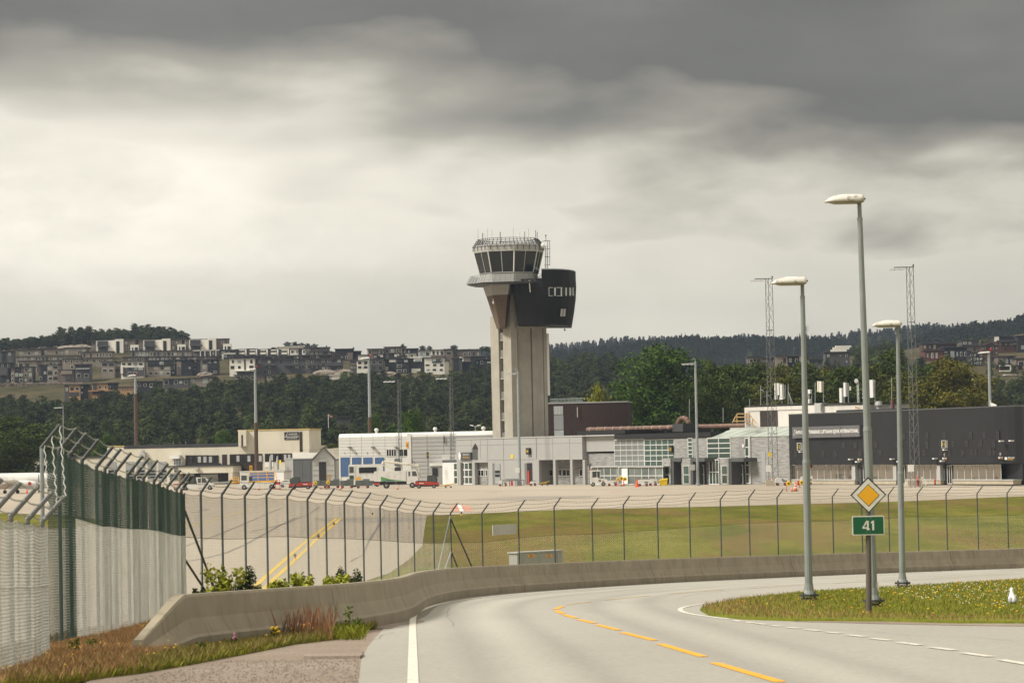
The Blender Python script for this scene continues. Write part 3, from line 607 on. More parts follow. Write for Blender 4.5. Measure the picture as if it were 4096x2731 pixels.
# forest that reads as one mass: instanced on points
def forest(pts, key, scr, name='forest', tilt=0.06):
    me_ = bpy.data.meshes.new(name); me_.from_pydata([tuple(p) for p in pts], [], []); ob_ = bpy.data.objects.new(name, me_); COL.objects.link(ob_); ob_['kind'] = 'stuff'
    t, c = PROTO[key]
    pr = bpy.data.objects.new('proto_' + key, None)
    pm = M(); jm = bpy.data.meshes.new('tree_' + key)
    vs = [tuple(v.co) for v in c.vertices] + [tuple(v.co) for v in t.vertices]; n0 = len(c.vertices)
    fs = [tuple(p.vertices) for p in c.polygons] + [tuple(i + n0 for i in p.vertices) for p in t.polygons]
    jm.from_pydata(vs, [], fs); jm.materials.append(c.materials[0]); jm.materials.append(t.materials[0])
    mi = np.zeros(len(fs), dtype=np.int32); mi[len(c.polygons):] = 1; jm.polygons.foreach_set('material_index', mi)
    po = bpy.data.objects.new('tree_' + key, jm)      # not linked: only the instances appear
    ng = bpy.data.node_groups.new('scatter_' + key, 'GeometryNodeTree')
    ng.interface.new_socket('Geometry', in_out='INPUT', socket_type='NodeSocketGeometry'); ng.interface.new_socket('Geometry', in_out='OUTPUT', socket_type='NodeSocketGeometry')
    N = ng.nodes; L = ng.links; gi = N.new('NodeGroupInput'); go = N.new('NodeGroupOutput'); ip = N.new('GeometryNodeInstanceOnPoints'); oi = N.new('GeometryNodeObjectInfo')
    mp = N.new('GeometryNodeMeshToPoints'); L.new(gi.outputs[0], mp.inputs[0])
    oi.inputs[0].default_value = po
    rv = N.new('FunctionNodeRandomValue'); rv.data_type = 'FLOAT_VECTOR'; rv.inputs[0].default_value = (-tilt, -tilt, 0); rv.inputs[1].default_value = (tilt, tilt, 6.28)
    sv = N.new('FunctionNodeRandomValue'); sv.data_type = 'FLOAT'; sv.inputs[2].default_value = scr[0]; sv.inputs[3].default_value = scr[1]; sv.inputs['Seed'].default_value = 5
    L.new(mp.outputs[0], ip.inputs['Points']); L.new(oi.outputs['Geometry'], ip.inputs['Instance']); L.new(rv.outputs[0], ip.inputs['Rotation']); L.new(sv.outputs[1], ip.inputs['Scale'])
    L.new(ip.outputs[0], go.inputs[0])
    md = ob_.modifiers.new('scatter', 'NODES'); md.node_group = ng
    return ob_
def scatter(h, px0, px1, Y0, Y1, n, seed, ok=None, top=None, th=10):
    rs = np.random.RandomState(seed); out = []
    while len(out) < n:
        px = px0 + (px1 - px0) * rs.rand(); Y = math.sqrt(Y0 * Y0 + (Y1 * Y1 - Y0 * Y0) * rs.rand())
        if ok and not ok(px, Y): n -= 1; continue
        p = h.pt(px, Y) - Vector((0, 0, 0.4))
        if top and px_of(p + Vector((0, 0, th)))[1] < top(px, Y): n -= 1; continue
        out.append(p)
    return out
def okL(px, Y):
    if px > 2150: return True
    lim = 1330
    if Y < lim: return True
    if px < 760 and Y > 1505: return interp(px, [(-900, 1), (600, 1), (740, 0.3)]) > 0.5
    return False
def topL(px, Y):
    if px > 2100: return interp(px, [(2100, 1470), (2210, 1440), (2350, 1405), (2460, 1420), (2560, 1455)])
    if Y > 1505: return interp(px, [(-900, 1350), (0, 1352), (300, 1330), (560, 1312), (740, 1335)])
    return interp(px, [(-900, 1600), (0, 1602), (250, 1602), (470, 1585), (540, 1560), (660, 1548), (860, 1538), (910, 1522), (1100, 1518), (1300, 1510), (1400, 1500), (1560, 1505), (1780, 1498), (1850, 1482), (1970, 1470), (2100, 1470)])
for key, n, sd_, sc_ in (('pineA', 1500, 1, (0.62, 1.05)), ('pineB', 1250, 2, (0.6, 1.0)), ('spruceA', 500, 3, (0.6, 0.95)), ('birch', 420, 4, (0.5, 0.95))):
    forest(scatter(LH, -400, 2560, 760, 1560, int(n * 1.25), sd_, okL, topL, 8.5), key, sc_)
def okR(px, Y):
    return True
def topR(px, Y):
    if Y > 1290: return interp(px, [(2560, 1500), (3300, 1500), (3400, 1400), (3440, 1372), (3560, 1352), (3650, 1385), (3850, 1372), (3900, 1335), (4000, 1318), (4096, 1300), (4700, 1270)])
    return interp(px, [(2560, 1500), (3200, 1490), (3400, 1462), (3420, 1420), (3470, 1385), (3600, 1390), (3680, 1440), (3850, 1462), (3990, 1490), (4096, 1500), (4300, 1500)]) if (px * 7 + Y * 3) % 9 > 1.2 or Y < 1060 else 1420
for key, n, sd_ in (('pineB', 1300, 61), ('birch', 700, 62), ('pineA', 900, 63)):
    forest(scatter(LH, -400, 2150, 1120, 1345, n, sd_, okL, topL, 4.5), key, (.22, .42), 'hill_scrub')
    forest(scatter(RH, 2900, 4700, 950, 1330, n, sd_ + 9, None, topR, 4.5), key, (.22, .42), 'hill_scrub')
forest(scatter(LH, -400, 745, 1508, 1590, 420, 66, None, lambda px, Y: interp(px, [(-900, 1350), (0, 1358), (150, 1352), (240, 1335), (560, 1318), (700, 1320), (745, 1345)]), 6), 'pineB', (.42, .62)); forest(scatter(LH, -400, 745, 1508, 1590, 420, 67, None, lambda px, Y: interp(px, [(-900, 1350), (0, 1358), (150, 1352), (240, 1335), (560, 1318), (700, 1320), (745, 1345)]), 6), 'pineA', (.42, .62))
for key, n, sd_ in (('pineA', 700, 11), ('pineB', 500, 12), ('birch', 250, 13)):
    forest(scatter(RH, 2500, 4700, 800, 1500, int(n * 1.5), sd_, okR, topR), key, (0.6, 1.0))
for h, a, b, y0, y1, n, sd_, sc_ in ((R1, 2000, 3500, 1850, 2120, 1500, 21, (0.4, .62)), (R2, 1800, 3300, 2550, 2820, 1300, 22, (0.45, .7)), (R3, 3050, 4600, 2300, 2520, 1000, 23, (0.45, .7)), (R4, 3300, 4600, 1640, 1870, 1100, 24, (0.4, .65)), (R5, 1300, 2100, 2850, 3020, 150, 25, (0.7, 1.1))):
    forest(scatter(h, a, b, y0, y1, int(n * 1.7), sd_), 'farA', sc_, 'far_forest'); forest(scatter(h, a, b, y0, y1, int(n * 0.9), sd_ + 50), 'farB', sc_, 'far_forest')

# single trees one can tell apart
def tree_at(key, name, px, pytop, Y, H0, W0, wpx, label, base=None, rz=0.0, group=None, hill=None):
    b = base if base is not None else (hill.z(px, Y) if hill else AZ)
    top = P(px, pytop, Y); h = top.z - b; sc = h / H0; wd = wpx / FPX * Y / W0
    return plant(key, name, (top.x, Y, b), (wd, wd, sc), rz, label, group=group)
tree_at('big', 'horse_chestnut_tree', 2655, 1385, 578, 23, 19, 500, 'huge round green chestnut tree behind the brick building', rz=0.4)
tree_at('yellow', 'yellow_green_tree', 2392, 1545, 562, 8, 9, 165, 'small yellow green tree between control tower and huge chestnut', rz=1)
tree_at('dark', 'leafy_tree', 55, 1665, 640, 17, 13, 400, 'dark leafy tree beyond the aeroplane, behind the tall fence corner', rz=2)
tree_at('darkB', 'leafy_tree', -130, 1690, 660, 15, 12, 260, 'dark leafy tree cut by the picture edge beyond the aeroplane tail')
tree_at('green', 'leafy_tree', 425, 1738, 745, 9, 12, 125, 'small green leafy tree above the low cream building, beside the pole')
tree_at('green', 'leafy_tree', 1640, 1640, 610, 9, 12, 215, 'bright green dome shaped tree behind the white hall', rz=1.2)
tree_at('green', 'leafy_tree', 1505, 1655, 620, 9, 12, 90, 'narrow green leafy tree beside the tall pole behind the white hall', rz=2.2)
tree_at('olive', 'leafy_tree', 1330, 1768, 620, 20, 13, 140, 'low olive green tree behind the grey portal house', rz=2.2)
tree_at('green', 'leafy_tree', 900, 1720, 700, 9, 12, 150, 'rounded green tree beside the cream penthouse of the watch building', rz=3)
tree_at('dark', 'leafy_tree', 2290, 1640, 560, 17, 13, 60, 'dark shrub like tree behind the railing at the foot of the tower', rz=3)
TL = [(2840, 1452, 'dark', 150, 'dark leafy tree at the left end of the row behind the roof pipe'), (2930, 1448, 'darkB', 175, 'dark leafy tree left of the lattice mast in the row behind the terminal'), (3030, 1452, 'dark', 170, 'dark leafy tree directly behind the left lattice mast'),
      (3120, 1440, 'olive', 150, 'olive leafy tree just right of the left lattice mast'), (3205, 1452, 'dark', 170, 'dark leafy tree behind the shorter front lamp post'), (3300, 1452, 'olive', 160, 'olive leafy tree behind the twin cream antenna panels'),
      (3385, 1458, 'darkB', 170, 'dark leafy tree behind the round dish mast on the roof'), (3470, 1440, 'olive', 150, 'olive leafy tree behind the tallest lamp post'), (3560, 1400, 'dark', 150, 'dark leafy tree between the tall and the far lamp posts'),
      (3620, 1470, 'olive', 150, 'olive leafy tree behind the right lattice mast'), (3700, 1450, 'darkB', 150, 'dark leafy tree left beside the yellowing crown'), ]
for i, (px, py, k, wpx, lb) in enumerate(TL):
    tree_at(k, 'leafy_tree', px, py, 545 + (i % 3) * 14, {'dark': 17, 'darkB': 15, 'olive': 20}[k], {'dark': 13, 'darkB': 12, 'olive': 13}[k], wpx * 1.9, lb, rz=i * 1.3, group='leafy trees behind the terminal roof')
PROTO['autumn'] = (PROTO['olive'][0], PROTO['olive'][1].copy()); PROTO['autumn'][1].materials[0] = leafmat('leaf_turning', (0.055, 0.065, 0.010), (0.145, 0.125, 0.017))
tree_at('autumn', 'yellowing_tree', 3795, 1412, 530, 20, 13, 420, 'broad tree with yellowing crown behind the black terminal', rz=0.7)
BT = [(240, 1655, 850, 90, 'birch', 'pale green birch behind the dark tree left of the fence posts'), (300, 1650, 860, 80, 'birch', 'pale green birch above the low cream building'), (420, 1668, 840, 70, 'birchB', 'lighter birch left of the rusty pole'), (475, 1675, 835, 60, 'birchB', 'small birch close left of the rusty pole'),
      (590, 1660, 850, 110, 'birch', 'wide pale birch right of the rusty pole'), (870, 1640, 900, 90, 'birch', 'pale birch at the forest edge above the cream roof'), (805, 1712, 780, 50, 'birchB', 'slim light birch left of the cream penthouse'), (1240, 1612, 850, 100, 'birch', 'big rounded birch between the two tall floodlight poles'),
      (1080, 1655, 840, 100, 'birch', 'pale birch behind the penthouse of the watch building'), (1000, 1648, 860, 80, 'birch', 'birch behind the left tall floodlight pole'), (195, 1680, 900, 70, 'birchB', 'yellowish birch above the dark leafy tree'), (700, 1640, 930, 80, 'birch', 'grey green birch halfway up the forest slope')]
for i, (px, py, Y, wpx, k, lb) in enumerate(BT):
    b = LH.z(px, Y); top = P(px, py, Y); H0 = 12 if k == 'birch' else 11
    plant(k, 'birch_tree', (top.x, Y, b), (wpx / FPX * Y / (7 if k == 'birch' else 5.5),) * 2 + (max(6, top.z - b) / H0,), i * 1.1, lb, group='birches at the foot of the hill')
# pines standing against the sky on the ridge
k = 0
for px, py in [(20, 1352), (55, 1365), (95, 1358), (140, 1352), (165, 1340), (205, 1345), (235, 1328), (270, 1330), (300, 1322), (345, 1322), (372, 1330), (400, 1322), (435, 1318), (470, 1322), (500, 1316), (530, 1322), (560, 1308), (578, 1306), (605, 1306), (630, 1304), (655, 1310), (682, 1306), (705, 1325), (725, 1320), (745, 1330)]:
    top = P(px, py, 1530); b = LH.z(px, 1530); h = max(6.0, top.z - b)
    plant('pineC', 'pine_tree', (top.x, 1530, b), (h / 10 * 1.05, h / 10 * 1.05, h / 10), k * 2.1, 'dark pine in the row along the hilltop above the apartment blocks', group='pines along the hilltop'); k += 1
for px, py, wpx, lb in [(1095, 1388, 40, 'single pine beside the long white roof on the ridge'), (1150, 1366, 45, 'tall pine left in the group above the white roof'), (1178, 1366, 45, 'second pine in the group above the white roof'), (1205, 1370, 45, 'middle pine in the group above the white roof'), (1232, 1372, 40, 'fourth pine in the group above the white roof'), (1258, 1374, 40, 'last pine in the group above the white roof'),
                        (1610, 1374, 28, 'small pine on the roofline above the brown block'), (1690, 1381, 38, 'bushy pine behind the black house'), (1718, 1382, 32, 'small pine just left of the white balcony house'), (1815, 1379, 50, 'wide pine behind the brown panelled house'), (1930, 1384, 40, 'umbrella pine left of the control tower'), (1948, 1384, 36, 'second umbrella pine left of the control tower'), (1968, 1390, 36, 'pine half hidden by the control tower')]:
    top = P(px, py, 1530); b = LH.z(px, 1530); h = max(4.0, top.z - b); wv = wpx / FPX * 1530 / 6.8
    plant('pineC', 'pine_tree', (top.x, 1530, b), (wv, wv, h / 10), k * 1.7, lb, group='pines along the hilltop'); k += 1
# ------------------------------------------------------------------ airport buildings
CREAM = mat('cream_render', (0.62, 0.58, 0.48), 0.85, 0.05, 0.25, stain=((0.45, 0.40, 0.32), 0.35, 0.5, (1, 1, 0.3)))
BRWN = mat('dark_brown_panel', (0.028, 0.018, 0.014), 0.6, 0.2, 1); WPANEL = mat('white_panel', (0.66, 0.655, 0.63), 0.55, 0.03, 0.3, stain=((0.5, 0.48, 0.44), 0.3, 0.6, (1, 1, 0.4)))
LGREY = mat('light_grey_panel', (0.40, 0.40, 0.385), 0.6, 0.04, 0.3); GPANEL = mat('grey_panel', (0.34, 0.34, 0.33), 0.6, 0.04, 0.3); SEAM = mat('panel_seam', (0.16, 0.155, 0.15), 0.8, 0.1, 2)
DGREY = mat('dark_grey_cladding', (0.075, 0.078, 0.08), 0.6, 0.08, 0.4); BLKCL = mat('black_cladding', (0.022, 0.0225, 0.024), 0.6, 0.10, 0.3, spec=.25, stain=((0.028, 0.028, 0.028), 0.5, 0.25, (1, 1, 0.5)))
ROOFD = mat('roof_felt', (0.045, 0.045, 0.048), 0.9, 0.2, 0.3); DOORG = mat('grey_door', (0.20, 0.205, 0.21), 0.6, 0.06, 1); BLUE = mat('blue_door', (0.055, 0.12, 0.26), 0.5, 0.08, 0.6)
SHUT = mat('grey_shutter', (0.30, 0.31, 0.31), 0.6, 0.06, 0.5); YSIGN = mat('orange_sign', (0.78, 0.38, 0.02), 0.6, 0.04, 1); PLINTH = mat('plinth_concrete', (0.42, 0.37, 0.28), 0.9, 0.1, 0.8)
CURT = mat('pale_curtain', (0.42, 0.44, 0.44), 0.8, 0.1, 1.5); WINK = mat('pale_sill', (0.5, 0.5, 0.5), 0.6)
def slab_mat():
    m = mat('stone_slips', (0.40, 0.395, 0.38), 0.9, 0.0, 1.0, col2=(0.15, 0.148, 0.145), stretch=(0.7, 0.7, 9.0), bump=0.04, bscale=1.5); return m
STONE = slab_mat()
def brick_mat():
    m = mat('dark_brick', (0.030, 0.018, 0.015), 0.9, 0.0, 1.5, col2=(0.055, 0.032, 0.026), stretch=(1.5, 1.5, 6), bump=0.01); return m
BRK = brick_mat()
def bld(name, wall, label, cat='building'): return root(name, wall.pt(0, AZ), label, cat)
def pane_grid(W, parent, x0, y0, x1, y1, cols, rows, fr=FRAME, gl=GLASS, w=0.03, t=0.07, name='window'):
    """one framed window: frame with mullions (part) and one pane behind it (sub-part)"""
    u0, u1, z0, z1 = W.R(x0, y0, x1, y1, w); f = M(); g = M()
    W.box(g, u0, u1, z0, z1, w - 0.02, w); d = w + 0.05
    for k in range(cols + 1):
        u = u0 + (u1 - u0) * k / cols; W.box(f, u - t / 2, u + t / 2, z0, z1, w, d)
    for k in range(rows + 1):
        z = z0 + (z1 - z0) * k / rows; W.box(f, u0 - t / 2, u1 + t / 2, z - t / 2, z + t / 2, w + 0.003, d + 0.004)
    fo = f.build(name, fr, parent); g.build('pane', gl, fo); return fo
def part(W, parent, name, m, x0, y0, x1, y1, w0, w1, label=None):
    k = M(); W.rect(k, x0, y0, x1, y1, w0, w1); return k.build(name, m, parent, label=label)

# ---- cream watch building on the left
W = Wall(140, 655, 1245, 640)
B = bld('watch_building', W, 'cream two storey watch building with brown window bands and raised upper block')
m = M()
W.rect(m, 430, 1784, 960, 1936, -14, 0); W.rect(m, 930, 1784, 1237, 1936, -14, -0.01); m.build('wall', CREAM, B)
m = M(); W.rect(m, 953, 1720, 1237, 1800, -9, 0.015); W.rect(m, 953, 1720, 984, 1784, 0.015, 1.2); m.build('upper_block', CREAM, B)
m = M(); W.rect(m, 495, 1776, 955, 1790, -12, 0.05); m.build('roof_parapet', ROOFD, B); m = M(); W.rect(m, 430, 1782, 497, 1787, -12, 0.06); m.build('roof_edge', YLF, B); m = M(); W.rect(m, 950, 1716, 1239, 1721, -9.2, 0.1); m.build('roof_edge', YLF, B)
part(W, B, 'panel', BRWN, 965, 1739, 972, 1784, 1.2, 1.23); part(W, B, 'panel', BRWN, 1198, 1726, 1210, 1806, 0.02, 0.05)
s_ = part(W, B, 'sign', BLACK, 1137, 1727, 1195, 1758, 0.02, 0.12)
k = M(); W.rect(k, 1137, 1745, 1195, 1747, 0.12, 0.14); W.text(k, 'AVINOR', 1172, 1736, 8.5, 0.13, wpx=36); W.text(k, 'LUFTHAVNVAKTA', 1167, 1752.5, 5.0, 0.13, wpx=44)
for q in ((1146, 1741, 2.0), (1148, 1735, 1.3), (1150, 1731, 1.0)): W.rect(k, q[0] - q[2], q[1] - q[2], q[0] + q[2], q[1] + q[2], 0.13, 0.15)
k.build('lettering', WHITE, s_)
for i in range(6): x = 744 + i * 22.2; pane_grid(W, B, x, 1822, x + 17.5, 1851, 1, 1, BRWN, GLASS if i in (0, 1, 5) else CURT, 0.06, 0.25)
part(W, B, 'sill_band', BLACK, 740, 1853, 882, 1860, 0.02, 0.35)
for x in (888, ): part(W, B, 'panel', BRWN, x, 1817, x + 20, 1858, 0.02, 0.05)
part(W, B, 'panel', BRWN, 919, 1815, 1050, 1916, 0.02, 0.06)
for i, x in enumerate((922, 944, 966, 988, 1010, 1033)): pane_grid(W, B, x, 1819, x + 15, 1847, 1, 1, BRWN, [GLASS, CURT, GLASS, CURT, GLASS, CURT][i], 0.09, 0.15)
for i, x in enumerate((944, 966, 988, 1010, 1033)): part(W, B, 'panel', BLACK, x - 5, 1850, x - 3, 1914, 0.06, 0.10)
part(W, B, 'panel', BRWN, 1059, 1813, 1168, 1846, 0.02, 0.06)
for i, x in enumerate((1062, 1080, 1098, 1116, 1134, 1150)): pane_grid(W, B, x, 1815, x + 13, 1843, 1, 1, BRWN, [GLASS, CURT, GLASS, GLASS, CURT, CURT][i], 0.09, 0.12)
part(W, B, 'white_cladding', WHITE, 1059, 1847, 1094, 1868, 0.02, 0.08); part(W, B, 'white_cladding', WHITE, 1171, 1810, 1290, 1832, -3, 0.08)
# lower canopy block
m = M(); W.rect(m, 668, 1864, 932, 1892, 0, 6.0); W.rect(m, 914, 1890, 930, 1932, 0.0, 6.0); W.rect(m, 668, 1890, 716, 1934, 0, 6.0); m.build('canopy_block', CREAM, B)
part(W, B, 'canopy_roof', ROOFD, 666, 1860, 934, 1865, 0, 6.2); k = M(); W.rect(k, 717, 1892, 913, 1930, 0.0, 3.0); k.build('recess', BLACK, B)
pane_grid(W, B, 720, 1895, 782, 1922, 3, 1, BLACK, GLASS, 3.05, 0.2); pane_grid(W, B, 680, 1895, 712, 1920, 2, 1, DOORG, GREENGL, 6.03, 0.15); part(W, B, 'door', LGREY, 802, 1896, 872, 1930, 3.02, 3.2)
s_ = part(W, B, 'sign', DGREY, 696, 1870, 709, 1887, 6.02, 6.15); k = M(); W.text(k, 'Avreise', 702.5, 1878, 3.5, 6.16, wpx=10); k.build('lettering', WHITE, s_)
part(W, B, 'lamp_box', LGREY, 779, 1869, 793, 1879, 6.05, 6.6)
# shutter doors of the left wing
for i, x in enumerate((432, 503, 546, 590, 633)):
    o_ = part(W, B, 'shutter_door', SHUT, x, 1846, x + 34, 1925, 0.02, 0.08); k = M()
    for j in range(3): W.rect(k, x + 2, 1880 + j * 12, x + 32, 1888 + j * 12, 0.08, 0.11)
    k.build('door_window', GLASS, o_)
m = M(); W.rect(m, 136, 1832, 432, 1936, -16, -2.0); m.build('low_wing', CREAM, B); m = M(); W.rect(m, 136, 1826, 434, 1832, -17, -1.8); m.build('wing_roof', ROOFD, B)
for x in (146, 190, 235, 280): part(W, B, 'shutter_door', SHUT, x, 1862, x + 36, 1930, -2.0, -1.93)
k = M(); W.rect(k, 557, 1812, 579, 1830, 0.02, 1.2); W.rect(k, 563, 1800, 574, 1812, 0.3, 1.0); k.build('roof_vent', LGREY, B)
k = M(); W.rect(k, 677, 1820, 717, 1834, 0.1, 1.6)
for i in range(6): W.rect(k, 696 + i * 6, 1834, 697 + i * 6, 1860, 1.3, 1.4)
k.build('balcony_awning', WHITE, B); pane_grid(W, B, 694, 1824, 726, 1860, 3, 1, FRAME, GLASS, 0.04, 0.15)
k = M(); W.rect(k, 919, 1772, 940, 1786, -3, -1.5); k.build('roof_box', LGREY, B)
k = M()
for x in (687, 737): k.tube(W.pt(W.uz(x, 1790)[0], W.uz(x, 1792)[1], -1), W.pt(W.uz(x, 1790)[0], W.uz(x, 1764)[1], -1), 0.08, 5)
k.build('roof_pipe', GALV, B)
# sign number 17 on a stand
W17 = Wall(1000, 600, 1100, 600); s17 = root('stand_sign', W17.pt(0, AZ), 'yellow stand number sign 17 on a post above the catering vehicle', 'sign')
k = M(); W17.rect(k, 998, 1861, 1009, 1886, 0, 0.3); f_ = k.build('board', YSIGN, s17); k = M(); W17.text(k, '17', 1003.5, 1873.5, 13, 0.31, wpx=6.5); k.build('lettering', BLACK, f_)
k = M(); W17.rect(k, 1001, 1886, 1006, 1938, 0.05, 0.25); k.build('post', GALV, s17)

# ---- dark grey and white container row
W = Wall(1060, 605, 1265, 598); B = bld('storage_shed', W, 'low dark grey storage shed between the watch building and the portal house')
k = M(); W.rect(k, 1143, 1834, 1268, 1934, -8, 0); k.build('wall', DGREY, B); part(W, B, 'roof_edge', LGREY, 1141, 1831, 1270, 1835, -8, 0.2); part(W, B, 'side_panel', GPANEL, 1140, 1836, 1173, 1934, 0.02, 0.1)
for x in (1173, 1206, 1240): part(W, B, 'joint', SEAM, x, 1836, x + 1.2, 1934, 0.01, 0.08)
k = M()
for x in (1093, 1121):
    u, z = W.uz(x, 1845); b = W.uz(x, 1884)[1]; k.tube(W.pt(u, b, 1), W.pt(u, z, 1), 0.32, 8); k.tube(W.pt(u, z, 1), W.pt(u, W.uz(x, 1822)[1], 1), 0.3, 8, 0.1); k.tube(W.pt(u, b, 1), W.pt(u + 0.9, b, 1), 0.32, 8)
tg = k.build('exhaust_pipe', LGREY, B); part(W, B, 'yellow_plate', YEL, 1117, 1839, 1124, 1856, 1.35, 1.4)
W = Wall(920, 596, 1150, 590); B = bld('site_container', W, 'white and blue site container behind the yellow railed vehicle', 'container')
k = M(); W.rect(k, 960, 1886, 1136, 1940, -3, 0); k.build('wall', WPANEL, B); part(W, B, 'blue_panel', BLUE, 1000, 1890, 1095, 1926, 0.01, 0.05); part(W, B, 'roof', LGREY, 958, 1882, 1138, 1887, -3.1, 0.1)
for x in (962, 978): part(W, B, 'window', CURT, x, 1890, x + 13, 1902, 0.02, 0.06)

# ---- portal house
W = Wall(1243, 574, 1345, 574); B = bld('portal_house', W, 'small gabled grey portal house with open black doorway')
out = [W.uz(*p) for p in [(1250, 1945), (1250, 1842), (1292, 1794), (1300, 1794), (1337, 1838), (1340, 1945)]]
k = M(); k.prism([W.pt(u, z, 0) for u, z in out], -W.n * 8); k.build('wall', LGREY, B)
part(W, B, 'doorway', BLACK, 1276, 1847, 1305, 1926, 0.01, 0.05); part(W, B, 'lintel', GPANEL, 1272, 1834, 1308, 1846, 0.02, 0.2); part(W, B, 'sign', CURT, 1281, 1821, 1296, 1832, 0.02, 0.08)
k = M()
a, b_, c_ = W.uz(1247, 1841), W.uz(1296, 1791), W.uz(1341, 1838)
for p, q in ((a, b_), (b_, c_)): k.hexa([W.pt(p[0], p[1], 0.5), W.pt(q[0], q[1], 0.5), W.pt(q[0], q[1], -8), W.pt(p[0], p[1], -8), W.pt(p[0], p[1] + .25, 0.5), W.pt(q[0], q[1] + .25, 0.5), W.pt(q[0], q[1] + .25, -8), W.pt(p[0], p[1] + .25, -8)])
k.build('roof', DGREY, B); k = M(); W.rect(k, 1341, 1840, 1362, 1944, -8, -0.5); k.build('annex', GPANEL, B)
u0 = W.uz(1300, 1794); u1 = W.uz(1364, 1838); k = M(); k.hexa([W.pt(u0[0], u0[1] + .2, -8.1), W.pt(u1[0] + 1, u0[1] + .2, -8.1), W.pt(u1[0] + 1, u0[1] + 0.2, -16), W.pt(u0[0], u0[1] + .2, -16), W.pt(u0[0], u0[1] + .5, -8.1), W.pt(u1[0] + 1, u0[1] + .5, -8.1), W.pt(u1[0] + 1, u0[1] + .5, -16), W.pt(u0[0], u0[1] + .5, -16)]); 
k = M(); e0 = W.uz(1303, 1797); e1 = W.uz(1341, 1838); k.add([W.pt(e0[0], e0[1] + 0.1, -0.3), W.pt(e1[0], e1[1] + .1, -0.3), W.pt(e1[0] + 1.5, e1[1] + .2, -14), W.pt(e0[0] + 2.5, e0[1] + 0.4, -14)], [(0, 1, 2, 3)]); k.build('roof_side', CREAM, B)
for y in (1860, 1880, 1900): part(W, B, 'joint', SEAM, 1251, y, 1275, y + 1, 0.01, 0.05); part(W, B, 'joint', SEAM, 1306, y, 1336, y + 1, 0.01, 0.05)

# ---- white fire hall
W = Wall(1355, 555, 2015, 548); B = bld('fire_hall', W, 'long white panelled hall with four blue doors and rounded roof edge')
def hall(x0, x1, m_, nm):
    k = M(); u0, u1, z0, z1 = W.R(x0, 1735, x1, 1946); 
    zt = W.uz(1700, 1729)[1]
    prof = [(-30, AZ - 0.3), (0, AZ - 0.3), (0, zt - 0.7), (-0.25, zt - 0.25), (-0.7, zt), (-30, zt)]
    k.loft([[W.pt(u0, z, w) for w, z in prof], [W.pt(u1, z, w) for w, z in prof]]); return k.build(nm, m_, B)
hall(1356, 1641, WPANEL, 'wall'); hall(1641.2, 2014, LGREY, 'wall')
zt = W.uz(1700, 1729)[1]; k = M(); ua, ub = W.uz(1356, 1800)[0], W.uz(2012, 1800)[0]
prof = [(0.03, zt - 0.75), (-0.22, zt - 0.22), (-0.7, zt + 0.03), (-2, zt + 0.05), (-2, zt - 0.8)]
k.loft([[W.pt(ua, z, w) for w, z in prof], [W.pt(ub, z, w) for w, z in prof]]); k.build('roof_edge', WHITE, B)
k = M(); W.rect(k, 1630, 1733, 1645, 1944, 0.0, 0.12); k.build('corner_trim', WPANEL, B)
k = M()
for i in range(13): y = 1737 + i * 15.4; W.rect(k, 1647, y, 1824, y + 1.0, 0.0, 0.03)
for x in (1709, 1775): W.rect(k, x, 1737, x + 1, 1940, 0.0, 0.025)
for i in range(7): y = 1747 + i * 12.5; W.rect(k, 1358, y, 1630, y + 0.6, 0.0, 0.02)
for x in (1400, 1446, 1492, 1540, 1586): W.rect(k, x, 1737, x + .6, 1850, 0.0, 0.018)
k.build('panel_joints', SEAM, B)['kind'] = 'stuff'
for i, x in enumerate((1363, 1409, 1454, 1501)):
    d_ = part(W, B, 'garage_door', BLUE, x, 1829, x + 36, 1905 if i == 0 else 1940, 0.02, 0.08)
    k = M(); W.rect(k, x, 1880, x + 36, 1881, 0.08, 0.1); W.rect(k, x, 1855, x + 36, 1856, 0.08, 0.1); k.build('rail', SEAM, d_)
    k = M(); W.text(k, str(i + 1), x + 16, 1812, 9, 0.02); k.build('number', BLUE, B)
    part(W, B, 'door_post', WHITE, x - 5, 1829, x - 1, 1940, 0.02, 0.12)
for x, c in ((1546, 1585), (1594, 1634)): pane_grid(W, B, x, 1796, c, 1824, 4 if x < 1590 else 2, 1, FRAME, GLASS, 0.03, 0.12)
s_ = part(W, B, 'sign', YSIGN, 1624, 1766, 1633, 1792, 0.13, 0.2); k = M(); W.text(k, '16', 1628.5, 1779, 14, 0.2, wpx=6); k.build('lettering', BLACK, s_)
s_ = part(W, B, 'sign', DGREY, 1578, 1834, 1600, 1862, 0.13, 0.2); k = M(); W.text(k, 'Ankomst\nbagasje', 1589, 1844, 9, 0.2, wpx=17); k.build('lettering', WHITE, s_)
for x in (1397, 1490, 1583): part(W, B, 'wall_lamp', DGREY, x - 6, 1787, x + 6, 1791, 0.02, 0.8)
for x, y, r_ in ((1490, 1728, 5), (1726, 1724, 6), (1920, 1721, 4)):
    u, z = W.uz(x, y); k = M(); p = W.pt(u, z, -3); k.lathe([(0.22, -0.8), (0.25, 0.1), (0.42, 0.3), (0.42, 0.5), (0.3, 0.75), (0.0, 0.8)], 10, p); k.build('roof_vent', WPANEL, B, smooth=False)
u, z = W.uz(1994, 1700); k = M(); k.lathe([(0.35, -1.5), (0.4, 0.4), (0.25, 0.9), (0.12, 1.6), (0, 1.7)], 10, W.pt(u, z, -3)); k.build('roof_vent', WHITE, B)
k = M(); W.rect(k, 1768, 1817, 1830, 1850, 0.02, 2.5); k.build('annex_top', WPANEL, B)
k = M(); W.rect(k, 1718, 1852, 1772, 1863, 0.02, 3.0); k.build('annex_fascia', WHITE, B); k = M(); W.rect(k, 1722, 1862, 1770, 1940, 0.02, 2.8); k.build('annex_wall', GPANEL, B)
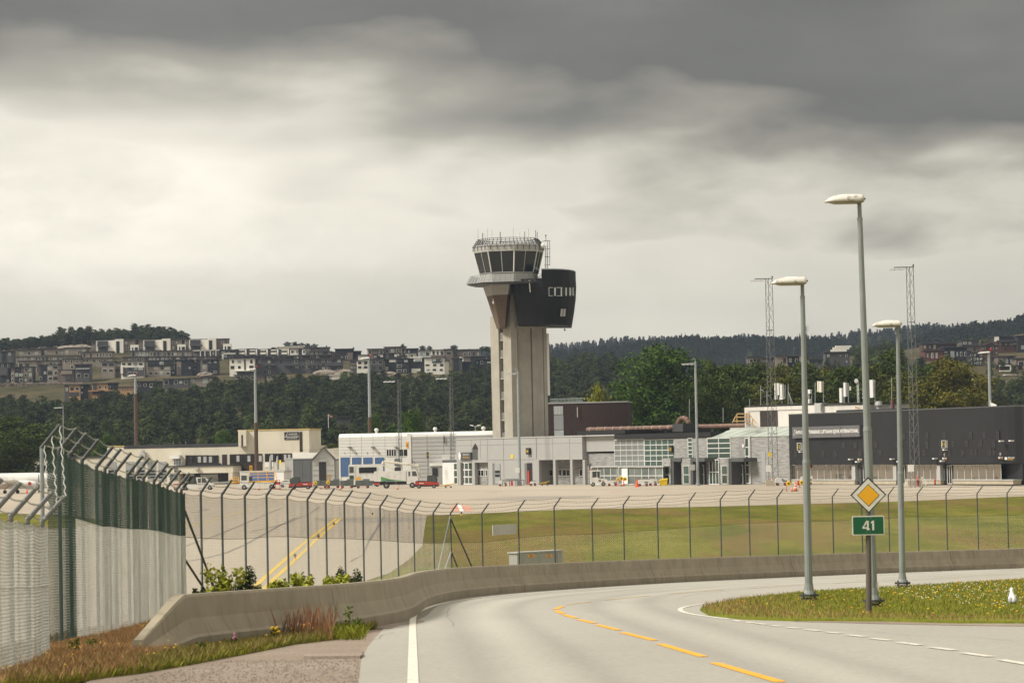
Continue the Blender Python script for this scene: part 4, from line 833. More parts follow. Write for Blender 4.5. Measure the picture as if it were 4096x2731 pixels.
part(W, B, 'door', BLACK, 1729, 1871, 1751, 1905, 2.82, 2.88)
k = M(); u, z = W.uz(1777, 1745, 0.2); k.tube(W.pt(u, z, .2), W.pt(u, z - 1.4, .2), 0.1, 6); k.tube(W.pt(W.uz(1650, 1836)[0], W.uz(1650, 1836)[1], .3), W.pt(W.uz(1650, 1836)[0], W.uz(1650, 1862)[1], .3), 0.08, 6); k.build('wall_pipe', RUST, B)
# sign 15 on a post
W15 = Wall(1650, 540, 1760, 540); s15 = root('stand_sign', W15.pt(0, AZ), 'black stand number sign 15 on a grey post before the hall', 'sign')
k = M(); W15.rect(k, 1706, 1808, 1715, 1831, 0, 0.4); f_ = k.build('board', BLACK, s15); k = M(); W15.text(k, '15', 1710.5, 1820, 12, 0.41, wpx=7); k.build('lettering', YEL, f_)
k = M(); p = A(1716, 1940); a_ = W15.uz(1713, 1831); k.tube(W15.pt(a_[0], a_[1], 0.2), W15.pt(a_[0], AZ, 0.2), 0.09, 6); k.build('post', GALV, s15)

# ---- grey terminal wing
W = Wall(1825, 533, 2492, 492); B = bld('terminal_wing', W, 'light grey flat roofed terminal wing below the control tower')
k = M(); u0, u1, z0, z1 = W.R(1825, 1752, 2492, 1950); zt = W.uz(2150, 1745)[1]
W.box(k, 0.2, W.uz(1960, 1850)[0], AZ + 0.0 + 4.15, zt, -25, 0)             # above the entrance
W.box(k, W.uz(1951, 1850)[0], W.uz(2148, 1900)[0], AZ - .3, zt, -25, -0.01); W.box(k, W.uz(2148, 1850)[0], W.uz(2330, 1850)[0], W.uz(2250, 1838)[1], zt, -25, 0.0); W.box(k, W.uz(2330, 1800)[0], W.uz(2460, 1800)[0], W.uz(2400, 1805)[1], zt, -25, -0.8)
k.build('wall', GPANEL, B)
part(W, B, 'roof_edge', LGREY, 1824, 1747, 2458, 1750, -25.2, 0.1)
k = M()
for x in (1884, 1921, 1950, 2014, 2144, 2210, 2278): W.rect(k, x, 1752, x + .9, 1836 if x not in (2014, 1950) else 1930, 0.0, 0.02)
W.rect(k, 1826, 1776, 2325, 1777, 0.0, 0.015); W.rect(k, 1950, 1838, 2140, 1839, 0, 0.015); k.build('panel_joints', SEAM, B)['kind'] = 'stuff'
k = M(); W.rect(k, 1770, 1850, 1816, 1938, -4, -3.0); k.build('quilted_panel', WPANEL, B)
k = M(); W.rect(k, 1770, 1838, 1955, 1938, -25, -4); k.build('lobby_wall', DGREY, B)
pane_grid(W, B, 1816, 1852, 1830, 1935, 1, 3, FRAME, GREENGL, -2.8, 0.2); pane_grid(W, B, 1844, 1850, 1890, 1935, 3, 3, FRAME, GREENGL, -2.8, 0.25); pane_grid(W, B, 1892, 1850, 1906, 1935, 1, 3, FRAME, GREENGL, -2.8, 0.2)
for x in (1832, 1889): part(W, B, 'pillar', GPANEL, x, 1836, x + 10, 1940, -0.6, 0.05)
W.rect; part(W, B, 'stone_panel', STONE, 1907, 1842, 1950, 1937, -2.5, -1.0); part(W, B, 'window_band', WHITE, 1912, 1877, 1952, 1879, -1.0, -0.9)
pane_grid(W, B, 1913, 1879, 1935, 1904, 2, 1, FRAME, GLASS, -0.95, 0.12); pane_grid(W, B, 1943, 1879, 1950, 1904, 1, 1, FRAME, GLASS, -0.95, 0.12)
k = M(); pr = [W.uz(*p) for p in [(1890, 1838), (1890, 1795), (1902, 1773), (1911, 1788), (1911, 1838)]]; k.prism([W.pt(u, z, 0.02) for u, z in pr], W.n * 0.04); k.build('gable_recess', DGREY, B)
k = M(); pr = [W.uz(*p) for p in [(1890, 1795), (1902, 1773), (1913, 1795)]]; k.prism([W.pt(u, z, 0.07) for u, z in pr], W.n * 0.05); k.build('gable_top', BRWN, B)
s_ = part(W, B, 'sign', DGREY, 1841, 1809, 1882, 1837, 0.05, 0.4); k = M(); W.text(k, 'Ankomst', 1863, 1817, 6, 0.41, wpx=23); u, z = W.uz(1846, 1823); k.prism([W.pt(u + .35 * math.cos(t * .6), z + .75 * math.sin(t * .6), .41) for t in range(10)], W.n * .02); k.build('lettering', WHITE, s_)
k = M(); W.text(k, 'Arrivals', 1863, 1828, 6, 0.41, wpx=23); k.build('lettering', YSIGN, s_)
d_ = part(W, B, 'door', SHUT, 1979, 1853, 2000, 1936, 0.02, 0.1); k = M()
for y in (1881, 1896): W.rect(k, 1980, y, 1999, y + 11, 0.1, 0.12)
k.build('door_window', GLASS, d_); part(W, B, 'door_recess', SEAM, 1970, 1852, 1979, 1938, 0.02, 0.06)
part(W, B, 'door', BLACK, 2108, 1851, 2128, 1936, 0.02, 0.08); part(W, B, 'door_recess', SEAM, 2098, 1852, 2108, 1938, 0.02, 0.06); part(W, B, 'drinks_machine', REDP, 2110, 1882, 2116, 1934, 0.08, 0.14)
s_ = part(W, B, 'sign', BLACK, 2103, 1791, 2116, 1817, 0.02, 0.5); k = M(); W.text(k, '14', 2109, 1804, 13, 0.51, wpx=8); k.build('lettering', YEL, s_)
part(W, B, 'notice', YEL, 2043, 1817, 2052, 1833, 0.02, 0.06)
W2 = W
k = M(); W.rect(k, 2150, 1838, 2460, 1939, -12, -3.0); k.build('recessed_wall', STONE, B)
for x in (2147, 2213, 2281, 2331): part(W, B, 'pillar', GPANEL, x, 1838, x + 9, 1942, -0.5, 0.06)
for x0, x1 in ((2184, 2212), (2226, 2246), (2251, 2280), (2319, 2331), (2341, 2348)): pane_grid(W, B, x0, 1877, x1, 1903, 2 if x1 - x0 > 15 else 1, 1, FRAME, GLASS, -2.9, 0.12)
k = M(); W.rect(k, 2350, 1812, 2460, 1939, -2.9, -1.2); k.build('stone_wall', STONE, B)

# ---- glazed hall and stone faced part
W = Wall(2457, 494, 3160, 452); B = bld('terminal_hall', W, 'terminal middle part with glass grid wall and grey stone cladding')
zt = W.uz(2800, 1752)[1]; k = M(); W.box(k, 0, W.uz(2698, 1800)[0], AZ - .3, W.uz(2500, 1755)[1], -22, -3.5); k.build('hall_core', DGREY, B)
k = M(); u0 = W.uz(2698, 1850)[0]; k2 = W.uz(3158, 1850)[0]; W.box(k, u0, k2, AZ - .3, W.uz(2900, 1748)[1], -22, 0); k.build('wall', STONE, B)
k = M(); W.rect(k, 2457, 1732, 2842, 1752, -20, 0.2); W.rect(k, 2310, 1722, 2500, 1736, -20, -1); k.build('roof_fascia', BLKCL, B)
k = M()
for i in range(9): x = 2350 + i * 62; W.rect(k, x, 1716, x + 5, 1728, -8, -7.6)
W.rect(k, 2690, 1694, 2732, 1726, -8, -5); k.build('roof_plant_box', ROOFD, B)
fo = pane_grid(W, B, 2459, 1757, 2577, 1864, 5, 5, FRAME, mat('clear_glass', (0.16, 0.17, 0.165), 0.1, 0.2, 0.15, spec=0.8), -0.3, 0.1); fo = pane_grid(W, B, 2579, 1757, 2697, 1864, 5, 5, FRAME, GREENGL, -0.3, 0.12)
k = M(); W.rect(k, 2460, 1812, 2578, 1866, -2.5, -0.6); k.build('stone_wall', STONE, B)
# small glass porches
for (x0, x1, w_) in ((2365, 2470, 2.0), (2475, 2540, 3.5), (2540, 2652, 3.5)):
    pane_grid(W, B, x0, 1868, x1, 1936, max(2, int((x1 - x0) / 24)), 2, FRAME, mat('porch_glass', (0.13, 0.15, 0.14), 0.08, 0.3, 0.3, spec=0.8), w_, 0.13); k = M(); W.rect(k, x0 - 2, 1863, x1 + 2, 1868, -1, w_ + .3); k.build('porch_roof', LGREY, B)
part(W, B, 'white_door', WHITE, 2487, 1873, 2510, 1935, 3.6, 3.75)
for x0, x1, c in ((2753, 2770, 1), (2830, 2922, 2), (2982, 2996, 1)):
    pane_grid(W, B, x0, 1752, x1, 1832 if x0 < 2980 else 1932, c, 4 if c == 2 else 5, FRAME, GREENGL, 0.04, 0.13)
for x0, x1 in ((2652, 2683), (2726, 2762), (2880, 2915)):     # stone posts of the porches
    part(W, B, 'porch_post', STONE, x0, 1832, x1, 1936, 0.02, 2.5); pane_grid(W, B, x0 + 8, 1862, x1 - 5, 1934, 1, 2, FRAME, GREENGL, 2.53, 0.1)
for x0, x1 in ((2687, 2724), (2764, 2818), (2918, 2974)):
    part(W, B, 'porch_beam', DGREY, x0, 1831, x1, 1846, 0.02, 2.7); part(W, B, 'porch_side', DGREY, x0, 1846, x0 + 8, 1937, 0.02, 2.6); pane_grid(W, B, x0 + 10, 1860, x1 - 2, 1934, 2, 2, FRAME, GREENGL, 0.6, 0.13)
pane_grid(W, B, 2838, 1838, 2876, 1936, 3, 2, FRAME, GREENGL, 0.6, 0.15); part(W, B, 'door', SHUT, 3046, 1802, 3062, 1930, 0.02, 0.06)
k = M(); W.rect(k, 2996, 1744, 3002, 1935, 0.0, 0.2); k.build('downpipe', LGREY, B)
s_ = part(W, B, 'sign', BLACK, 2676, 1782, 2686, 1810, 0.02, 0.5); k = M(); W.text(k, '13', 2681, 1796, 13, 0.51, wpx=8); k.build('lettering', YEL, s_)
part(W, B, 'wall_lamp', WHITE, 2968, 1776, 2975, 1788, 0.02, 0.3)
# sloping glass roof, one pane after another
RG = mat('pale_roof_glass', (0.42, 0.47, 0.41), 0.25, 0.06, 0.3, spec=0.7); za = W.uz(2990, 1747)[1]
for i in range(8):
    x0 = 2832 + i * 42; ua = W.uz(x0, 1746)[0]; ub = W.uz(x0 + 39, 1746)[0]
    if ub > k2: ub = k2
    k = M(); k.hexa([W.pt(ua, za, 0.1), W.pt(ub, za, 0.1), W.pt(ub + .9, za + 1.25, -4), W.pt(ua + .9, za + 1.25, -4), W.pt(ua, za + .06, 0.1), W.pt(ub, za + .06, 0.1), W.pt(ub + .9, za + 1.31, -4), W.pt(ua + .9, za + 1.31, -4)]); k.build('roof_pane', RG, B)
k = M(); W.box(k, W.uz(2842, 1746)[0], k2, za + 1.3, za + 1.6, -22, -4.02); k.build('roof_ridge', LGREY, B)

# ---- brick building beside the tower
W = Wall(2186, 548, 2512, 546); B = bld('brick_building', W, 'dark brown brick building with pale window column beside the control tower')
k = M(); zt = W.uz(2350, 1612)[1]; W.box(k, 0, W.uz(2512, 1700)[0], AZ, zt, -9, 0); k.build('wall', BRK, B)
k = M(); W.box(k, -0.1, W.uz(2512, 1700)[0] + .1, zt, zt + 0.25, -9, 0.1); k.build('roof_edge', LGREY, B)
part(W, B, 'window', CURT, 2215, 1624, 2252, 1657, 0.02, 0.08); part(W, B, 'window', SHUT, 2216, 1659, 2254, 1718, 0.02, 0.06); part(W, B, 'window', CURT, 2217, 1720, 2255, 1745, 0.02, 0.08)
for x in (2225, 2237): part(W, B, 'mullion', FRAME, x, 1625, x + 1.5, 1657, 0.08, 0.12)
k = M(); u = W.uz(2310, 1640)[0]; k.tube(W.pt(u, W.uz(2310, 1628)[1], .3), W.pt(u, W.uz(2310, 1668)[1], .3), 0.06, 5); k.build('wall_rod', WHITE, B)
# roof railing behind it
W = Wall(2200, 560, 2335, 556); B = root('roof_railing', W.pt(0, zt), 'grey steel roof railing between tower and small yellow tree', 'railing')
k = M(); k3 = M()
for i in range(24): x = 2203 + i * 5.4; W.rect(k3, x, 1594, x + 1.0, 1616, 0, 0.05)
W.rect(k, 2200, 1593, 2332, 1595, 0, 0.08); W.rect(k, 2200, 1604, 2332, 1605, 0, 0.08); k.build('rail', GALV, B); k3.build('bars', GALV, B)
# ---- long roof pipe
W = Wall(2345, 500, 3080, 468); B = root('roof_pipe', W.pt(0, 1), 'long rusty brown ventilation pipe lying on the terminal roof with a bent branch', 'pipe')
BRP = mat('brown_pipe', (0.15, 0.085, 0.06), 0.6, 0.3, 0.6, stain=((0.24, 0.13, 0.07), 0.8, 1.2, (1, 1, 1))); k = M()
u0, z0 = W.uz(2350, 1718, -6); u1, z1 = W.uz(3072, 1700, -6); pts = [W.pt(u0 + (u1 - u0) * t / 8, z0 + (z1 - z0) * t / 8 * 0.75, -6) for t in range(9)]; k.path(pts, 0.42, 10); k.build('main_pipe', BRP, B, smooth=False)
k = M()
for i in range(14):
    p = W.pt(u0 + (u1 - u0) * (i * 0.045 + 0.02), z0 + (z1 - z0) * (i * 0.045) * .75, -6); k.tube(p - W.u * .05, p + W.u * .05, 0.47, 10)
k.build('pipe_rings', LGREY, B); k = M(); c_ = W.uz(2742, 1708, -6)
arc = [W.pt(c_[0] + 1.4 * math.cos(t), c_[1] + 0.1 + 1.5 * math.sin(t), -5.5) for t in [math.pi * q / 8 for q in range(9)]]; k.path(arc, 0.42, 10)
k.tube(arc[-1], arc[-1] - W.u * 1.6, 0.38, 8); k.build('pipe_bend', BRP, B)
# ---- wooden stair on the roof
W = Wall(2945, 466, 3030, 462); B = root('roof_stair', W.pt(0, 2), 'light wooden stair with handrails over the brown roof pipe', 'stair'); WOOD = mat('pale_wood', (0.42, 0.28, 0.13), 0.8, 0.15, 2); k = M()
def seg(k, a, b, w_=0.0, t=0.09): k.tube(W.pt(*W.uz(*a, w_), w_), W.pt(*W.uz(*b, w_), w_), t, 4)
for w_ in (0, 1.2):
    for a, b in (((2948, 1655), (2984, 1655)), ((2948, 1655), (2934, 1684)), ((2984, 1655), (2984, 1684)), ((2948, 1668), (2990, 1668)), ((2984, 1655), (2996, 1655)), ((2996, 1655), (3024, 1692)), ((2984, 1684), (3022, 1706)), ((2948, 1655), (2948, 1690)), ((2996, 1655), (2996, 1690)), ((2940, 1668), (2930, 1690)), ((3010, 1672), (3010, 1698)), ((2934, 1684), (2984, 1684))): seg(k, a, b, w_)
k.build('handrail', WOOD, B); k = M()
for i in range(6):
    a_ = W.uz(2986 + i * 6, 1684 + i * 4.5, 0.6); W.box(k, a_[0] - .15, a_[0] + .15, a_[1] - .03, a_[1] + .03, 0, 1.2)
k.build('steps', BRWN, B)

# ---- white roof building
W = Wall(2984, 478, 3700, 448); B = bld('rooftop_building', W, 'white rendered rooftop building with brown louvre door and antennas')
zt = W.uz(3200, 1622)[1]; zb = W.uz(3100, 1712)[1]; k = M(); W.box(k, 0, W.uz(3262, 1660)[0], zb, zt, -10, 0); W.box(k, W.uz(3285, 1650)[0], W.uz(3470, 1650)[0], zb, zt - .15, -10, -0.3); k.build('wall', mat('weathered_white', (0.60, 0.57, 0.52), 0.9, 0.05, 0.4, stain=((0.40, 0.36, 0.31), 0.4, 0.8, (1, 1, 0.3))), B)
part(W, B, 'pilaster', LGREY, 3258, 1612, 3287, 1655, -1, 0.2); part(W, B, 'louvre_door', BRWN, 3040, 1641, 3110, 1712, 0.02, 0.08); part(W, B, 'roof_edge', DKST, 2984, 1617, 3262, 1620, -10, 0.1); part(W, B, 'roof_edge', DKST, 3285, 1612, 3480, 1615, -10, 0.0)
part(W, B, 'floor_edge', SEAM, 2990, 1640, 3230, 1642, 0, 0.06); part(W, B, 'low_roof', ROOFD, 3345, 1636, 3600, 1650, -6, 0.1); part(W, B, 'pipe_trace', SEAM, 3282, 1615, 3286, 1645, 0.2, 0.3)
part(W, B, 'grey_wall', STONE, 2984, 1650, 3000, 1712, 0.02, 0.05)
k = M(); a_ = [W.uz(*p) for p in ((3424, 1624), (3448, 1634), (3424, 1634))]; k.prism([W.pt(u, z, .1) for u, z in a_], W.n * .1); k.build('wood_gable', WOOD, B)
k = M(); u, z = W.uz(3498, 1630); k.lathe([(0.35, -1), (0.35, 0), (0.6, 0.4), (0.45, 1.0), (0, 1.05)], 10, W.pt(u, z, -1)); k.build('roof_vent', LGREY, B)
part(W, B, 'rust_post', mat('dark_red_steel', (0.10, 0.02, 0.015), 0.7), 3565, 1597, 3572, 1640, -1, -0.7)

# roof antennas, each a thing
def antenna(x, ytop, ybot, kind, label):
    a, b = W.uz(x, ytop), W.uz(x, ybot); B_ = root('antenna_mast', W.pt(b[0], b[1], -1), label, 'antenna', 'antennas on the terminal roof'); k = M(); k.tube(W.pt(b[0], b[1], -1), W.pt(a[0], a[1] - 0.1, -1), 0.07, 6); k.build('pole', GALV, B_)
    if kind[0] == 'panels':
        for dx, y0, y1, wd in kind[1]:
            q = M(); W.rect(q, x + dx - wd / 2, y0, x + dx + wd / 2, y1, -1.1, -0.6); q.build('antenna_panel', kind[2] if len(kind) > 2 else WPANEL, B_)
    if kind[0] == 'cross':
        q = M(); zc = W.uz(x, ytop + 16)[1]
        for s_ in (-1, 1): q.tube(W.pt(a[0], zc, -1), W.pt(a[0] + s_ * 0.7, zc - .35, -1), 0.03, 4)
        for yy in (1625, 1640): q.tube(W.pt(a[0] - .35, W.uz(x, yy)[1], -.5), W.pt(a[0] + .35, W.uz(x, yy)[1], -.5), 0.04, 4)
        q.build('arms', GALV, B_)
    if kind[0] == 'dish':
        q = M(); c = W.pt(a[0], a[1], -0.8); q.loft([[c + W.u * r_ * math.cos(t * .52) + Vector((0, 0, r_ * .85 * math.sin(t * .52))) + W.n * d for t in range(12)] for r_, d in ((0.05, 0), (0.4, .08), (.43, .16), (.3, .18))]); q.build('dish', LGREY, B_)
        q = M(); W.rect(q, x - 16, ytop + 22, x - 12, ytop + 38, -1, -.8); q.build('antenna_panel', CREAM, B_); q = M()
        for i in range(14):
            z0_ = b[1] + (a[1] - b[1]) * i / 14; z1_ = b[1] + (a[1] - b[1]) * (i + 1) / 14; s_ = 1 if i % 2 else -1
            q.tube(W.pt(a[0] - .17 * s_, z0_, -1), W.pt(a[0] + .17 * s_, z1_, -1), .025, 4)
        for s_ in (-1, 1): q.tube(W.pt(a[0] + .17 * s_, b[1], -1), W.pt(a[0] + .17 * s_, a[1], -1), .04, 4)
        q.build('lattice', WPANEL, B_)
    if kind[0] == 'stays':
        q = M()
        for dx in kind[1]: q.tube(W.pt(a[0], W.uz(x, ytop + 30)[1], -1), W.pt(W.uz(x + dx, ybot)[0], b[1], -1), .05, 4)
        q.build('stay', GALV, B_)
antenna(3026, 1541, 1640, ('cross',), 'whip antenna with two drooping arms at the left roof edge'); antenna(3051, 1562, 1650, ('cross',), 'shorter whip antenna with drooping arms before the brown louvre')
antenna(3103, 1532, 1604, ('panels', [(-2, 1532, 1598, 6)]), 'narrow white panel antenna left in the cluster by the lattice mast'); antenna(3112, 1532, 1612, ('panels', [(0, 1532, 1580, 5)]), 'second narrow white panel antenna in the cluster by the mast')
antenna(3124, 1537, 1592, ('panels', [(0, 1537, 1590, 7), (0, 1585, 1597, 12)]), 'tilted white panel antenna over a grey box'); antenna(3136, 1535, 1640, ('stays', (18, 27)), 'bare antenna pole with two slanting stays')
antenna(3230, 1556, 1640, ('panels', [(-3, 1557, 1592, 5), (6, 1558, 1574, 8), (5, 1595, 1636, 5)]), 'panel antenna cluster right beside the shorter lamp post'); antenna(3244, 1526, 1640, ('none',), 'thin green whip antenna beside the shorter lamp post')
antenna(3277, 1522, 1608, ('panels', [(-6, 1524, 1566, 5), (3, 1525, 1568, 10)], CREAM), 'twin cream panel antenna on one slim pole')
antenna(3362, 1528, 1612, ('panels', [(0, 1552, 1610, 9)]), 'lower white panel antenna on a tall grey pole'); antenna(3377, 1529, 1610, ('panels', [(1, 1530, 1586, 8)]), 'taller white panel antenna with dark bracket')
antenna(3414, 1523, 1645, ('dish',), 'white lattice antenna mast with round grey dish'); antenna(3483, 1519, 1620, ('panels', [(2, 1519, 1590, 13), (-30, 1520, 1536, 5), (-31, 1557, 1565, 5), (-31, 1572, 1580, 5), (-31, 1586, 1593, 5)]), 'large white panel antenna beside the tallest lamp post')
antenna(3550, 1506, 1640, ('none',), 'tall thin whip antenna on the dark roof'); antenna(3548, 1596, 1640, ('none',), 'short whip antenna beside the dark red post')
antenna(2741, 1593, 1700, ('none',), 'thin whip antenna rising by the bend of the roof pipe'); antenna(2876, 1627, 1690, ('none',), 'thin whip antenna behind the roof pipe'); antenna(2982, 1592, 1650, ('none',), 'short white whip antenna by the wooden roof stair')
# ---- black terminal
W = Wall(3160, 451, 4012, 398); B = bld('black_terminal', W, 'black clad terminal hall with scattered windows above a glazed ground floor')
W.rect; zt = W.uz(3600, 1643)[1]; zb = W.uz(3600, 1856)[1]; uE = W.uz(4012, 1800)[0]
# plan with the rounded right end
plan = [(0, 0), (uE - 1.5, 0)] + [(uE - 1.5 + 4 * math.sin(t), -4 + 4 * math.cos(t)) for t in [R(15 * q) for q in range(1, 5)]] + [(uE + 30, -18), (uE + 20, -40), (0, -40)]
plan2 = [(uE - 1.5 + 4 * math.sin(R(60)), -4 + 4 * math.cos(R(60)))]
k = M(); k.loft([[W.pt(u, z, w_) for u, w_ in plan] for z in (zb, zt)]); k.build('upper_storey', BLKCL, B)
k = M(); k.loft([[W.pt(u, z, w_ + (0.06 if w_ > -5 else 0)) for u, w_ in plan] for z in (zt, zt + 0.18)]); k.build('roof_edge', DGREY, B)
k = M(); W.box(k, 0.3, uE + 2, AZ - .3, zb, -20, -1.8); k.build('ground_floor_core', BLACK, B)
REFL = mat('reflecting_glass', (0.36, 0.33, 0.29), 0.06, 0.1, 0.10, metal=.85, bump=0.02, bscale=.5)
PL = [(3165, 3408), (3424, 3445), (3455, 3575), (3592, 3610), (3620, 3748), (3766, 3780), (3802, 4005)]
for a_, b_ in PL: pane_grid(W, B, a_, 1858, b_, 1917, max(1, round((b_ - a_) / 28)), 1, FRAME, REFL, -1.0, 0.08)
for x in (3408, 3572, 3748): part(W, B, 'column', LGREY, x, 1858, x + 13, 1934, -1.2, -0.3)
for x in (3445, 3609, 3780): d_ = part(W, B, 'door', DGREY, x - 14, 1858, x, 1935, -1.0, -0.8); 
for x in (3436, 3602, 3790): pane_grid(W, B, x, 1862, x + 18, 1934, 2, 1, FRAME, GLASS, -0.9, 0.1)
for a_, b_ in ((3166, 3419), (3455, 3584), (3620, 3762), (3811, 4052)):
    k = M(); W.rect(k, a_, 1921, b_, 1936, -1.6, -0.2); o_ = k.build('plinth', PLINTH, B); k = M(); W.rect(k, a_ - 1, 1917, b_ + 1, 1921, -1.6, -0.1); k.build('coping', LGREY, o_)
pane_grid(W, B, 4010, 1856, 4120, 1936, 4, 1, FRAME, GREENGL, -2.5, 0.12)
WN = mat('black_window', (0.016, 0.016, 0.018), 0.25, 0.1, 1, spec=0.6)
wins = [(1305, 815, 1), (1505, 812, 1), (1655, 810, 0.9), (1880, 805, 1), (1998, 803, 1), (2112, 800, 1.3), (788, 898, .9), (890, 895, .9), (1068, 892, .9), (1248, 890, .9), (1285, 890, .9), (1505, 880, 1.2), (1620, 880, 1), (1730, 880, 1), (1845, 880, 1), (1965, 878, 1), (2080, 876, 1.4), (378, 975, .9), (615, 970, .9), (718, 968, .9), (930, 966, .9), (1104, 964, .9), (1480, 958, .9), (1622, 955, 1), (1695, 955, 1), (1808, 955, 1), (1888, 955, 1), (1920, 953, 1), (2045, 953, 1), (2080, 950, 1), (1435, 960, .9)]
for x, y, h in wins:
    px = 3000 + x * .466; py = 1350 + y * .466; part(W, B, 'window', WN, px, py, px + 13, py + 29 * h, 0.01, 0.05)
s_ = part(W, B, 'sign', mat('sign_grey', (0.12, 0.12, 0.125), 0.5, 0.05, 0.5), 3169, 1704, 3438, 1749, 0.03, 0.45)
k = M(); u0 = W.uz(3250, 1729)[0]; W.text(k, 'AVINOR KRISTIANSAND LUFTHAVN KJEVIK INTERNATIONAL', 3306, 1727.5, 19, 0.46, wpx=252, bold=.02)
for q in ((3176, 1738, 1.6), (3177, 1729, 1.2), (3179, 1721, 1.8)): W.rect(k, q[0] - q[2], q[1] - q[2], q[0] + q[2], q[1] + q[2], 0.46, 0.48)
k.build('lettering', WHITE, s_)
k = M(); W.rect(k, 3361, 1704, 3362.5, 1749, 0.45, 0.47); k.build('joint', BLACK, s_)
for t_, x, y in (('12', 3196, 1786), ('11', 3774, 1776)):
    s_ = part(W, B, 'sign', WHITE, x - 8, y - 15, x + 8, y + 15, 0.02, 0.4); k = M(); W.rect(k, x - 6.5, y - 13.5, x + 6.5, y + 13.5, 0.4, 0.42); f_ = k.build('face', BLACK, s_); k = M(); W.text(k, t_, x, y, 14, 0.43, wpx=8); k.build('lettering', YEL, s_)
for t_, x, y in (('A', 3439, 1822), ('C', 3778, 1818), ('D', 4002, 1815)):
    k = M(); W.text(k, t_, x, y, 10, 0.02); k.build('letter', WHITE, B); s_ = part(W, B, 'sign', BLACK, x - 10, y + 8, x + 12, y + 22, 0.02, 0.06); k = M(); W.rect(k, x - 8, y + 11, x - 4, y + 19, 0.07, 0.09); W.text(k, 'Ankomst', x + 4, y + 13, 4, 0.07, wpx=11); k.build('lettering', WHITE, s_); k = M(); W.text(k, 'Arrivals', x + 4, y + 18, 3.5, 0.07, wpx=10); k.build('lettering', YSIGN, s_)
s_ = part(W, B, 'sign', BLACK, 4016, 1824, 4062, 1840, 1.4, 1.5); k = M(); W.text(k, 'Ankomst', 4045, 1829, 6, 1.51, wpx=26); W.rect(k, 4019, 1828, 4028, 1838, 1.5, 1.52); k.build('lettering', WHITE, s_); k = M(); W.text(k, 'Arrivals', 4042, 1836.5, 5, 1.51, wpx=21); k.build('lettering', YSIGN, s_)
for x, y in ((3396, 1836), (3424, 1846), (3562, 1835), (3590, 1845), (3733, 1833), (3762, 1843), (3773, 1798), (3198, 1806), (3998, 1763), (4038, 1762)): part(W, B, 'wall_lamp', WHITE, x - 4, y - 2, x + 3, y + 3, 0.05, 0.7)
part(W, B, 'orange_notice', ORANGE, 3234, 1860, 3243, 1870, -0.9, -0.85)
# flag on the roof
u, z = W.uz(3823, 1634); B = root('roof_flag', W.pt(u, z, -6), 'white flag with black lettering flying above the black terminal roof', 'flag'); k = M(); z1 = W.uz(3823, 1603)[1]; k.tube(W.pt(u, z - .5, -6), W.pt(u, z1, -6), .06, 6); k.build('pole', WHITE, B)
k = M(); rows = []
for i in range(9):
    t = i / 8; rows.append([W.pt(u + .1 + 1.55 * t, z1 - .35 - .25 * t * 1.2 + .08 * math.sin(t * 7) - s_ * .85, -6 + .15 * math.sin(t * 8)) for s_ in (0, 1)])
k.add([p for r_ in rows for p in r_], [(2 * i, 2 * i + 2, 2 * i + 3, 2 * i + 1) for i in range(8)]); f_ = k.build('cloth', WHITE, B); k = M(); W.text(k, 'AVI', 3839, 1628, 6, -5.8, wpx=12); k.build('lettering', BLACK, f_)
# ------------------------------------------------------------------ control tower
TC = mat('tower_concrete', (0.34, 0.315, 0.265), 0.9, 0.10, 0.4, bump=0.01, stain=((0.22, 0.20, 0.165), 0.6, 0.6, (1.2, 1.2, 0.12)))
TY = 530.0; SC = TY / 505; _P = P
def P(px, py, Y): return _P(px, py, Y + TY - 505)
Cn = _P(2052, 1740, TY); Cn = Vector((Cn.x, Cn.y, 0)); T = root('control_tower', (Cn.x, Cn.y, AZ), 'tall concrete control tower with glazed cab and black box on its shoulder', 'tower')
def tz(py, Y=505): return P(2050, py, Y).z
e1 = Vector((math.cos(R(30)), math.sin(R(30)), 0)); e2 = Vector((-math.sin(R(30)), math.cos(R(30)), 0))
def tp(u, v, z): return Cn + e1 * (u * SC) + e2 * (v * SC) + Vector((0, 0, z))
def tbox(k, u0, u1, v0, v1, z0, z1): return k.hexa([tp(u0, v0, z0), tp(u1, v0, z0), tp(u1, v1, z0), tp(u0, v1, z0), tp(u0, v0, z1), tp(u1, v0, z1), tp(u1, v1, z1), tp(u0, v1, z1)])
ztop = tz(1290)
k = M(); tbox(k, 1.2, 7.7, 0.6, 7.6, AZ, tz(1258)); k.build('shaft', TC, T)
k = M(); tbox(k, 0.3, 4.5, 0.5, 5.5, ztop, tz(1142)); k.build('upper_shaft', TC, T)
# lit left side: two pillars with the open stair between them
k = M(); k.loft([[tp(-.02, 0, AZ), tp(-.02, 2.9, AZ), tp(1.25, 2.9, AZ), tp(1.25, 0, AZ)], [tp(-.02, 0, ztop + 8), tp(-.02, 2.9, ztop + 8), tp(1.25, 2.9, ztop + 8), tp(1.25, 0, ztop + 8)]]); k.build('pillar', TC, T)
k = M(); k.loft([[tp(-0.02, 4.4, AZ), tp(-0.02, 7.2, AZ), tp(1.25, 7.2, AZ), tp(1.25, 4.4, AZ)], [tp(-0.02, 4.5, tz(1258)), tp(-0.02, 7.4, tz(1258)), tp(1.25, 7.4, tz(1258)), tp(1.25, 4.5, tz(1258))]]); k.build('pillar', TC, T)
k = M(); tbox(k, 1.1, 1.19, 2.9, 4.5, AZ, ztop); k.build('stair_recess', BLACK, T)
DK = mat('landing_grey', (0.17, 0.165, 0.15), 0.8, 0.1, 1)
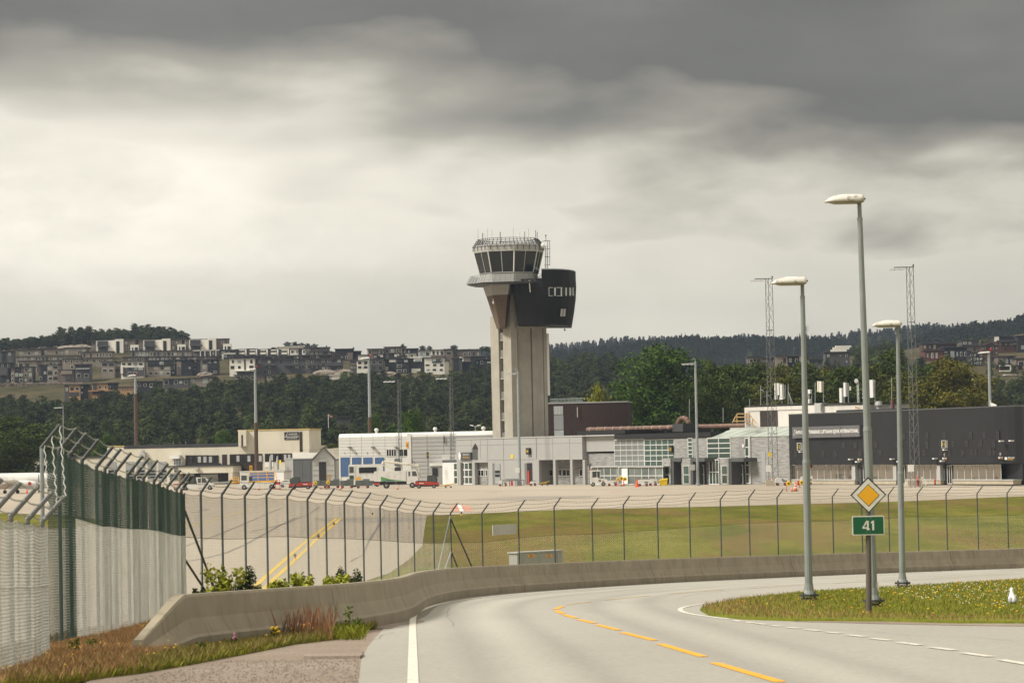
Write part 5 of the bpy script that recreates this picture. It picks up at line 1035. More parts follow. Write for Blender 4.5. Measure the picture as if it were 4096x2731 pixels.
for y in (1330, 1400, 1484, 1566, 1650, 1730):
    z = tz(y, 507); k = M(); tbox(k, 0.3, .4, 2.92, 4.38, z - 1.3, z + 0.1); k.build('landing', DK, T); k = M(); tbox(k, 0.2, 1.1, 2.92, 4.38, z - 1.45, z - 1.25); k.build('landing_edge', TC, T)
# right face details: formwork grooves and pale corner strip
k = M(); tbox(k, 4.4, 4.55, 0.5, 0.62, AZ, ztop); tbox(k, 1.5, 1.62, 0.52, 0.62, AZ, tz(1330)); tbox(k, 6.9, 6.98, 0.55, 0.62, AZ, ztop); k.build('groove', mat('dark_joint', (0.10, 0.09, 0.075), 0.9), T)
k = M(); tbox(k, 0.8, 7.72, 0.0, 0.58, ztop - 1.0, ztop); k.build('collar_beam', TC, T)
k = M(); tbox(k, 7.72, 8.3, 0.8, 1.6, tz(1582), tz(1332)); k.build('white_strip', WHITE, T)
# black box on the shoulder
zt, z1_, z2_, z3_ = tz(1088), tz(1190), tz(1250), tz(1305)
front = [(2046, 502.0), (2075, 500.6), (2120, 499.6), (2170, 499.3), (2215, 499.9), (2250, 501.3), (2278, 503.6), (2296, 506.6), (2303, 510)]
def ring(z, x0, x1, dy):
    out = []
    for x, Y in front:
        t = (x - 2046) / (2303 - 2046); px = x0 + (x1 - x0) * t; p = P(px, 1200, Y + dy); out.append(Vector((p.x, p.y, z)))
    p = P(x1, 1200, 518); q = P(x0 + 10, 1200, 514); return out + [Vector((p.x, p.y, z)), Vector((q.x, q.y, z))]
rings = [ring(z3_, 2070, 2284, 1.2), ring(z2_, 2062, 2294, 0.5), ring(z1_, 2055, 2303, 0), ring(tz(1140), 2048, 2306, 0), ring(zt - 1.6, 2046, 2305, 0)]
TB = mat('tower_black', (0.013, 0.013, 0.015), 0.65, spec=.2, var=0.08, scale=0.3, stretch=(4, 4, 0.2)); k = M(); k.loft(rings); k.build('black_box', TB, T)
k = M(); r0 = ring(zt - 1.6, 2046, 2305, 0); sel = lambda r_: [p for p, f in zip(r_[:9], front) if f[0] > 2160] + r_[9:10]
def cut(z):
    r_ = ring(z, 2046, 2305, 0)[:9]; a = r_[3].lerp(r_[2], 0.0); st = P(2168, 1200, 499.4); st = Vector((st.x, st.y, z)); bk = P(2168, 1200, 512); bk = Vector((bk.x, bk.y, z)); p = P(2303, 1200, 516); return [st] + r_[4:] + [Vector((p.x, p.y, z)), bk]
k.loft([cut(zt - 1.6), cut(zt)]); k.build('box_top', TB, T); k = M(); k.loft([cut(zt), cut(zt + 0.18)]); k.build('box_coping', GALV, T)
def onbox(px, py, out=0.08):
    Y = float(np.interp(px, [f[0] for f in front], [f[1] for f in front])) - out; return P(px, py, Y)
k = M(); g = M(); wx = [(2197, 2217), (2223, 2243), (2248, 2262), (2267, 2278), (2283, 2291), (2294, 2299)]
for a, b in wx: g.hexa([onbox(a, 1181, .22), onbox(b, 1181, .22), onbox(b, 1181, -.1), onbox(a, 1181, -.1), onbox(a, 1152, .22), onbox(b, 1152, .22), onbox(b, 1152, -.1), onbox(a, 1152, -.1)])
for (x0, y0, x1, y1) in [(2195, 1149, 2248, 1151), (2248, 1149, 2301, 1151), (2195, 1182, 2248, 1184), (2248, 1182, 2301, 1184)] + [(a, 1150, b, 1183) for a, b in ((2195, 2197), (2217, 2223), (2243, 2248), (2262, 2267), (2278, 2283), (2291, 2294))]:
    k.hexa([onbox(x0, y1, .3), onbox(x1, y1, .3), onbox(x1, y1, -.1), onbox(x0, y1, -.1), onbox(x0, y0, .3), onbox(x1, y0, .3), onbox(x1, y0, -.1), onbox(x0, y0, -.1)])
f_ = k.build('window', FRAME, T); g.build('pane', GLASS, f_)
for a in (2241, 2252): 
    k = M(); k.hexa([onbox(a, 1265, .12), onbox(a + 9, 1265, .12), onbox(a + 9, 1265, -.5), onbox(a, 1265, -.5), onbox(a + 3, 1235, .12), onbox(a + 11, 1235, .12), onbox(a + 11, 1235, -.5), onbox(a + 3, 1235, -.5)]); k.build('louvre', LGREY, T)
k = M(); p = onbox(2260, 1306); k.tube(p + Vector((0, 3, 0)), p + Vector((0, 3, -0.35)), .06, 6); k.blob(p + Vector((0, 3, -.5)), .15, .15, .2); k.build('hanging_lamp', BLACK, T)
k = M(); p = onbox(2117, 1122, .6); k.tube(p, onbox(2121, 1169, .6), .09, 6); k.build('white_rod', WHITE, T)
# funnel below the gallery
def fr(z, xs, Ys): return [Vector((P(x, 1200, y).x, y + TY - 505, z)) for x, y in zip(xs, Ys)]
k = M(); k.loft([fr(tz(1181), (1945, 1971, 2032, 2050, 1990), (508, 502.5, 501.5, 506, 514)), fr(tz(1136), (1931, 1964, 2040, 2060, 1985), (508.5, 502, 501, 506, 515))]); k.build('funnel_top', mat('corrugated_grey', (0.30, 0.285, 0.26), 0.6, 0.1, 1, stretch=(1, 1, 14)), T)
k = M(); k.loft([fr(tz(1312), (1985, 1996, 2017, 2020, 2000), (507, 504.5, 504.2, 506, 509)), fr(tz(1181) - .02, (1946, 1972, 2030, 2048, 1990), (508, 502.6, 501.7, 506, 514))]); k.build('funnel', mat('brown_slats', (0.11, 0.075, 0.05), 0.8, 0.2, 1.5, stretch=(3, 3, .4)), T)
SL = mat('slat_joint', (0.19, 0.14, 0.095), 0.8)
for i in range(6):
    t = (i + .5) / 6; k = M(); a = fr(tz(1183), (1972 + 58 * t,), (502.5 - .8 * t,))[0]; b = fr(tz(1311), (1996 + 21 * t,), (504.4 - .3 * t,))[0]; k.tube(a, b, .035, 4); k.build('slat', SL, T)
for y in (1215, 1247, 1280):
    t = (y - 1181) / 131; k = M(); k.tube(fr(tz(y), (1972 + 24 * t,), (502.5 + 2 * t,))[0], fr(tz(y), (2030 - 13 * t,), (501.6 + 2.6 * t,))[0], .035, 4); k.build('slat', SL, T)
k = M(); p = P(1973, 1210, 502); k.blob(p, .16, .16, .3); k.tube(p, p + Vector((0, 0, .7)), .05, 5); k.build('hanging_lamp', WHITE, T)
# gallery, cab and roof, eight sided
cc = P(2035, 1060, 505); cc = Vector((cc.x, TY, 0)); A0 = 9.4
def octo(r_, z, n=8, a0=A0):
    r_ = r_ * SC
    return [Vector((cc.x + r_ * math.sin(R(a0 + 45 * i)), cc.y - r_ * math.cos(R(a0 + 45 * i)), z)) for i in range(n)]
zf = tz(1140); k = M(); k.loft([octo(7.3, zf - .05), octo(7.7, zf + .25)]); k.build('gallery_floor', DKST, T)
LATT_ = mat('railing_steel', (.16, .165, .165), .6, .1, 2)
def rail(r0, z0, r1, z1, nsub, nh, nm, m_, rr=.035):
    k = M(); a, b = octo(r0, z0), octo(r1, z1)
    for i in range(8):
        j = (i + 1) % 8
        for q in range(nh + 1):
            t = q / nh; k.tube(a[i].lerp(b[i], t), a[j].lerp(b[j], t), rr, 4)
        for q in range(nsub):
            t = q / nsub; k.tube(a[i].lerp(a[j], t), b[i].lerp(b[j], t), rr * 1.2, 4)
    return k.build(nm, m_, T)
rail(7.7, zf + .25, 6.9, tz(1104), 6, 4, 'gallery_railing', LATT_, .028)
k = M(); k.loft([octo(5.3, zf + .25), octo(5.2, zf + .27), octo(5.2, tz(1096)), octo(5.4, tz(1094))]); k.build('cab_base', LGREY, T)
zc0, zc1, zc2 = tz(1095), tz(1010), tz(991)
def octs(r_, z): return octo(r_, z)
g0, g1 = octo(5.25, zc0), octo(6.22, zc1)
for i in range(8):
    j = (i + 1) % 8
    for h in (0, 1):
        a0_, a1_ = g0[i].lerp(g0[j], h * .5), g0[i].lerp(g0[j], h * .5 + .5); b0_, b1_ = g1[i].lerp(g1[j], h * .5), g1[i].lerp(g1[j], h * .5 + .5); inn = (cc + Vector((0, 0, zc0)) - (a0_ + a1_) / 2); inn.z = 0; inn.normalize()
        k = M(); k.hexa([a0_, a1_, a1_ + inn * .06, a0_ + inn * .06, b0_, b1_, b1_ + inn * .06, b0_ + inn * .06]); k.build('window_pane', GLASS, T)
k = M()
for i in range(8):
    j = (i + 1) % 8; k.tube(g0[i], g1[i], .12, 4); k.tube(g0[i].lerp(g0[j], .5), g1[i].lerp(g1[j], .5), .045, 4); k.tube(g0[i], g0[j], .1, 4); k.tube(g1[i], g1[j], .1, 4)
k.build('window_frame', FRAME, T)
k = M(); k.loft([octo(6.3, zc1 + .05), octo(6.45, zc2), octo(5.6, zc2 + .5), octo(3, zc2 + .7)]); k.build('roof', LGREY, T)
k = M(); k.loft([octo(4.6, zc0 + .1), octo(4.6, zc0 + 1.2)]); k.build('cab_interior', BLACK, T)
rail(6.5, tz(990), 5.5, tz(958), 6, 4, 'roof_railing', DKST, .045)
k = M()
for i in range(8):
    a = octo(6.55, zc1 + .2)[i]; b = octo(6.55, zc2)[i]; a2 = octo(6.55, zc1 + .2)[(i + 1) % 8]; b2 = octo(6.55, zc2)[(i + 1) % 8]
    for q in range(4): t = (q + .5) / 4; k.tube(a.lerp(a2, t), b.lerp(b2, t), .06, 4); k.tube(b.lerp(b2, t), octo(6.5, tz(986))[i].lerp(octo(6.5, tz(986))[(i + 1) % 8], t), .05, 4)
k.build('railing_bracket', DKST, T)
for x, y0, y1, r_, m_ in ((1912, 918, 970, .03, GALV), (1931, 932, 970, .07, DKST), (1950, 914, 968, .03, GALV), (1968, 920, 968, .03, GALV), (2001, 928, 966, .07, DKST), (2053, 911, 964, .03, GALV), (2077, 926, 966, .09, WHITE), (2099, 927, 966, .06, DKST), (2114, 915, 964, .03, GALV), (2143, 921, 966, .06, DKST), (2149, 928, 966, .06, DKST), (1940, 940, 968, .03, GALV)):
    k = M(); k.tube(P(x, y0, 504.5), P(x, y1 + 8, 504.5), r_, 5); k.build('antenna', m_, T)
# caged ladder
k = M(); xa, xb = 2181, 2191; Yl = 506
k.tube(P(xa, 985, Yl), P(xa, 1088, Yl), .05, 4); k.tube(P(xb, 965, Yl), P(xb, 1088, Yl), .05, 4)
for y in range(985, 1088, 5): k.tube(P(xa, y, Yl), P(xb, y, Yl), .03, 4)
k.tube(P(2199, 963, Yl - .5), P(2199, 1060, Yl - .5), .05, 4); k.tube(P(2191, 963, Yl - .5), P(2191, 1060, Yl - .5), .04, 4)
for y in (963, 995, 1027, 1060): k.tube(P(2178, y, Yl), P(2200, y, Yl), .05, 4)
k.tube(P(2183, 943, Yl), P(2184, 965, Yl), .05, 4); k.blob(P(2183, 942, Yl), .15, .15, .15); k.tube(P(2150, 968, Yl), P(2182, 964, Yl), .04, 4); k.build('caged_ladder', DKST, T)
k = M(); k.blob(P(2171, 984, 503), .45, .45, .5); k.build('dome', WHITE, T)

P = _P
# ------------------------------------------------------------------ masts and floodlights
LATT = mat('lattice_steel', (.12, .13, .13), .6, .15, 2)
def lattice(px, pyt, Y, wb, wt, label, legs=3, head=True, pyb=None, xt=None):
    b = P(px, 1900, Y); zt_ = P(px if xt is None else xt, pyt, Y).z; B = root('lattice_mast', (b.x, Y, AZ), label, 'mast', 'lattice floodlight masts')
    H = zt_ - AZ; n = int(H / (wb * 1.1)); k = M(); br = M()
    def cor(i, t):
        w_ = (wb + (wt - wb) * t) / 1.2; a = 2 * math.pi * i / 3 + .35; return Vector((b.x + w_ * .66 * math.cos(a), Y + w_ * .66 * math.sin(a), AZ + H * t))
    for i in range(3): k.tube(cor(i, 0), cor(i, 1), .045, 5)
    for s_ in range(n):
        t0, t1 = s_ / n, (s_ + 1) / n
        for i in range(3):
            j = (i + 1) % 3; br.tube(cor(i if s_ % 2 else j, t0), cor(j if s_ % 2 else i, t1), .025, 4)
    for t in (.25, .5, .75, 1):
        for i in range(3): br.tube(cor(i, t), cor((i + 1) % 3, t), .05, 4)
    k.build('leg_tubes', LATT, B); br.build('bracing', LATT, B)
    if head:
        k = M(); z = zt_; k.tube((b.x + wt / 2, Y, z), (b.x - 2.2, Y, z), .07, 5); k.tube((b.x + wt / 2, Y, z), (b.x + wt / 2, Y, z + .4), .1, 5); k.build('arm', DKST, B)
        for q in range(3):
            k = M(); x = b.x - 1.0 - q * .75; k.hexa([(x - .4, Y - .5, z - .42), (x + .3, Y - .5, z - .34), (x + .3, Y + .3, z - .34), (x - .4, Y + .3, z - .42), (x - .35, Y - .4, z - .2), (x + .3, Y - .4, z - .12), (x + .3, Y + .3, z - .12), (x - .35, Y + .3, z - .2)]); k.build('floodlight', LGREY, B)
    return B
lattice(1601, 1520, 545, .75, .6, 'thin lattice floodlight mast left before the white hall'); lattice(1810, 1508, 545, .8, .65, 'thin lattice floodlight mast before the grey end of the hall')
lattice(3093, 1114, 445, 1.55, 1.1, 'tall lattice floodlight mast beside the stone clad terminal end'); lattice(3660, 1068, 395, 1.35, 1.0, 'tallest lattice floodlight mast before the black terminal')
# yellow notice and cabinet hung on masts
def block(name, px0, py0, px1, py1, Y, d, m_, label, cat):
    k = M(); a = P(px0, py1, Y); b = P(px1, py0, Y); k.box(a.x, b.x, Y, Y + d, a.z, b.z); o_ = k.build(name, m_, org=(a.x, Y, a.z)); return tag(o_, label, cat)
block('notice_board', 3073, 1808, 3084, 1826, 444, .05, YEL, 'small yellow notice fixed to the left tall lattice mast', 'sign'); block('switch_cabinet', 3065, 1860, 3084, 1886, 443.6, .5, WHITE, 'white electrical cabinet on the left tall lattice mast', 'cabinet'); block('switch_cabinet', 3634, 1858, 3656, 1886, 394, .5, WHITE, 'white electrical cabinet on the mast before the black terminal', 'cabinet')
def pole(px, pyt, Y, r_, label, split=None, head='flood', pyb=None, rb=None):
    t = P(px, pyt, Y); B = root('floodlight_pole', (t.x, Y, AZ), label, 'light pole', 'floodlight poles on the apron'); zs = P(px, split, Y).z if split else AZ
    k = M(); k.tube((t.x, Y, max(zs, AZ)), (t.x, Y, t.z), r_, 8, r_ * .75); k.build('upper_pole', GALV, B)
    if split: k = M(); k.tube((t.x, Y, AZ), (t.x, Y, zs), r_ * 1.35, 8, r_ * 1.25); k.build('lower_pole', RUST, B)
    else:
        k = M(); k.tube((t.x, Y, AZ), (t.x, Y, AZ + .4), r_ * 1.5, 8); k.build('base', GALV, B)
    if head == 'flood':
        k = M(); k.tube((t.x - 1.2, Y, t.z - .1), (t.x + .9, Y, t.z - .1), .06, 4)
        for dx in (-1.1, 1.2): k.tube((t.x + dx, Y, t.z - 1.9), (t.x, Y, t.z - .4), .05, 4)
        k.tube((t.x - 1.3, Y, t.z - 2), (t.x + 1.4, Y, t.z - 2), .06, 4); k.build('bracket', DKST, B)
        k = M(); k.hexa([(t.x - 2.0, Y - .4, t.z - .05), (t.x + .2, Y - .4, t.z + .1), (t.x + .2, Y + .4, t.z + .1), (t.x - 2.0, Y + .4, t.z - .05), (t.x - 1.4, Y - .3, t.z + .25), (t.x, Y - .3, t.z + .32), (t.x, Y + .3, t.z + .32), (t.x - 1.4, Y + .3, t.z + .25)]); k.build('floodlight', WPANEL, B)
        k = M(); k.tube((t.x + .35, Y, t.z + .3), (t.x + .35, Y, t.z + .6), .05, 5); k.blob((t.x + .35, Y, t.z + .72), .16, .16, .2); k.build('warning_lamp', REDP, B)
    elif head == 'swan':
        k = M(); k.path([(t.x, Y, t.z), (t.x, Y, t.z + .3), (t.x - .2, Y, t.z + .55), (t.x - .5, Y, t.z + .35)], .05, 5); k.tube((t.x, Y, t.z - .2), (t.x - 2.2, Y, t.z - .35), .05, 4); k.build('bracket', GALV, B)
        for q in range(3): k = M(); x = t.x - .6 - q * .65; k.box(x - .3, x + .3, Y - .3, Y + .3, t.z - .5, t.z - .34, .05, .05); k.build('floodlight', LGREY, B)
    return B
pole(541, 1503, 700, .38, 'tall pole with rusty lower half above the cream building', split=1575); pole(1020, 1478, 634, .36, 'tall floodlight pole with rusty foot at stand 17', split=1690); pole(1475, 1434, 600, .36, 'tallest grey floodlight pole behind the white hall', split=1668)
pole(2071, 1486, 508, .28, 'grey floodlight pole in front of the control tower', head='swan'); pole(2781, 1446, 460, .25, 'rust stained floodlight pole before the glass hall', head='swan', split=None); pole(3955, 1412, 500, .32, 'grey floodlight pole behind the right end of the black terminal', head='flood')
pole(252, 1624, 690, .14, 'slim pole with small crossbar above the low cream wing', head='swan'); block('switch_cabinet', 2060, 1870, 2078, 1890, 507, .5, WHITE, 'white cabinet hung on the pole before the grey wing', 'cabinet'); block('switch_cabinet', 2762, 1857, 2780, 1880, 459, .5, LGREY, 'grey cabinet hung on the rust stained pole', 'cabinet')
def yard_lamp(px, py, Y, label):
    t = P(px, py, Y); B = root('yard_lamp', (t.x, Y, AZ), label, 'lamp'); k = M(); k.tube((t.x, Y, AZ), (t.x, Y, t.z), .08, 6); k.build('pole', GALV, B)
    for s_ in (-1, 1): k = M(); k.tube((t.x, Y, t.z), (t.x + s_ * .9, Y, t.z + .25), .04, 4); k.hexa([(t.x + s_ * .4, Y - .15, t.z + .15), (t.x + s_ * 1.1, Y - .15, t.z + .25), (t.x + s_ * 1.1, Y + .15, t.z + .25), (t.x + s_ * .4, Y + .15, t.z + .15), (t.x + s_ * .4, Y - .1, t.z + .3), (t.x + s_ * 1.0, Y - .1, t.z + .4), (t.x + s_ * 1.0, Y + .1, t.z + .4), (t.x + s_ * .4, Y + .1, t.z + .3)]); k.build('lamp_head', WHITE, B)
yard_lamp(1901, 1706, 575, 'twin headed white yard lamp above the white hall roof')
# ------------------------------------------------------------------ houses on the hillsides
HB = mat('house_brown_wood', (0.145, 0.118, 0.098), 0.9, 0.12, 0.3, stretch=(4, 4, .3)); HK = mat('house_black_wood', (0.011, 0.012, 0.017), 0.8, 0.15, 0.3); HW = mat('house_white', (0.78, 0.75, 0.68), 0.8, 0.04, 0.2)
HG = mat('house_grey', (0.075, 0.073, 0.076), 0.85, 0.1, 0.3, stretch=(4, 4, .3)); HO = mat('house_fresh_wood', (0.42, 0.25, 0.12), 0.8, 0.12, 0.5, stretch=(5, 5, .3)); HR = mat('house_red_brown', (0.085, 0.038, 0.028), 0.85, 0.12, 0.3, stretch=(4, 4, .3))
HT = mat('house_taupe', (0.25, 0.215, 0.18), 0.9, 0.1, 0.3, stretch=(4, 4, .3)); HRF = mat('house_roof', (0.05, 0.048, 0.05), 0.8, 0.1, 0.3); PG = mat('pale_reflection_glass', (0.27, 0.31, 0.30), 0.15, 0.3, 0.2, spec=0.8); HRD = mat('house_dark_red', (0.10, 0.03, 0.022), 0.85, 0.1, 0.4)  # PG: pale reflection painted into the colour of some panes
HBL = mat('house_blue', (0.03, 0.07, 0.20), 0.8, 0.1, 0.4)
MC = dict(B=HB, K=HK, W=HW, G=HG, O=HO, R=HR, T=HT, F=HRF, D=HRD, L=HBL, P=PG, S=CURT)
hr = random.Random(5); HGRP = 'houses on the left hillside'
def house(x0, y0, x1, y1, Y, m_, label, cols=3, rows=2, extra='', roof='F', skip=0.2, grp=None, sz=(.5, .45), wf='W', depth=9, dY=0, deep=4, rfm=None):
    """flat roofed house standing on the slope; extra: 'x0,y0,x1,y1,M,out' parts on or before the front"""
    W = Wall(x0, Y, x1, Y + dY, py=(y0 + y1) / 2); B = root('house', W.pt(0, W.uz((x0 + x1) / 2, y1)[1]), label, 'house', grp or HGRP)
    k = M(); u0, u1, z0, z1 = W.R(x0, y0, x1, y1); W.box(k, u0, u1, z0 - deep, z1, -depth, 0); k.build('wall', MC[m_], B)
    k = M(); W.box(k, u0 - .5, u1 + .5, z1, z1 + .28, -depth - .4, .5); k.build('roof', MC[roof], B)
    occ = []
    for e in extra.split(';') if extra else []:
        q = e.split(','); a = [float(v) for v in q[:4]]; o_ = float(q[5]) if len(q) > 5 else .15; k = M(); W.rect(k, *a, 0.02, o_)
        nm = q[6] if len(q) > 6 else ('wall_panel' if q[4] not in 'PS' else 'window'); k.build(nm, MC[q[4]], B); occ.append(a)
    f = y1 - y0
    for r_ in range(rows):
        for c in range(cols):
            if hr.random() < skip: continue
            cw, ch = (x1 - x0) / cols, f / rows; sw = cw * sz[0] * hr.uniform(.6, 1.15); sh = ch * sz[1] * hr.uniform(.8, 1.15); cx, cy = x0 + cw * (c + .5) + cw * hr.uniform(-.08, .08), y0 + ch * (r_ + .52)
            o_ = .02
            bad = False
            for a in occ:
                if a[0] - sw * .4 < cx < a[2] + sw * .4 and a[1] - sh * .4 < cy < a[3] + sh * .4:
                    if (a[2] - a[0]) < sw * 1.6 or (a[3] - a[1]) < sh * 1.3: bad = True
                    o_ = max(o_, .3)
            if bad: continue
            a_, b_, c_, d_ = W.R(cx - sw / 2, cy - sh / 2, cx + sw / 2, cy + sh / 2, o_); k = M(); W.box(k, a_ - .12, b_ + .12, c_ - .12, d_ + .12, 0, o_ + .04); fo = k.build('window', MC[wf] if hr.random() < .6 else HRF, B)
            k = M(); W.box(k, a_, b_, c_, d_, o_ + .04, o_ + .08); k.build('pane', PG if hr.random() < .3 else GLASS, fo)
    return B
apt = lambda dx, dy: ';'.join('%g,%g,%g,%g,%s' % (a + dx, b + dy, c + dx, d + dy, e) for a, b, c, d, e in
      ((385, 1362, 437, 1408, 'W,.4'), (389, 1364, 431, 1384, 'F,.9'), (388, 1382, 437, 1386, 'G,1.8,balcony'), (392, 1388, 431, 1406, 'F,.9'), (388, 1405, 437, 1409, 'G,1.8,balcony'), (437, 1361, 460, 1425, 'W,.5'), (460, 1356, 493, 1427, 'W,2.5,stair_tower'), (465, 1365, 478, 1427, 'K,2.6,stair_window'), (521, 1379, 554, 1403, 'W,3,white_wing'), (528, 1389, 533, 1402, 'K,3.1,window'), (539, 1389, 551, 1401, 'K,3.1,window')))
for dx, dy, nm in ((0, 0, 'left'), (188, -2, 'middle'), (371, -4, 'right')):
    house(367 + dx, 1361 + dy, 540 + dx, 1424 + dy, 1480, 'B', {'left': 'apartment block with white stair tower, nearest the long pine row, left of three alike', 'middle': 'middle one of three apartment blocks with white stair towers', 'right': 'apartment block with white stair tower standing against open sky, right of three alike'}[nm], 12, 3, apt(dx, dy), skip=.35)
house(75, 1400, 163, 1424, 1475, 'T', 'long low taupe house under the pines at the left', 3, 1, sz=(.4, .4)); house(174, 1396, 260, 1424, 1478, 'T', 'taupe house with pale green window under the rock slope', 4, 1, sz=(.35, .4)); house(258, 1391, 345, 1424, 1476, 'T', 'taupe house stepped above its twin, left of the first apartment block', 4, 1, sz=(.4, .4))
house(0, 1405, 50, 1450, 1420, 'G', 'dark blue grey house at the left picture edge, upper row', 2, 2, '8,1408,24,1448,K')
house(64, 1425, 240, 1442, 1440, 'T', 'long terraced row with white glazed balconies', 12, 1, sz=(.75, .6)); house(238, 1424, 318, 1460, 1438, 'T', 'plain taupe house at the end of the balcony row', 3, 2, sz=(.3, .3), skip=.4)
house(318, 1407, 448, 1432, 1442, 'T', 'taupe terrace with many small windows below the first apartment block', 10, 1, sz=(.5, .5)); house(330, 1432, 395, 1470, 1405, 'T', 'taupe terrace stepping down the slope below the terrace with small windows', 5, 2, sz=(.5, .4))
house(525, 1403, 640, 1428, 1445, 'T', 'brown terrace left part behind the grey and white house', 8, 1, sz=(.55, .55)); house(640, 1403, 765, 1428, 1446, 'T', 'brown terrace right part above the black houses', 9, 1, sz=(.5, .5)); house(490, 1428, 560, 1446, 1425, 'B', 'flat brown house directly above the grey and white house', 4, 1, sz=(.6, .5)); house(562, 1427, 640, 1444, 1425, 'B', 'flat brown house between two others above the black fronted houses', 5, 1, sz=(.5, .5)); house(642, 1426, 735, 1444, 1424, 'B', 'flat brown house with a row of white windows below the brown terrace', 6, 1, sz=(.5, .5)); house(735, 1426, 790, 1442, 1424, 'B', 'small flat brown house left of the framed white houses', 3, 1)
house(72, 1444, 148, 1475, 1385, 'T', 'taupe house with wide dark window behind the brown and black house', 3, 1, sz=(.6, .4)); house(150, 1442, 238, 1475, 1388, 'T', 'taupe house with tall twin window, second row', 4, 1, sz=(.45, .6)); house(250, 1435, 322, 1478, 1386, 'T', 'taupe house with big white framed window in the second row', 3, 2, sz=(.45, .45)); house(388, 1432, 450, 1452, 1400, 'T', 'taupe house behind the square brown house', 3, 1)
house(0, 1451, 44, 1534, 1332, 'K', 'black tall house with lit window at the left picture edge', 2, 4, '0,1468,30,1500,G,.4', sz=(.4, .35)); house(58, 1468, 130, 1530, 1330, 'B', 'brown and black house with six windows above the rubble wall', 4, 3, '58,1468,84,1530,K,.3', sz=(.6, .5), skip=.1)
house(40, 1474, 58, 1528, 1332, 'T', 'narrow taupe house with outdoor stair next to the black tall house', 1, 3); house(154, 1460, 189, 1522, 1331, 'G', 'narrow black glazed house front left of the square taupe front', 2, 3, '163,1461,189,1520,K,.2'); house(189, 1458, 234, 1523, 1330, 'T', 'square taupe house with four big dark windows', 2, 3, sz=(.7, .55), skip=.05)
house(236, 1480, 296, 1521, 1328, 'B', 'low brown house with carport between two taller ones', 3, 1, '244,1482,288,1496,T,.5;262,1500,286,1520,F,.3'); house(300, 1458, 358, 1516, 1326, 'G', 'grey house with glazed roof terrace above the shrubs', 2, 2, '304,1458,356,1472,K,.2;304,1472,357,1476,S,1.0,balcony', sz=(.65, .5), skip=0)
house(405, 1446, 457, 1492, 1340, 'T', 'square brown house with white window pairs', 2, 2, sz=(.6, .45), skip=0); house(455, 1450, 486, 1490, 1345, 'B', 'brown house squeezed beside the grey and white house', 1, 2)
house(484, 1446, 576, 1502, 1330, 'W', 'white topped house with grey lower floors', 4, 3, '491,1469,577,1504,G,.3;482,1464,492,1494,W,.6', sz=(.6, .5), skip=.05); house(591, 1442, 682, 1502, 1332, 'T', 'black fronted house with brown middle floor', 4, 3, '591,1442,682,1465,K,.3', sz=(.6, .5), skip=.1)
house(682, 1440, 725, 1500, 1334, 'K', 'narrow black house with brown window bay', 2, 3, '706,1446,725,1500,T,.2', sz=(.5, .5)); house(725, 1440, 770, 1502, 1333, 'K', 'black house with few pale windows, second in the black pair', 2, 3, skip=.4, sz=(.4, .4)); house(785, 1438, 830, 1498, 1334, 'T', 'brown bay house with large pale window', 2, 3, '785,1438,800,1498,K,.3', sz=(.7, .55), skip=0); house(830, 1438, 871, 1498, 1333, 'K', 'black house right of the brown bay house', 2, 3, sz=(.5, .3), skip=.3); house(768, 1450, 785, 1500, 1336, 'G', 'thin dark link house between two black houses', 1, 3)
house(790, 1400, 882, 1424, 1448, 'G', 'white framed terrace with five dark bays', 5, 1, '755,1399,950,1402,W,.8;800,1400,803,1426,W,.8;818,1400,821,1426,W,.8;840,1400,843,1426,W,.8;862,1400,865,1426,W,.8', sz=(.4, .4)); house(882, 1400, 946, 1424, 1447, 'G', 'dark house under the white roof line right of the framed terrace', 3, 1); house(888, 1412, 942, 1454, 1425, 'G', 'dark house inside a bold white frame', 2, 2, '888,1412,942,1416,W,.6;888,1412,894,1454,W,.6'); house(800, 1426, 875, 1440, 1420, 'B', 'flat brown house above the pale window bay', 5, 1)
# lower row of fresh wood houses
house(258, 1540, 276, 1572, 1222, 'G', 'narrow charcoal house left of the fresh wood house', 1, 1); house(276, 1540, 321, 1568, 1220, 'O', 'fresh wood house on pillars below the rubble wall', 2, 1, '276,1568,318,1585,F,-.0', sz=(.6, .35), skip=0); house(321, 1538, 350, 1580, 1221, 'K', 'black cube house between two fresh wood houses', 2, 2, sz=(.35, .25), skip=.3); house(352, 1549, 370, 1562, 1223, 'O', 'small unpainted wood porch house', 1, 1); house(368, 1534, 432, 1562, 1220, 'O', 'bright orange wood house with dark bay', 3, 1, '372,1536,386,1560,F,.4;352,1560,462,1564,O,.9;370,1565,462,1578,F,.1', sz=(.5, .35), skip=.1); house(432, 1532, 462, 1562, 1221, 'K', 'black cube house right of the orange wood house', 2, 1, sz=(.35, .3), skip=0)
house(472, 1548, 540, 1568, 1218, 'O', 'raw unpainted wooden building shell beside the rusty pole', 2, 1, sz=(.2, .3)); house(542, 1526, 640, 1552, 1240, 'K', 'long black house with chimney above the forest edge', 4, 1, '600,1545,636,1550,S,1,balcony;620,1516,625,1528,F,.3,chimney', sz=(.5, .4)); house(654, 1516, 754, 1540, 1260, 'G', 'long grey house with dark glass doors above the forest edge', 5, 1, sz=(.7, .6)); house(757, 1512, 860, 1534, 1262, 'T', 'beige flat roofed house half hidden by trees', 4, 1, sz=(.6, .6))
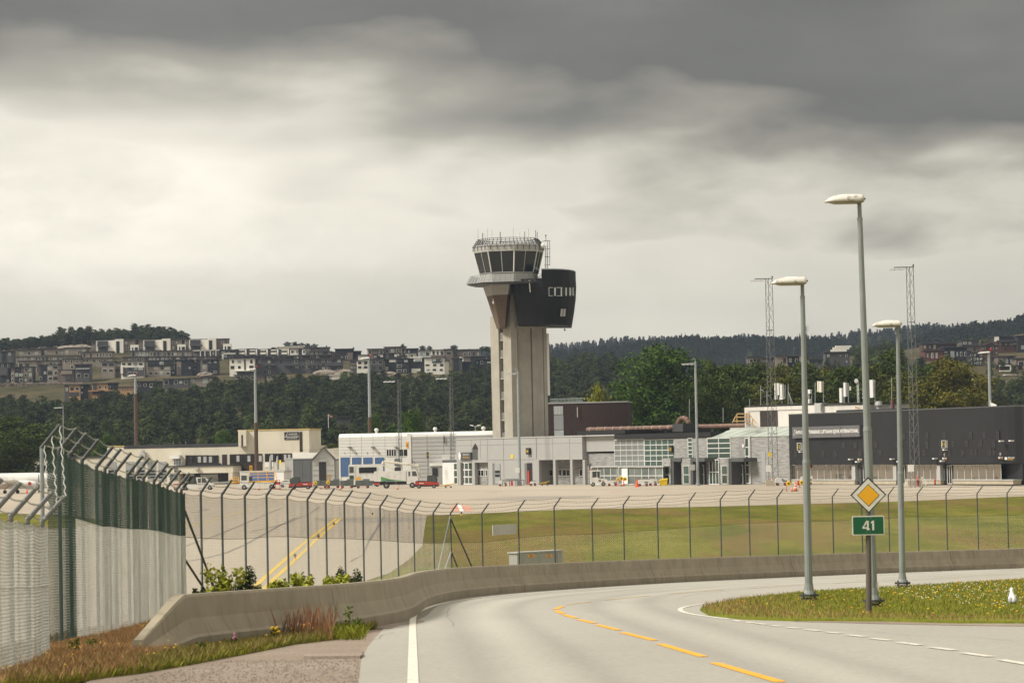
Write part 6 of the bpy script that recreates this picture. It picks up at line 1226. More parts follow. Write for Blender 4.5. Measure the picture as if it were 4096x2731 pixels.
# middle group
house(918, 1434, 1018, 1480, 1325, 'W', 'white house with four big windows on thin pillars', 4, 2, '976,1437,983,1480,F,.1;940,1481,1018,1484,W,1.5;948,1486,1018,1498,F,.2', sz=(.5, .55), skip=0)
for x0, x1, lb in ((1018, 1104, 'first curved roof house right of the white house'), (1098, 1196, 'second curved roof house in the row of four'), (1190, 1275, 'third curved roof house in the row of four'), (1268, 1368, 'fourth curved roof house with orange ladder, by the rock')):
    y = 1436; bb = house(x0 + 14, y, x1, 1497 if x0 < 1260 else 1482, 1330, 'G', lb, 4, 3, '%d,1460,%d,1463,F,1.6,balcony' % (x0 + 40, x1), sz=(.5, .45), skip=.3)
    W = Wall(x0, 1330, x1, 1330, py=1450); k = M(); pr = [W.uz(*p) for p in [(x0, 1496), (x0, 1444), (x0 + 8, 1439), (x0 + 20, 1436), (x0 + 20, 1496)]]; k.prism([W.pt(u, z, -.1) for u, z in pr], -W.n * 8); k.build('curved_end', HG, bb)
house(914, 1424, 1035, 1440, 1390, 'R', 'long red brown roof house behind the white pillar house', 6, 1, '908,1422,1040,1425,F,1.2', sz=(.5, .7)); house(1045, 1424, 1165, 1440, 1391, 'R', 'second long red brown house in the row behind the curved roofs', 6, 1, '1040,1423,1190,1426,F,1.2;1056,1426,1058,1440,D,1.4', sz=(.5, .7)); house(1170, 1420, 1345, 1440, 1392, 'R', 'longest red brown house with red posts behind the curved roofs', 8, 1, '1165,1418,1350,1421,F,1.2;1275,1422,1278,1440,D,1.4;1338,1422,1341,1440,D,1.4;1187,1424,1194,1437,W,1.0', sz=(.45, .7))
for i in range(5):
    x = 944 + i * 42.5; house(x, 1396, x + 42, 1422, 1450, 'G', ['first', 'second', 'third', 'fourth', 'fifth'][i] + ' unit from the left in the dark terrace with white balcony boxes', 2, 1, '%g,1396,%g,1423,W,.5;%g,1398,%g,1402,W,.4;%g,1409,%g,1417,W,1.6,balcony;%g,1402,%g,1409,F,.2' % (x + 36, x + 42, x + 12, x + 34, x + 12, x + 34, x + 14, x + 34), skip=1, roof='W' if i % 2 == 0 else 'F')
house(1108, 1387, 1212, 1396, 1475, 'W', 'long white roof storey on the ridge below the pine group', 4, 1, skip=1, roof='W'); house(1160, 1395, 1198, 1418, 1449, 'W', 'white end unit with balcony beside the dark terrace', 2, 1, '1194,1394,1208,1420,K,.4', sz=(.5, .4), skip=0); house(1208, 1394, 1240, 1419, 1448, 'W', 'small white house with dark right part on the ridge', 2, 1, '1222,1397,1239,1420,G,.3')
house(1240, 1390, 1315, 1408, 1452, 'B', 'brown flat roofed house with chimney on the ridge', 3, 1, '1274,1396,1314,1404,F,.2;1304,1381,1308,1392,F,.3,chimney'); house(1240, 1407, 1325, 1418, 1440, 'G', 'dark lower storey house below the brown ridge house', 5, 1); house(1325, 1409, 1346, 1440, 1430, 'B', 'narrow brown house left of the big black house', 1, 2)
house(1341, 1396, 1412, 1462, 1420, 'K', 'big black house with chimney standing above the slope', 4, 3, '1411,1388,1416,1398,F,.3,chimney;1388,1410,1411,1440,B,.3', sz=(.4, .35), skip=.4); house(1411, 1405, 1441, 1440, 1425, 'K', 'black house with red lamp right of the big black house', 1, 2)
# right group
RG_ = 'houses on the left hillside'
house(1470, 1396, 1536, 1418, 1450, 'B', 'brown house with large glazed corner on the ridge', 3, 1, sz=(.5, .6)); house(1538, 1388, 1622, 1417, 1451, 'B', 'brown block with vertical ribs on the ridge', 4, 1, sz=(.5, .4)); house(1612, 1395, 1671, 1418, 1445, 'K', 'black flat house right of the ribbed brown block', 4, 1, sz=(.4, .5)); house(1672, 1402, 1725, 1428, 1440, 'S', 'pale grey house with narrow windows on the ridge', 2, 1); house(1725, 1400, 1776, 1422, 1438, 'W', 'white balcony house with green glass doors', 3, 1, '1724,1420,1777,1428,B,.8,balcony', sz=(.5, .7), skip=0); house(1777, 1397, 1813, 1456, 1438, 'B', 'tall brown panelled house without windows', 1, 2, skip=.7); house(1813, 1399, 1922, 1431, 1442, 'B', 'wide brown house with dark window pair near the tower', 6, 1, '1838,1396,1908,1400,F,.3', sz=(.45, .4))
house(1432, 1420, 1470, 1432, 1420, 'W', 'small white flat house above the red lamp', 2, 1); house(1494, 1417, 1540, 1434, 1418, 'K', 'black and white flat house in the middle row', 3, 1, '1512,1418,1532,1428,W,.2'); house(1556, 1414, 1598, 1434, 1416, 'K', 'black flat house with white right end', 3, 1, '1577,1416,1597,1426,W,.2'); house(1622, 1413, 1664, 1432, 1414, 'W', 'white flat house with row of panes', 4, 1, sz=(.6, .35)); house(1600, 1424, 1622, 1436, 1412, 'K', 'small black flat house between two white ones', 1, 1)
house(1400, 1440, 1428, 1477, 1330, 'G', 'grey house with balconies at the left of the front row', 1, 2, '1400,1452,1426,1460,B,1.2,balcony'); house(1427, 1442, 1474, 1477, 1328, 'W', 'white square house behind the tall floodlight pole', 2, 2, sz=(.6, .5), skip=0); house(1482, 1437, 1534, 1482, 1327, 'G', 'charcoal house with glazed double balconies', 2, 2, sz=(.7, .5), skip=0); house(1540, 1436, 1584, 1486, 1329, 'K', 'black plain house with white top strip', 3, 2, '1557,1438,1584,1448,W,.2', skip=.7); house(1585, 1434, 1634, 1492, 1326, 'G', 'charcoal house with six white framed windows', 2, 3, '1589,1436,1632,1492,K,.1', sz=(.7, .5), skip=0)
house(1634, 1434, 1700, 1474, 1328, 'K', 'black house on a beige base beside the tall white house', 3, 1, '1655,1426,1687,1446,W,.4;1646,1474,1682,1492,W,.2;1659,1437,1684,1446,P,.5', skip=1); house(1698, 1431, 1778, 1488, 1322, 'W', 'tall white house with wide dark top window', 3, 3, '1728,1435,1765,1451,F,.2,window', sz=(.5, .4), skip=.1); house(1778, 1444, 1793, 1474, 1324, 'W', 'small white annex right of the tall white house', 1, 1, skip=1)
house(1809, 1434, 1848, 1480, 1340, 'G', 'grey framed house with blue glass centre', 1, 2, '1815,1440,1834,1480,K,.2', sz=(.5, .4)); house(1850, 1427, 1882, 1446, 1390, 'T', 'pale grey brown house above the blue black houses', 1, 1, '1838,1427,1854,1446,W,.3'); house(1882, 1426, 1942, 1448, 1388, 'K', 'blue black house near the tower, upper', 3, 1); house(1846, 1448, 1905, 1466, 1345, 'K', 'blue black flat house near the tower, lower', 2, 1); house(1900, 1437, 1975, 1462, 1350, 'K', 'dark house with pale green window beside the tower', 4, 1, '1948,1446,1962,1452,P,.3'); house(1944, 1422, 1964, 1436, 1400, 'B', 'tiny brown house just left of the control tower', 1, 1)
house(1318, 1499, 1402, 1508, 1268, 'W', 'low white building showing between the tree tops', 2, 1, skip=1, roof='W'); house(938, 1500, 1060, 1518, 1280, 'B', 'low brown garage row under the white pillar house', 4, 1, sz=(.5, .5)); house(1066, 1502, 1120, 1520, 1279, 'T', 'low garage with pale glass doors between the trees', 3, 1, sz=(.5, .7))
# right hillside
RGP = 'houses on the right hillside'
H2 = lambda *a, **k: house(*a, grp=RGP, **k)
H2(2788, 1464, 2855, 1492, 1000, 'B', 'pale grey brown house behind the gap right of the huge chestnut', 3, 1); H2(2992, 1428, 3052, 1456, 1090, 'B', 'grey house with bright window left of the tall lattice mast', 2, 1, sz=(.5, .4)); H2(3052, 1434, 3105, 1452, 1095, 'B', 'low brown house behind the left lattice mast', 3, 1); H2(3104, 1424, 3150, 1456, 1092, 'T', 'brown house right of the left lattice mast', 2, 1); H2(3148, 1425, 3196, 1456, 1093, 'K', 'black house with thin roof terrace', 2, 1); H2(3196, 1422, 3212, 1458, 1094, 'W', 'narrow white house beside the shorter lamp post', 1, 1, skip=1); H2(3218, 1438, 3290, 1458, 1096, 'G', 'low dark house behind the tree tops', 3, 1)
H2(3302, 1409, 3400, 1458, 1100, 'G', 'dark grey block with stepped white upper floors', 4, 2, '3322,1398,3386,1409,W,-.6;3330,1389,3396,1398,W,-1.5;3340,1383,3402,1390,W,-2.5', sz=(.3, .35)); H2(3690, 1373, 3828, 1400, 1200, 'R', 'long red brown house behind the yellowing tree', 7, 1, '3690,1371,3828,1374,F,.8;3775,1380,3828,1396,K,.5', sz=(.35, .4)); H2(3700, 1402, 3775, 1440, 1160, 'D', 'red house below the long red brown house', 4, 1, sz=(.35, .5)); H2(3775, 1390, 3868, 1440, 1165, 'K', 'black house with row of narrow windows behind the yellowing tree', 6, 1, '3802,1404,3818,1440,P,.2', sz=(.4, .3)); H2(3868, 1404, 3884, 1450, 1164, 'L', 'narrow bright blue house', 1, 1, skip=1)
H2(3848, 1361, 3915, 1381, 1230, 'G', 'grey roof storey house behind a dark spruce', 3, 1); H2(3852, 1382, 3928, 1412, 1190, 'B', 'grey brown house with white windows beside the red gable house', 4, 1, sz=(.4, .5)); hh = H2(3928, 1382, 3994, 1460, 1185, 'R', 'tall dark red gable house with brown roof', 4, 4, sz=(.5, .4))
W = Wall(3920, 1184.6, 3994, 1184.6, py=1400); k = M(); pr = [W.uz(*p) for p in [(3930, 1384), (3962, 1366), (3994, 1384)]]; k.prism([W.pt(u, z, 0) for u, z in pr], -W.n * 9); k.build('gable', HR, hh); k = M(); a = [W.uz(*p) for p in [(3916, 1381), (3960, 1364), (3972, 1364), (3936, 1382)]]; k.prism([W.pt(u, z, .5) for u, z in a], -W.n * .3); k.build('roof', mat('brown_roof', (.10, .07, .055), .9), hh)
H2(3880, 1411, 3930, 1460, 1150, 'K', 'black house with many white framed windows', 4, 3, sz=(.5, .5), skip=.1); H2(3976, 1345, 4072, 1362, 1290, 'K', 'black topmost house with white corner', 4, 1, '3978,1345,3996,1370,W,.4', sz=(.3, .4)); H2(3990, 1366, 4078, 1406, 1240, 'R', 'red brown house with wide pale window under the topmost house', 4, 2, '4050,1371,4067,1379,P,.3;3988,1360,4060,1367,F,1', sz=(.3, .35)); H2(4072, 1343, 4180, 1404, 1235, 'K', 'black house cut by the right picture edge', 3, 2); H2(3992, 1425, 4062, 1462, 1150, 'B', 'brown house with green glass bay on the right slope', 3, 1, '4034,1427,4054,1460,K,.3'); H2(4064, 1433, 4180, 1476, 1140, 'B', 'brown house at the right edge, below the black one', 3, 1)
H2(4000, 1461, 4044, 1484, 1110, 'R', 'house with bold white balcony frame', 2, 1, '3999,1460,4045,1464,W,1.5;4041,1460,4045,1485,W,1.5;3999,1481,4045,1485,W,1.5;4002,1472,4040,1474,F,1.2,balcony', skip=.5); H2(4045, 1462, 4090, 1498, 1115, 'R', 'red brown house right of the white balcony frame', 3, 2, sz=(.4, .3)); H2(3896, 1508, 3932, 1534, 1060, 'W', 'white house with sloping roof low on the right slope', 2, 1, sz=(.4, .3)); H2(3932, 1512, 3950, 1532, 1062, 'G', 'small grey link between two white houses', 1, 1); H2(3950, 1503, 3980, 1532, 1061, 'W', 'second white house low on the right slope', 2, 1, sz=(.4, .3)); H2(3956, 1535, 4000, 1562, 1040, 'W', 'lowest white house between the pines on the right', 3, 1, sz=(.3, .4)); H2(4030, 1533, 4062, 1556, 1045, 'S', 'pale blue grey house by the right edge pines', 2, 1, skip=1); H2(4026, 1500, 4062, 1512, 1080, 'W', 'white roof edge of a house among the right pines', 1, 1, skip=1, roof='W')
# rubble retaining wall, its larger stones built one by one
RB = [mat('rubble_stone_%s' % n_, c, .95, .2, .8, bump=.05) for n_, c in (('brown', (.16, .12, .095)), ('grey', (.19, .17, .15)), ('pale', (.24, .20, .165)))]
W = Wall(-60, 1318, 345, 1322, py=1540); Rw = root('rubble_wall', W.pt(0, W.uz(100, 1550)[1]), 'long rubble stone retaining wall below the black and brown houses', 'wall'); k = M(); W.rect(k, -60, 1531, 330, 1566, -4, -.6); k.build('core', RB[0], Rw)
smesh = []
for q in range(6):
    k = M(); k.blob((0, 0, 0), .62, .4, .36, 6, 4)
    k.v = [(x * hr.uniform(.8, 1.2), y, z * hr.uniform(.8, 1.2)) for x, y, z in k.v]; smesh.append(k.mesh('stone', RB[q % 3]))
cnt = 0
for r_ in range(8):
    x = -55 + (r_ % 2) * 5
    while x < 328 and cnt < 300:
        y = 1534 + r_ * 4.2 + hr.uniform(-.8, .8) - x * .003
        u, z = W.uz(x, y); p = W.pt(u, z, -.4); ob = bpy.data.objects.new('stone', smesh[hr.randrange(6)]); COL.objects.link(ob); ob.parent = Rw; ob.location = p - ORG[Rw.name]; sc_ = hr.uniform(.75, 1.25); ob.scale = (sc_ * 1.15, sc_, sc_ * .75); ob.rotation_euler = (0, hr.uniform(-.3, .3), 0); x += 10.3 * sc_; cnt += 1
# bare rock outcrops
def rock(px, py, Y, wx, hz_, label):
    b = P(px, py, Y); k = M(); rr = random.Random(int(px)); k.blob((b.x, Y, b.z), wx, wx * .5, hz_, 14, 8); k.v = [(x + rr.uniform(-.4, .4), y + rr.uniform(-.4, .4), z + rr.uniform(-.3, .3)) for x, y, z in k.v]
    o_ = k.build('rock_outcrop', RB[2], org=(b.x, Y, b.z)); tag(o_, label, 'rock', 'rock outcrops on the hill')
rock(1370, 1492, 1290, 5, 1.6, 'bare rock right of the fourth curved roof house'); rock(1300, 1495, 1292, 6, 1.8, 'bare rock slope below the curved roof houses'); rock(1550, 1500, 1285, 5, 1.6, 'reddish rock under the charcoal houses'); rock(280, 1394, 1490, 7, 1.6, 'pale rock slope between the taupe houses and pines'); rock(330, 1392, 1495, 6, 1.8, 'reddish rock slope beside the first apartment block'); rock(820, 1500, 1310, 4, 1.2, 'small rock below the brown bay house')
# ------------------------------------------------------------------ fences
def on_px(px, Y): return P(px, 1900, Y).x
leftp = [(163, 1791), (224, 1800), (258, 1815), (301, 1826), (331, 1850), (355, 1862), (382, 1868), (422, 1877), (455, 1888), (489, 1895), (517, 1901), (548, 1907), (606, 1922), (644, 1940), (672, 1951), (717, 1960)]
FN_L = []
for i in range(15):
    Y = 47 + 23 * i / 14; x = -7.8 - 0.4 * i / 14 + (0.05 if i % 3 == 1 else 0); px = 2048 + FPX * x / Y; by = interp(px, leftp); p = P(px, by, Y); FN_L.append(Vector((x, Y, p.z)))
rp = [(717, 1960), (803, 1970), (887, 1979), (979, 1984), (1066, 1981), (1149, 1985), (1230, 1996), (1303, 2003), (1377, 2009), (1451, 2017), (1520, 2025), (1589, 2035), (1654, 2044), (1733, 2050), (1802, 2052), (1927, 2052), (2073, 2037), (2216, 2027), (2367, 2027), (2493, 2019), (2629, 2013), (2757, 2004), (2881, 1997), (2995, 1991), (3108, 1989), (3219, 1987), (3329, 1986), (3445, 1982), (3553, 1978), (3669, 1975), (3784, 1975), (3908, 1973), (4028, 1972), (4150, 1968), (4275, 1964)]
FN_R = []
for px, by in rp:
    Y = interp(px, [(717, 70), (1149, 82), (1520, 97), (1802, 112), (2216, 118), (2881, 128), (3553, 140), (4028, 148), (4275, 152)])
    p = P(px, by, Y); FN_R.append(Vector((p.x, Y, p.z)))
FN_R[0] = FN_L[-1].copy()
FN_C = []     # low fence running from the corner towards the left edge
for px, by, Y in [(168, 2086, 45), (110, 2077, 42.2), (43, 2063, 40), (-30, 2052, 38.0), (-110, 2044, 36)]:
    p = P(px, by, Y); FN_C.append(Vector((p.x, Y, p.z)))
MGRN = mat('green_wire', (0.040, 0.085, 0.068), 0.6, 0.2, 3); MGAL = mat('zinc_wire', (0.68, 0.68, 0.62), 0.6, 0.12, 3); MDKW = mat('dark_wire', (0.06, 0.062, 0.055), 0.7, 0.2, 3); BARB = mat('barbed_wire', (0.42, 0.43, 0.39), 0.6, 0.1, 3)
def net(a, b, h0, h1, p, r, wob, sag=0.05, shift=0.0):
    """chain link between two posts, from h0 to h1 metres below the post heads; real zigzag wires"""
    a = np.array(a); b = np.array(b); d = b - a; L_ = np.linalg.norm(d[:2]); t = d / L_; n_ = np.array([-t[1], t[0], 0]); nw = max(2, int(L_ / p)); nz = max(2, int((h1 - h0) / (p / 2)))
    i = np.arange(nw)[:, None]; j = np.arange(nz + 1)[None, :]
    s_ = (i + 0.5) * (L_ / nw) + ((i + j) % 2 - .5) * p * np.ones_like(j); s_ = np.clip(s_, 0, L_)
    sg = sag * np.sin(np.pi * s_ / L_); z = -(h0 + j * (h1 - h0) / nz) - sg * (1 - j / nz)
    off = wob * (np.sin(s_ * 2.1 + a[1]) + .6 * np.sin(s_ * 5.3 + a[1] * 3)) * (0.6 + .4 * np.sin(j * .05 + a[0])) + ((j % 2) - .5) * .006
    pts = a[None, None, :] + s_[..., None] * t[None, None, :] + (off - shift)[..., None] * n_[None, None, :]; pts[..., 2] += z
    V = np.zeros((nw, nz + 1, 3, 3))
    for q in range(3):
        an = 2 * math.pi * q / 3; V[:, :, q, :] = pts + (r * np.where(j % 2 == 0, 1.5, .8))[..., None] * (math.cos(an) * n_ + math.sin(an) * t)[None, None, :]
    base = (np.arange(nw)[:, None] * (nz + 1) + np.arange(nz)[None, :]) * 3; F = []
    for q in range(3): F.append(np.stack([base + q, base + (q + 1) % 3, base + 3 + (q + 1) % 3, base + 3 + q], -1).reshape(-1, 4))
    return V.reshape(-1, 3), np.concatenate(F)
def fast_mesh(name, V, F, m_, parent):
    o = np.array(ORG[parent.name]); me_ = bpy.data.meshes.new(name); me_.vertices.add(len(V)); me_.vertices.foreach_set('co', (V - o).ravel()); me_.loops.add(F.size); me_.loops.foreach_set('vertex_index', F.ravel().astype(np.int32)); me_.polygons.add(len(F)); me_.polygons.foreach_set('loop_start', np.arange(0, F.size, 4, dtype=np.int32)); me_.update(calc_edges=True); me_.materials.append(m_)
    ob = bpy.data.objects.new(name, me_); COL.objects.link(ob); ob.parent = parent; ORG[ob.name] = ORG[parent.name]; return ob
def fence(pts, H, split, label, arms, wmat, umat, lmat, pitch=.07, r=.0024, wob=.01, postm=POSTG, rad=.032, foot=.25, shift=0.0, rl=None, mult=None, gs=0, br=.0045):
    B = root('chain_link_fence', (pts[0].x, pts[0].y, pts[0].z - H), label, 'fence')
    for i, p in enumerate(pts):
        k = M(); k.tube((p.x, p.y, p.z - H - foot), (p.x, p.y, p.z), rad, 8); po = k.build('post', GALV if (H > 3.2 and i == 0) else postm, B)
        t = (pts[min(i + 1, len(pts) - 1)] - pts[max(i - 1, 0)]); t.z = 0; t.normalize(); av = arms(p, t); q = p + av; k = M(); k.tube(p - av * .03, q, rad * 1.05, 6, rad * .9); k.build('arm', postm, po)
    for i, (a, b) in enumerate(zip(pts[:-1], pts[1:])):
        pm = pitch if mult is None else pitch * mult(i)
        V, F = net(a, b, 0.06, split, pm, r, wob, shift=shift); fast_mesh('net', V, F, umat, B)['kind'] = 'stuff'
        if split < H: V, F = net(a, b, split, H - .05, pm, rl or r, wob, 0.0, shift); fast_mesh('net', V, F, umat if i < gs else lmat, B)['kind'] = 'stuff'
    for kx, hh in enumerate((-.05, -split)):
        k = M(); pr = [p + Vector((0, 0, hh)) for p in pts]
        for a, b in zip(pr[:-1], pr[1:]): k.path([a.lerp(b, q / 4) + Vector((0, 0, -.05 * math.sin(math.pi * q / 4) if kx == 0 else 0)) for q in range(5)], .006, 4)
        k.build('tension_wire', MDKW, B)
    for f_ in (.15, .55, .97):
        k = M(); rr = random.Random(int(f_ * 100))
        for i, (a, b) in enumerate(zip(pts[:-1], pts[1:])):
            t = (b - a); t.z = 0; t.normalize(); a_ = a + arms(a, t) * f_; b_ = b + arms(b, t) * f_; n_ = 6; q = [a_.lerp(b_, j / n_) + Vector((rr.uniform(-.01, .01), rr.uniform(-.01, .01), -.035 * math.sin(math.pi * j / n_) + rr.uniform(-.008, .008))) for j in range(n_ + 1)]
            k.path(q, br, 4)
            L_ = (b_ - a_).length
            for j in range(int(L_ / .25)):
                c = a_.lerp(b_, (j + .5) * .25 / L_); c.z -= .035 * math.sin(math.pi * (j + .5) * .25 / L_); k.tube(c + Vector((-.012, 0, -.018)), c + Vector((.012, 0, .018)), .003, 3, caps=False); k.tube(c + Vector((.012, 0, -.018)), c + Vector((-.012, 0, .018)), .003, 3, caps=False)
        k.build('barbed_wire', wmat, B)
    return B
ARM = .52
def armL(p, t): n_ = Vector((t.y, -t.x, 0)); return (n_ * .75 + Vector((0, 0, .85))).normalized() * ARM
def armC(p, t): return (Vector((.75, -.15, .85))).normalized() * ARM
fence(FN_L, 3.25, 1.12, 'tall chain link fence with green upper net on slanting arm posts, seen almost end on', lambda p, t: (Vector((.68, -.1, .80))).normalized() * .50, BARB, MGRN, MGAL, pitch=.045, r=.0050, rl=.0040, wob=.007, rad=.034, shift=.09, gs=2, br=.008)
fence(FN_R, 3.15, 1.15, 'long chain link airport fence with slanting arm posts behind the concrete barrier', lambda p, t: (Vector((.62, -.3, .85))).normalized() * .50, MDKW, MDKW, MGAL, pitch=.072, r=.0029, rl=.0026)
fence(FN_C, 2.25, 1.0, 'low chain link fence at the left edge with three thick slanting arms', lambda p, t: (Vector((.80, .0, .85))).normalized() * .55, BARB, MGAL, MGAL, pitch=.05, r=.0036, wob=.008, shift=-.09, br=.008, postm=mat('light_zinc_post', (.17, .175, .18), .6), rad=.036)
cb = M()      # barbed wires running from the tall corner arm down to the low fence
for f_, g_ in ((.15, .3), (.55, .65), (.97, 1)):
    a_ = FN_L[0] + Vector((.68, -.1, .8)).normalized() * .5 * f_; b_ = FN_C[0] + Vector((.8, 0, .85)).normalized() * .55 * g_; cb.path([a_.lerp(b_, j / 14) + Vector((.012 * (-1) ** j, .01 * (-1) ** j, -.06 * math.sin(math.pi * j / 14))) for j in range(15)], .009, 4)
o_ = cb.build('barbed_wire', BARB, org=FN_L[0]); tag(o_, 'three pale barbed wires dropping from the tall corner post to the low fence', 'barbed wire')
# slanting braces at corners
def brace(a, b, label, m_=POSTG, r_=.03):
    k = M(); k.tube(a, b, r_, 6); o_ = k.build('fence_brace', m_, org=b); tag(o_, label, 'brace', 'fence braces')
def gz(x, y): return float(ground_z(np.array([x]), np.array([y]))[0])
c = FN_R[0]; brace(c - Vector((0, 0, .3)), Vector((c.x + .75, c.y + 2.2, c.z - 3.1)), 'upper dark brace leaning from the corner post beside the green net'); brace(c - Vector((0, 0, 1.6)), Vector((c.x + .7, c.y + 2.0, c.z - 3.15)), 'lower dark brace leaning from the corner post beside the green net')
c = FN_R[14]; brace(c - Vector((0, 0, .1)), Vector((c.x - .75, c.y - 1, c.z - 3.2)), 'long pale brace on the near side of the fence bend post', GALV); brace(c - Vector((0, 0, 1.5)), Vector((c.x - .6, c.y - .9, c.z - 3.2)), 'short pale brace on the near side of the fence bend post', GALV)
brace(c - Vector((0, 0, .2)), Vector((c.x + 1.2, c.y + 1.5, c.z - 3.2)), 'long dark brace leaning right from the fence bend post'); brace(c - Vector((0, 0, 1.5)), Vector((c.x + .6, c.y + 1.0, c.z - 3.2)), 'short dark brace leaning right from the fence bend post')
# white board hung on the net
Wf = Wall(1927, 113.9, 2073, 116.1, py=2110); k = M(); Wf.rect(k, 1971, 2097, 2066, 2137, .03, .05); o_ = k.build('blank_board', WHITE, org=Wf.pt(0, -4)); tag(o_, 'plain white board fixed to the fence left of the cabinet', 'board')
# small cabinet behind the fence
Wc = Wall(2070, 122, 2254, 124, py=2230); B = root('relay_cabinet', Wc.pt(0, AZ), 'low grey double door cabinet with yellow stickers behind the fence', 'cabinet'); CB = mat('cabinet_grey', (.36, .36, .33), .6, .05, 1)
k = M(); Wc.rect(k, 2070, 2206, 2252, 2330, -.5, 0); k.build('body', CB, B); k = M(); Wc.rect(k, 2068, 2203, 2254, 2208, -.55, .05); k.build('lid', LGREY, B)
for a in (2090, 2162): k = M(); Wc.rect(k, a, 2213, a + 66, 2330, .0, .03); d_ = k.build('door', CB, B); k = M(); Wc.rect(k, a + 21, 2216, a + 48, 2228, .03, .04); k.build('sticker', AMBER, d_); k = M(); Wc.rect(k, a + 30, 2217, a + 33, 2227, .04, .045); Wc.rect(k, a + 36, 2217, a + 39, 2227, .04, .045); k.build('sticker_print', REDP, d_)
for a in (2083, 2155, 2232): k = M(); Wc.rect(k, a, 2209, a + 5, 2330, .0, .06); k.build('edge_trim', LGREY, B)

# ------------------------------------------------------------------ street lamps
LPOLE = mat('lamp_post_zinc', (.24, .26, .255), .55, .08, 2.5, metal=.2); LHEAD = mat('lamp_head_cream', (.66, .63, .57), .5, .04, 1, stain=((.12, .10, .07), .8, 5, (1, 1, 1)))
def lamp(bx, by, tx, ty, hl, label, sc):
    b = G(bx, by); Y = b.y; t = P(tx, ty, Y); H = t.z - b.z; lean = t.x - b.x - 0; B = root('street_lamp', b, label, 'lamp post', 'street lamps on the traffic island'); zc = b.z + H * .42
    k = M(); pt = lambda f_: Vector((b.x + lean * f_, Y, b.z + H * f_))
    r0 = .092 * sc; k.lathe([(r0 * 1.8, .23), (r0 * 1.4, .33), (r0 * 1.15, .5)], 12, b); k.tube(pt(.02), pt(.44), r0 * 1.1, 12, r0 * 1.04, False); k.tube(pt(.435), pt(.447), r0 * 1.13, 12, r0 * .95); k.tube(pt(.447), pt(.955), r0 * .93, 12, r0 * .64, False); k.tube(pt(.955), pt(1.0), r0 * .52, 10, r0 * .52); k.tube(pt(.952), pt(.958), r0 * .70, 10); k.build('post', LPOLE, B, smooth=False)
    k = M(); k.lathe([(r0 * 2.7, 0.17), (r0 * 2.7, .23)], 8, b); k.lathe([(r0 * 2.5, -.2), (r0 * 2.2, .13)], 8, b)
    for i in range(4): a = i * math.pi / 2 + .7; k.tube((b.x + math.cos(a) * r0 * 2.2, Y + math.sin(a) * r0 * 2.2, b.z - .08), (b.x + math.cos(a) * r0 * 2.2, Y + math.sin(a) * r0 * 2.2, b.z + .28), .02, 6)
    k.build('base_flange', DKST, B)
    # luminaire, pointing left
    L_ = hl; rings = []
    prof = [(0.06, .30, .85), (-.02, .34, 1.0), (-.25, .36, 1.05), (-.5, .36, 1.08), (-.72, .31, 1.0), (-.88, .2, .8), (-1.0, .04, .35)]
    for s_, h, w_ in prof:
        ww = .17 * w_ * sc; hh = h * L_ * .58; ring_ = []
        for q in range(12):
            an = math.pi * q / 11; ring_.append((t.x + s_ * L_ + .05, Y + ww * math.cos(an), t.z - .02 + hh * math.sin(an) ** .8))
        rings.append(ring_)
    k = M(); k.loft(rings); k.build('luminaire', LHEAD, B, smooth=True)
    k = M(); k.loft([[(x[0] * .0 + p[0], (p[1] - Y) * .98 + Y, t.z - .03 - (0.035 if 0 < i < 5 else 0)) for p in (r_[0], r_[-1])] + [(p[0], (p[1] - Y) * .98 + Y, t.z - .015) for p in (r_[-1], r_[0])] for i, (r_, x) in enumerate(zip(rings, prof))]); k.build('lamp_glass', mat('lamp_underside', (.16, .13, .07), .3), B)
    k = M(); k.box(t.x + .11 * L_, t.x + .13 * L_ + .03, Y - .05, Y + .05, t.z + .02, t.z + .06); k.build('rear_clamp', DKST, B)
    return B, b
l1, b1 = lamp(3495, 2436, 3437, 803, .85, 'tallest street lamp directly behind the green route sign', 1.0); lamp(3237, 2410, 3209, 1130, .86, 'middle height street lamp standing alone left of the route sign', 1.0); lamp(3611, 2356, 3590, 1300, .86, 'shortest street lamp, right of the route sign and farthest back', 1.0)
k = M(); k.box(b1.x + .06, b1.x + .12, b1.y - .06, b1.y + .06, b1.z + .42, b1.z + .62); k.build('service_hatch', WHITE, l1)
for px, py, dY in ((3225, 2208, 87), (3603, 2186, 100)):
    p = P(px, py, dY); k = M(); k.box(p.x - .03, p.x + .03, dY - .12, dY - .1, p.z - .05, p.z + .05); tag(k.build('number_plate', YEL, org=p), 'tiny yellow tag stuck on the %s street lamp post' % ('middle' if px < 3300 else 'farthest'), 'tag')
# ------------------------------------------------------------------ road sign
sb = G(3475, 2465); Y = sb.y; B = root('road_sign', sb, 'weathered post with yellow priority diamond above green sign 41', 'road sign'); Ws = Wall(3300, Y, 3600, Y, py=2100)
WPOST = mat('weathered_wood', (.12, .10, .085), .95, .25, 2, stretch=(6, 6, .5)); k = M(); a_, z_ = Ws.uz(3472, 2020, -.05); k.tube(Ws.pt(Ws.uz(3477, 2465)[0], sb.z - .3, -.07), Ws.pt(Ws.uz(3473, 2000)[0], z_, -.07), .062, 10, .055); k.build('post', WPOST, B)
def dia(k, cx, cy, h, w0, w1):
    u, z = Ws.uz(cx, cy); s_ = h / FPX * Y; pts = [(u, z - s_), (u + s_, z), (u, z + s_), (u - s_, z)]; k.prism([Ws.pt(a, b, w0) for a, b in pts], Ws.n * (w1 - w0))
k = M(); dia(k, 3473, 1978, 72, 0, .02); dd = k.build('diamond_board', BLACK, B); SW = mat('sign_white', (.66, .64, .58), .5, .05, 4, stain=((.25, .22, .18), .5, 12, (1, 1, 1)))
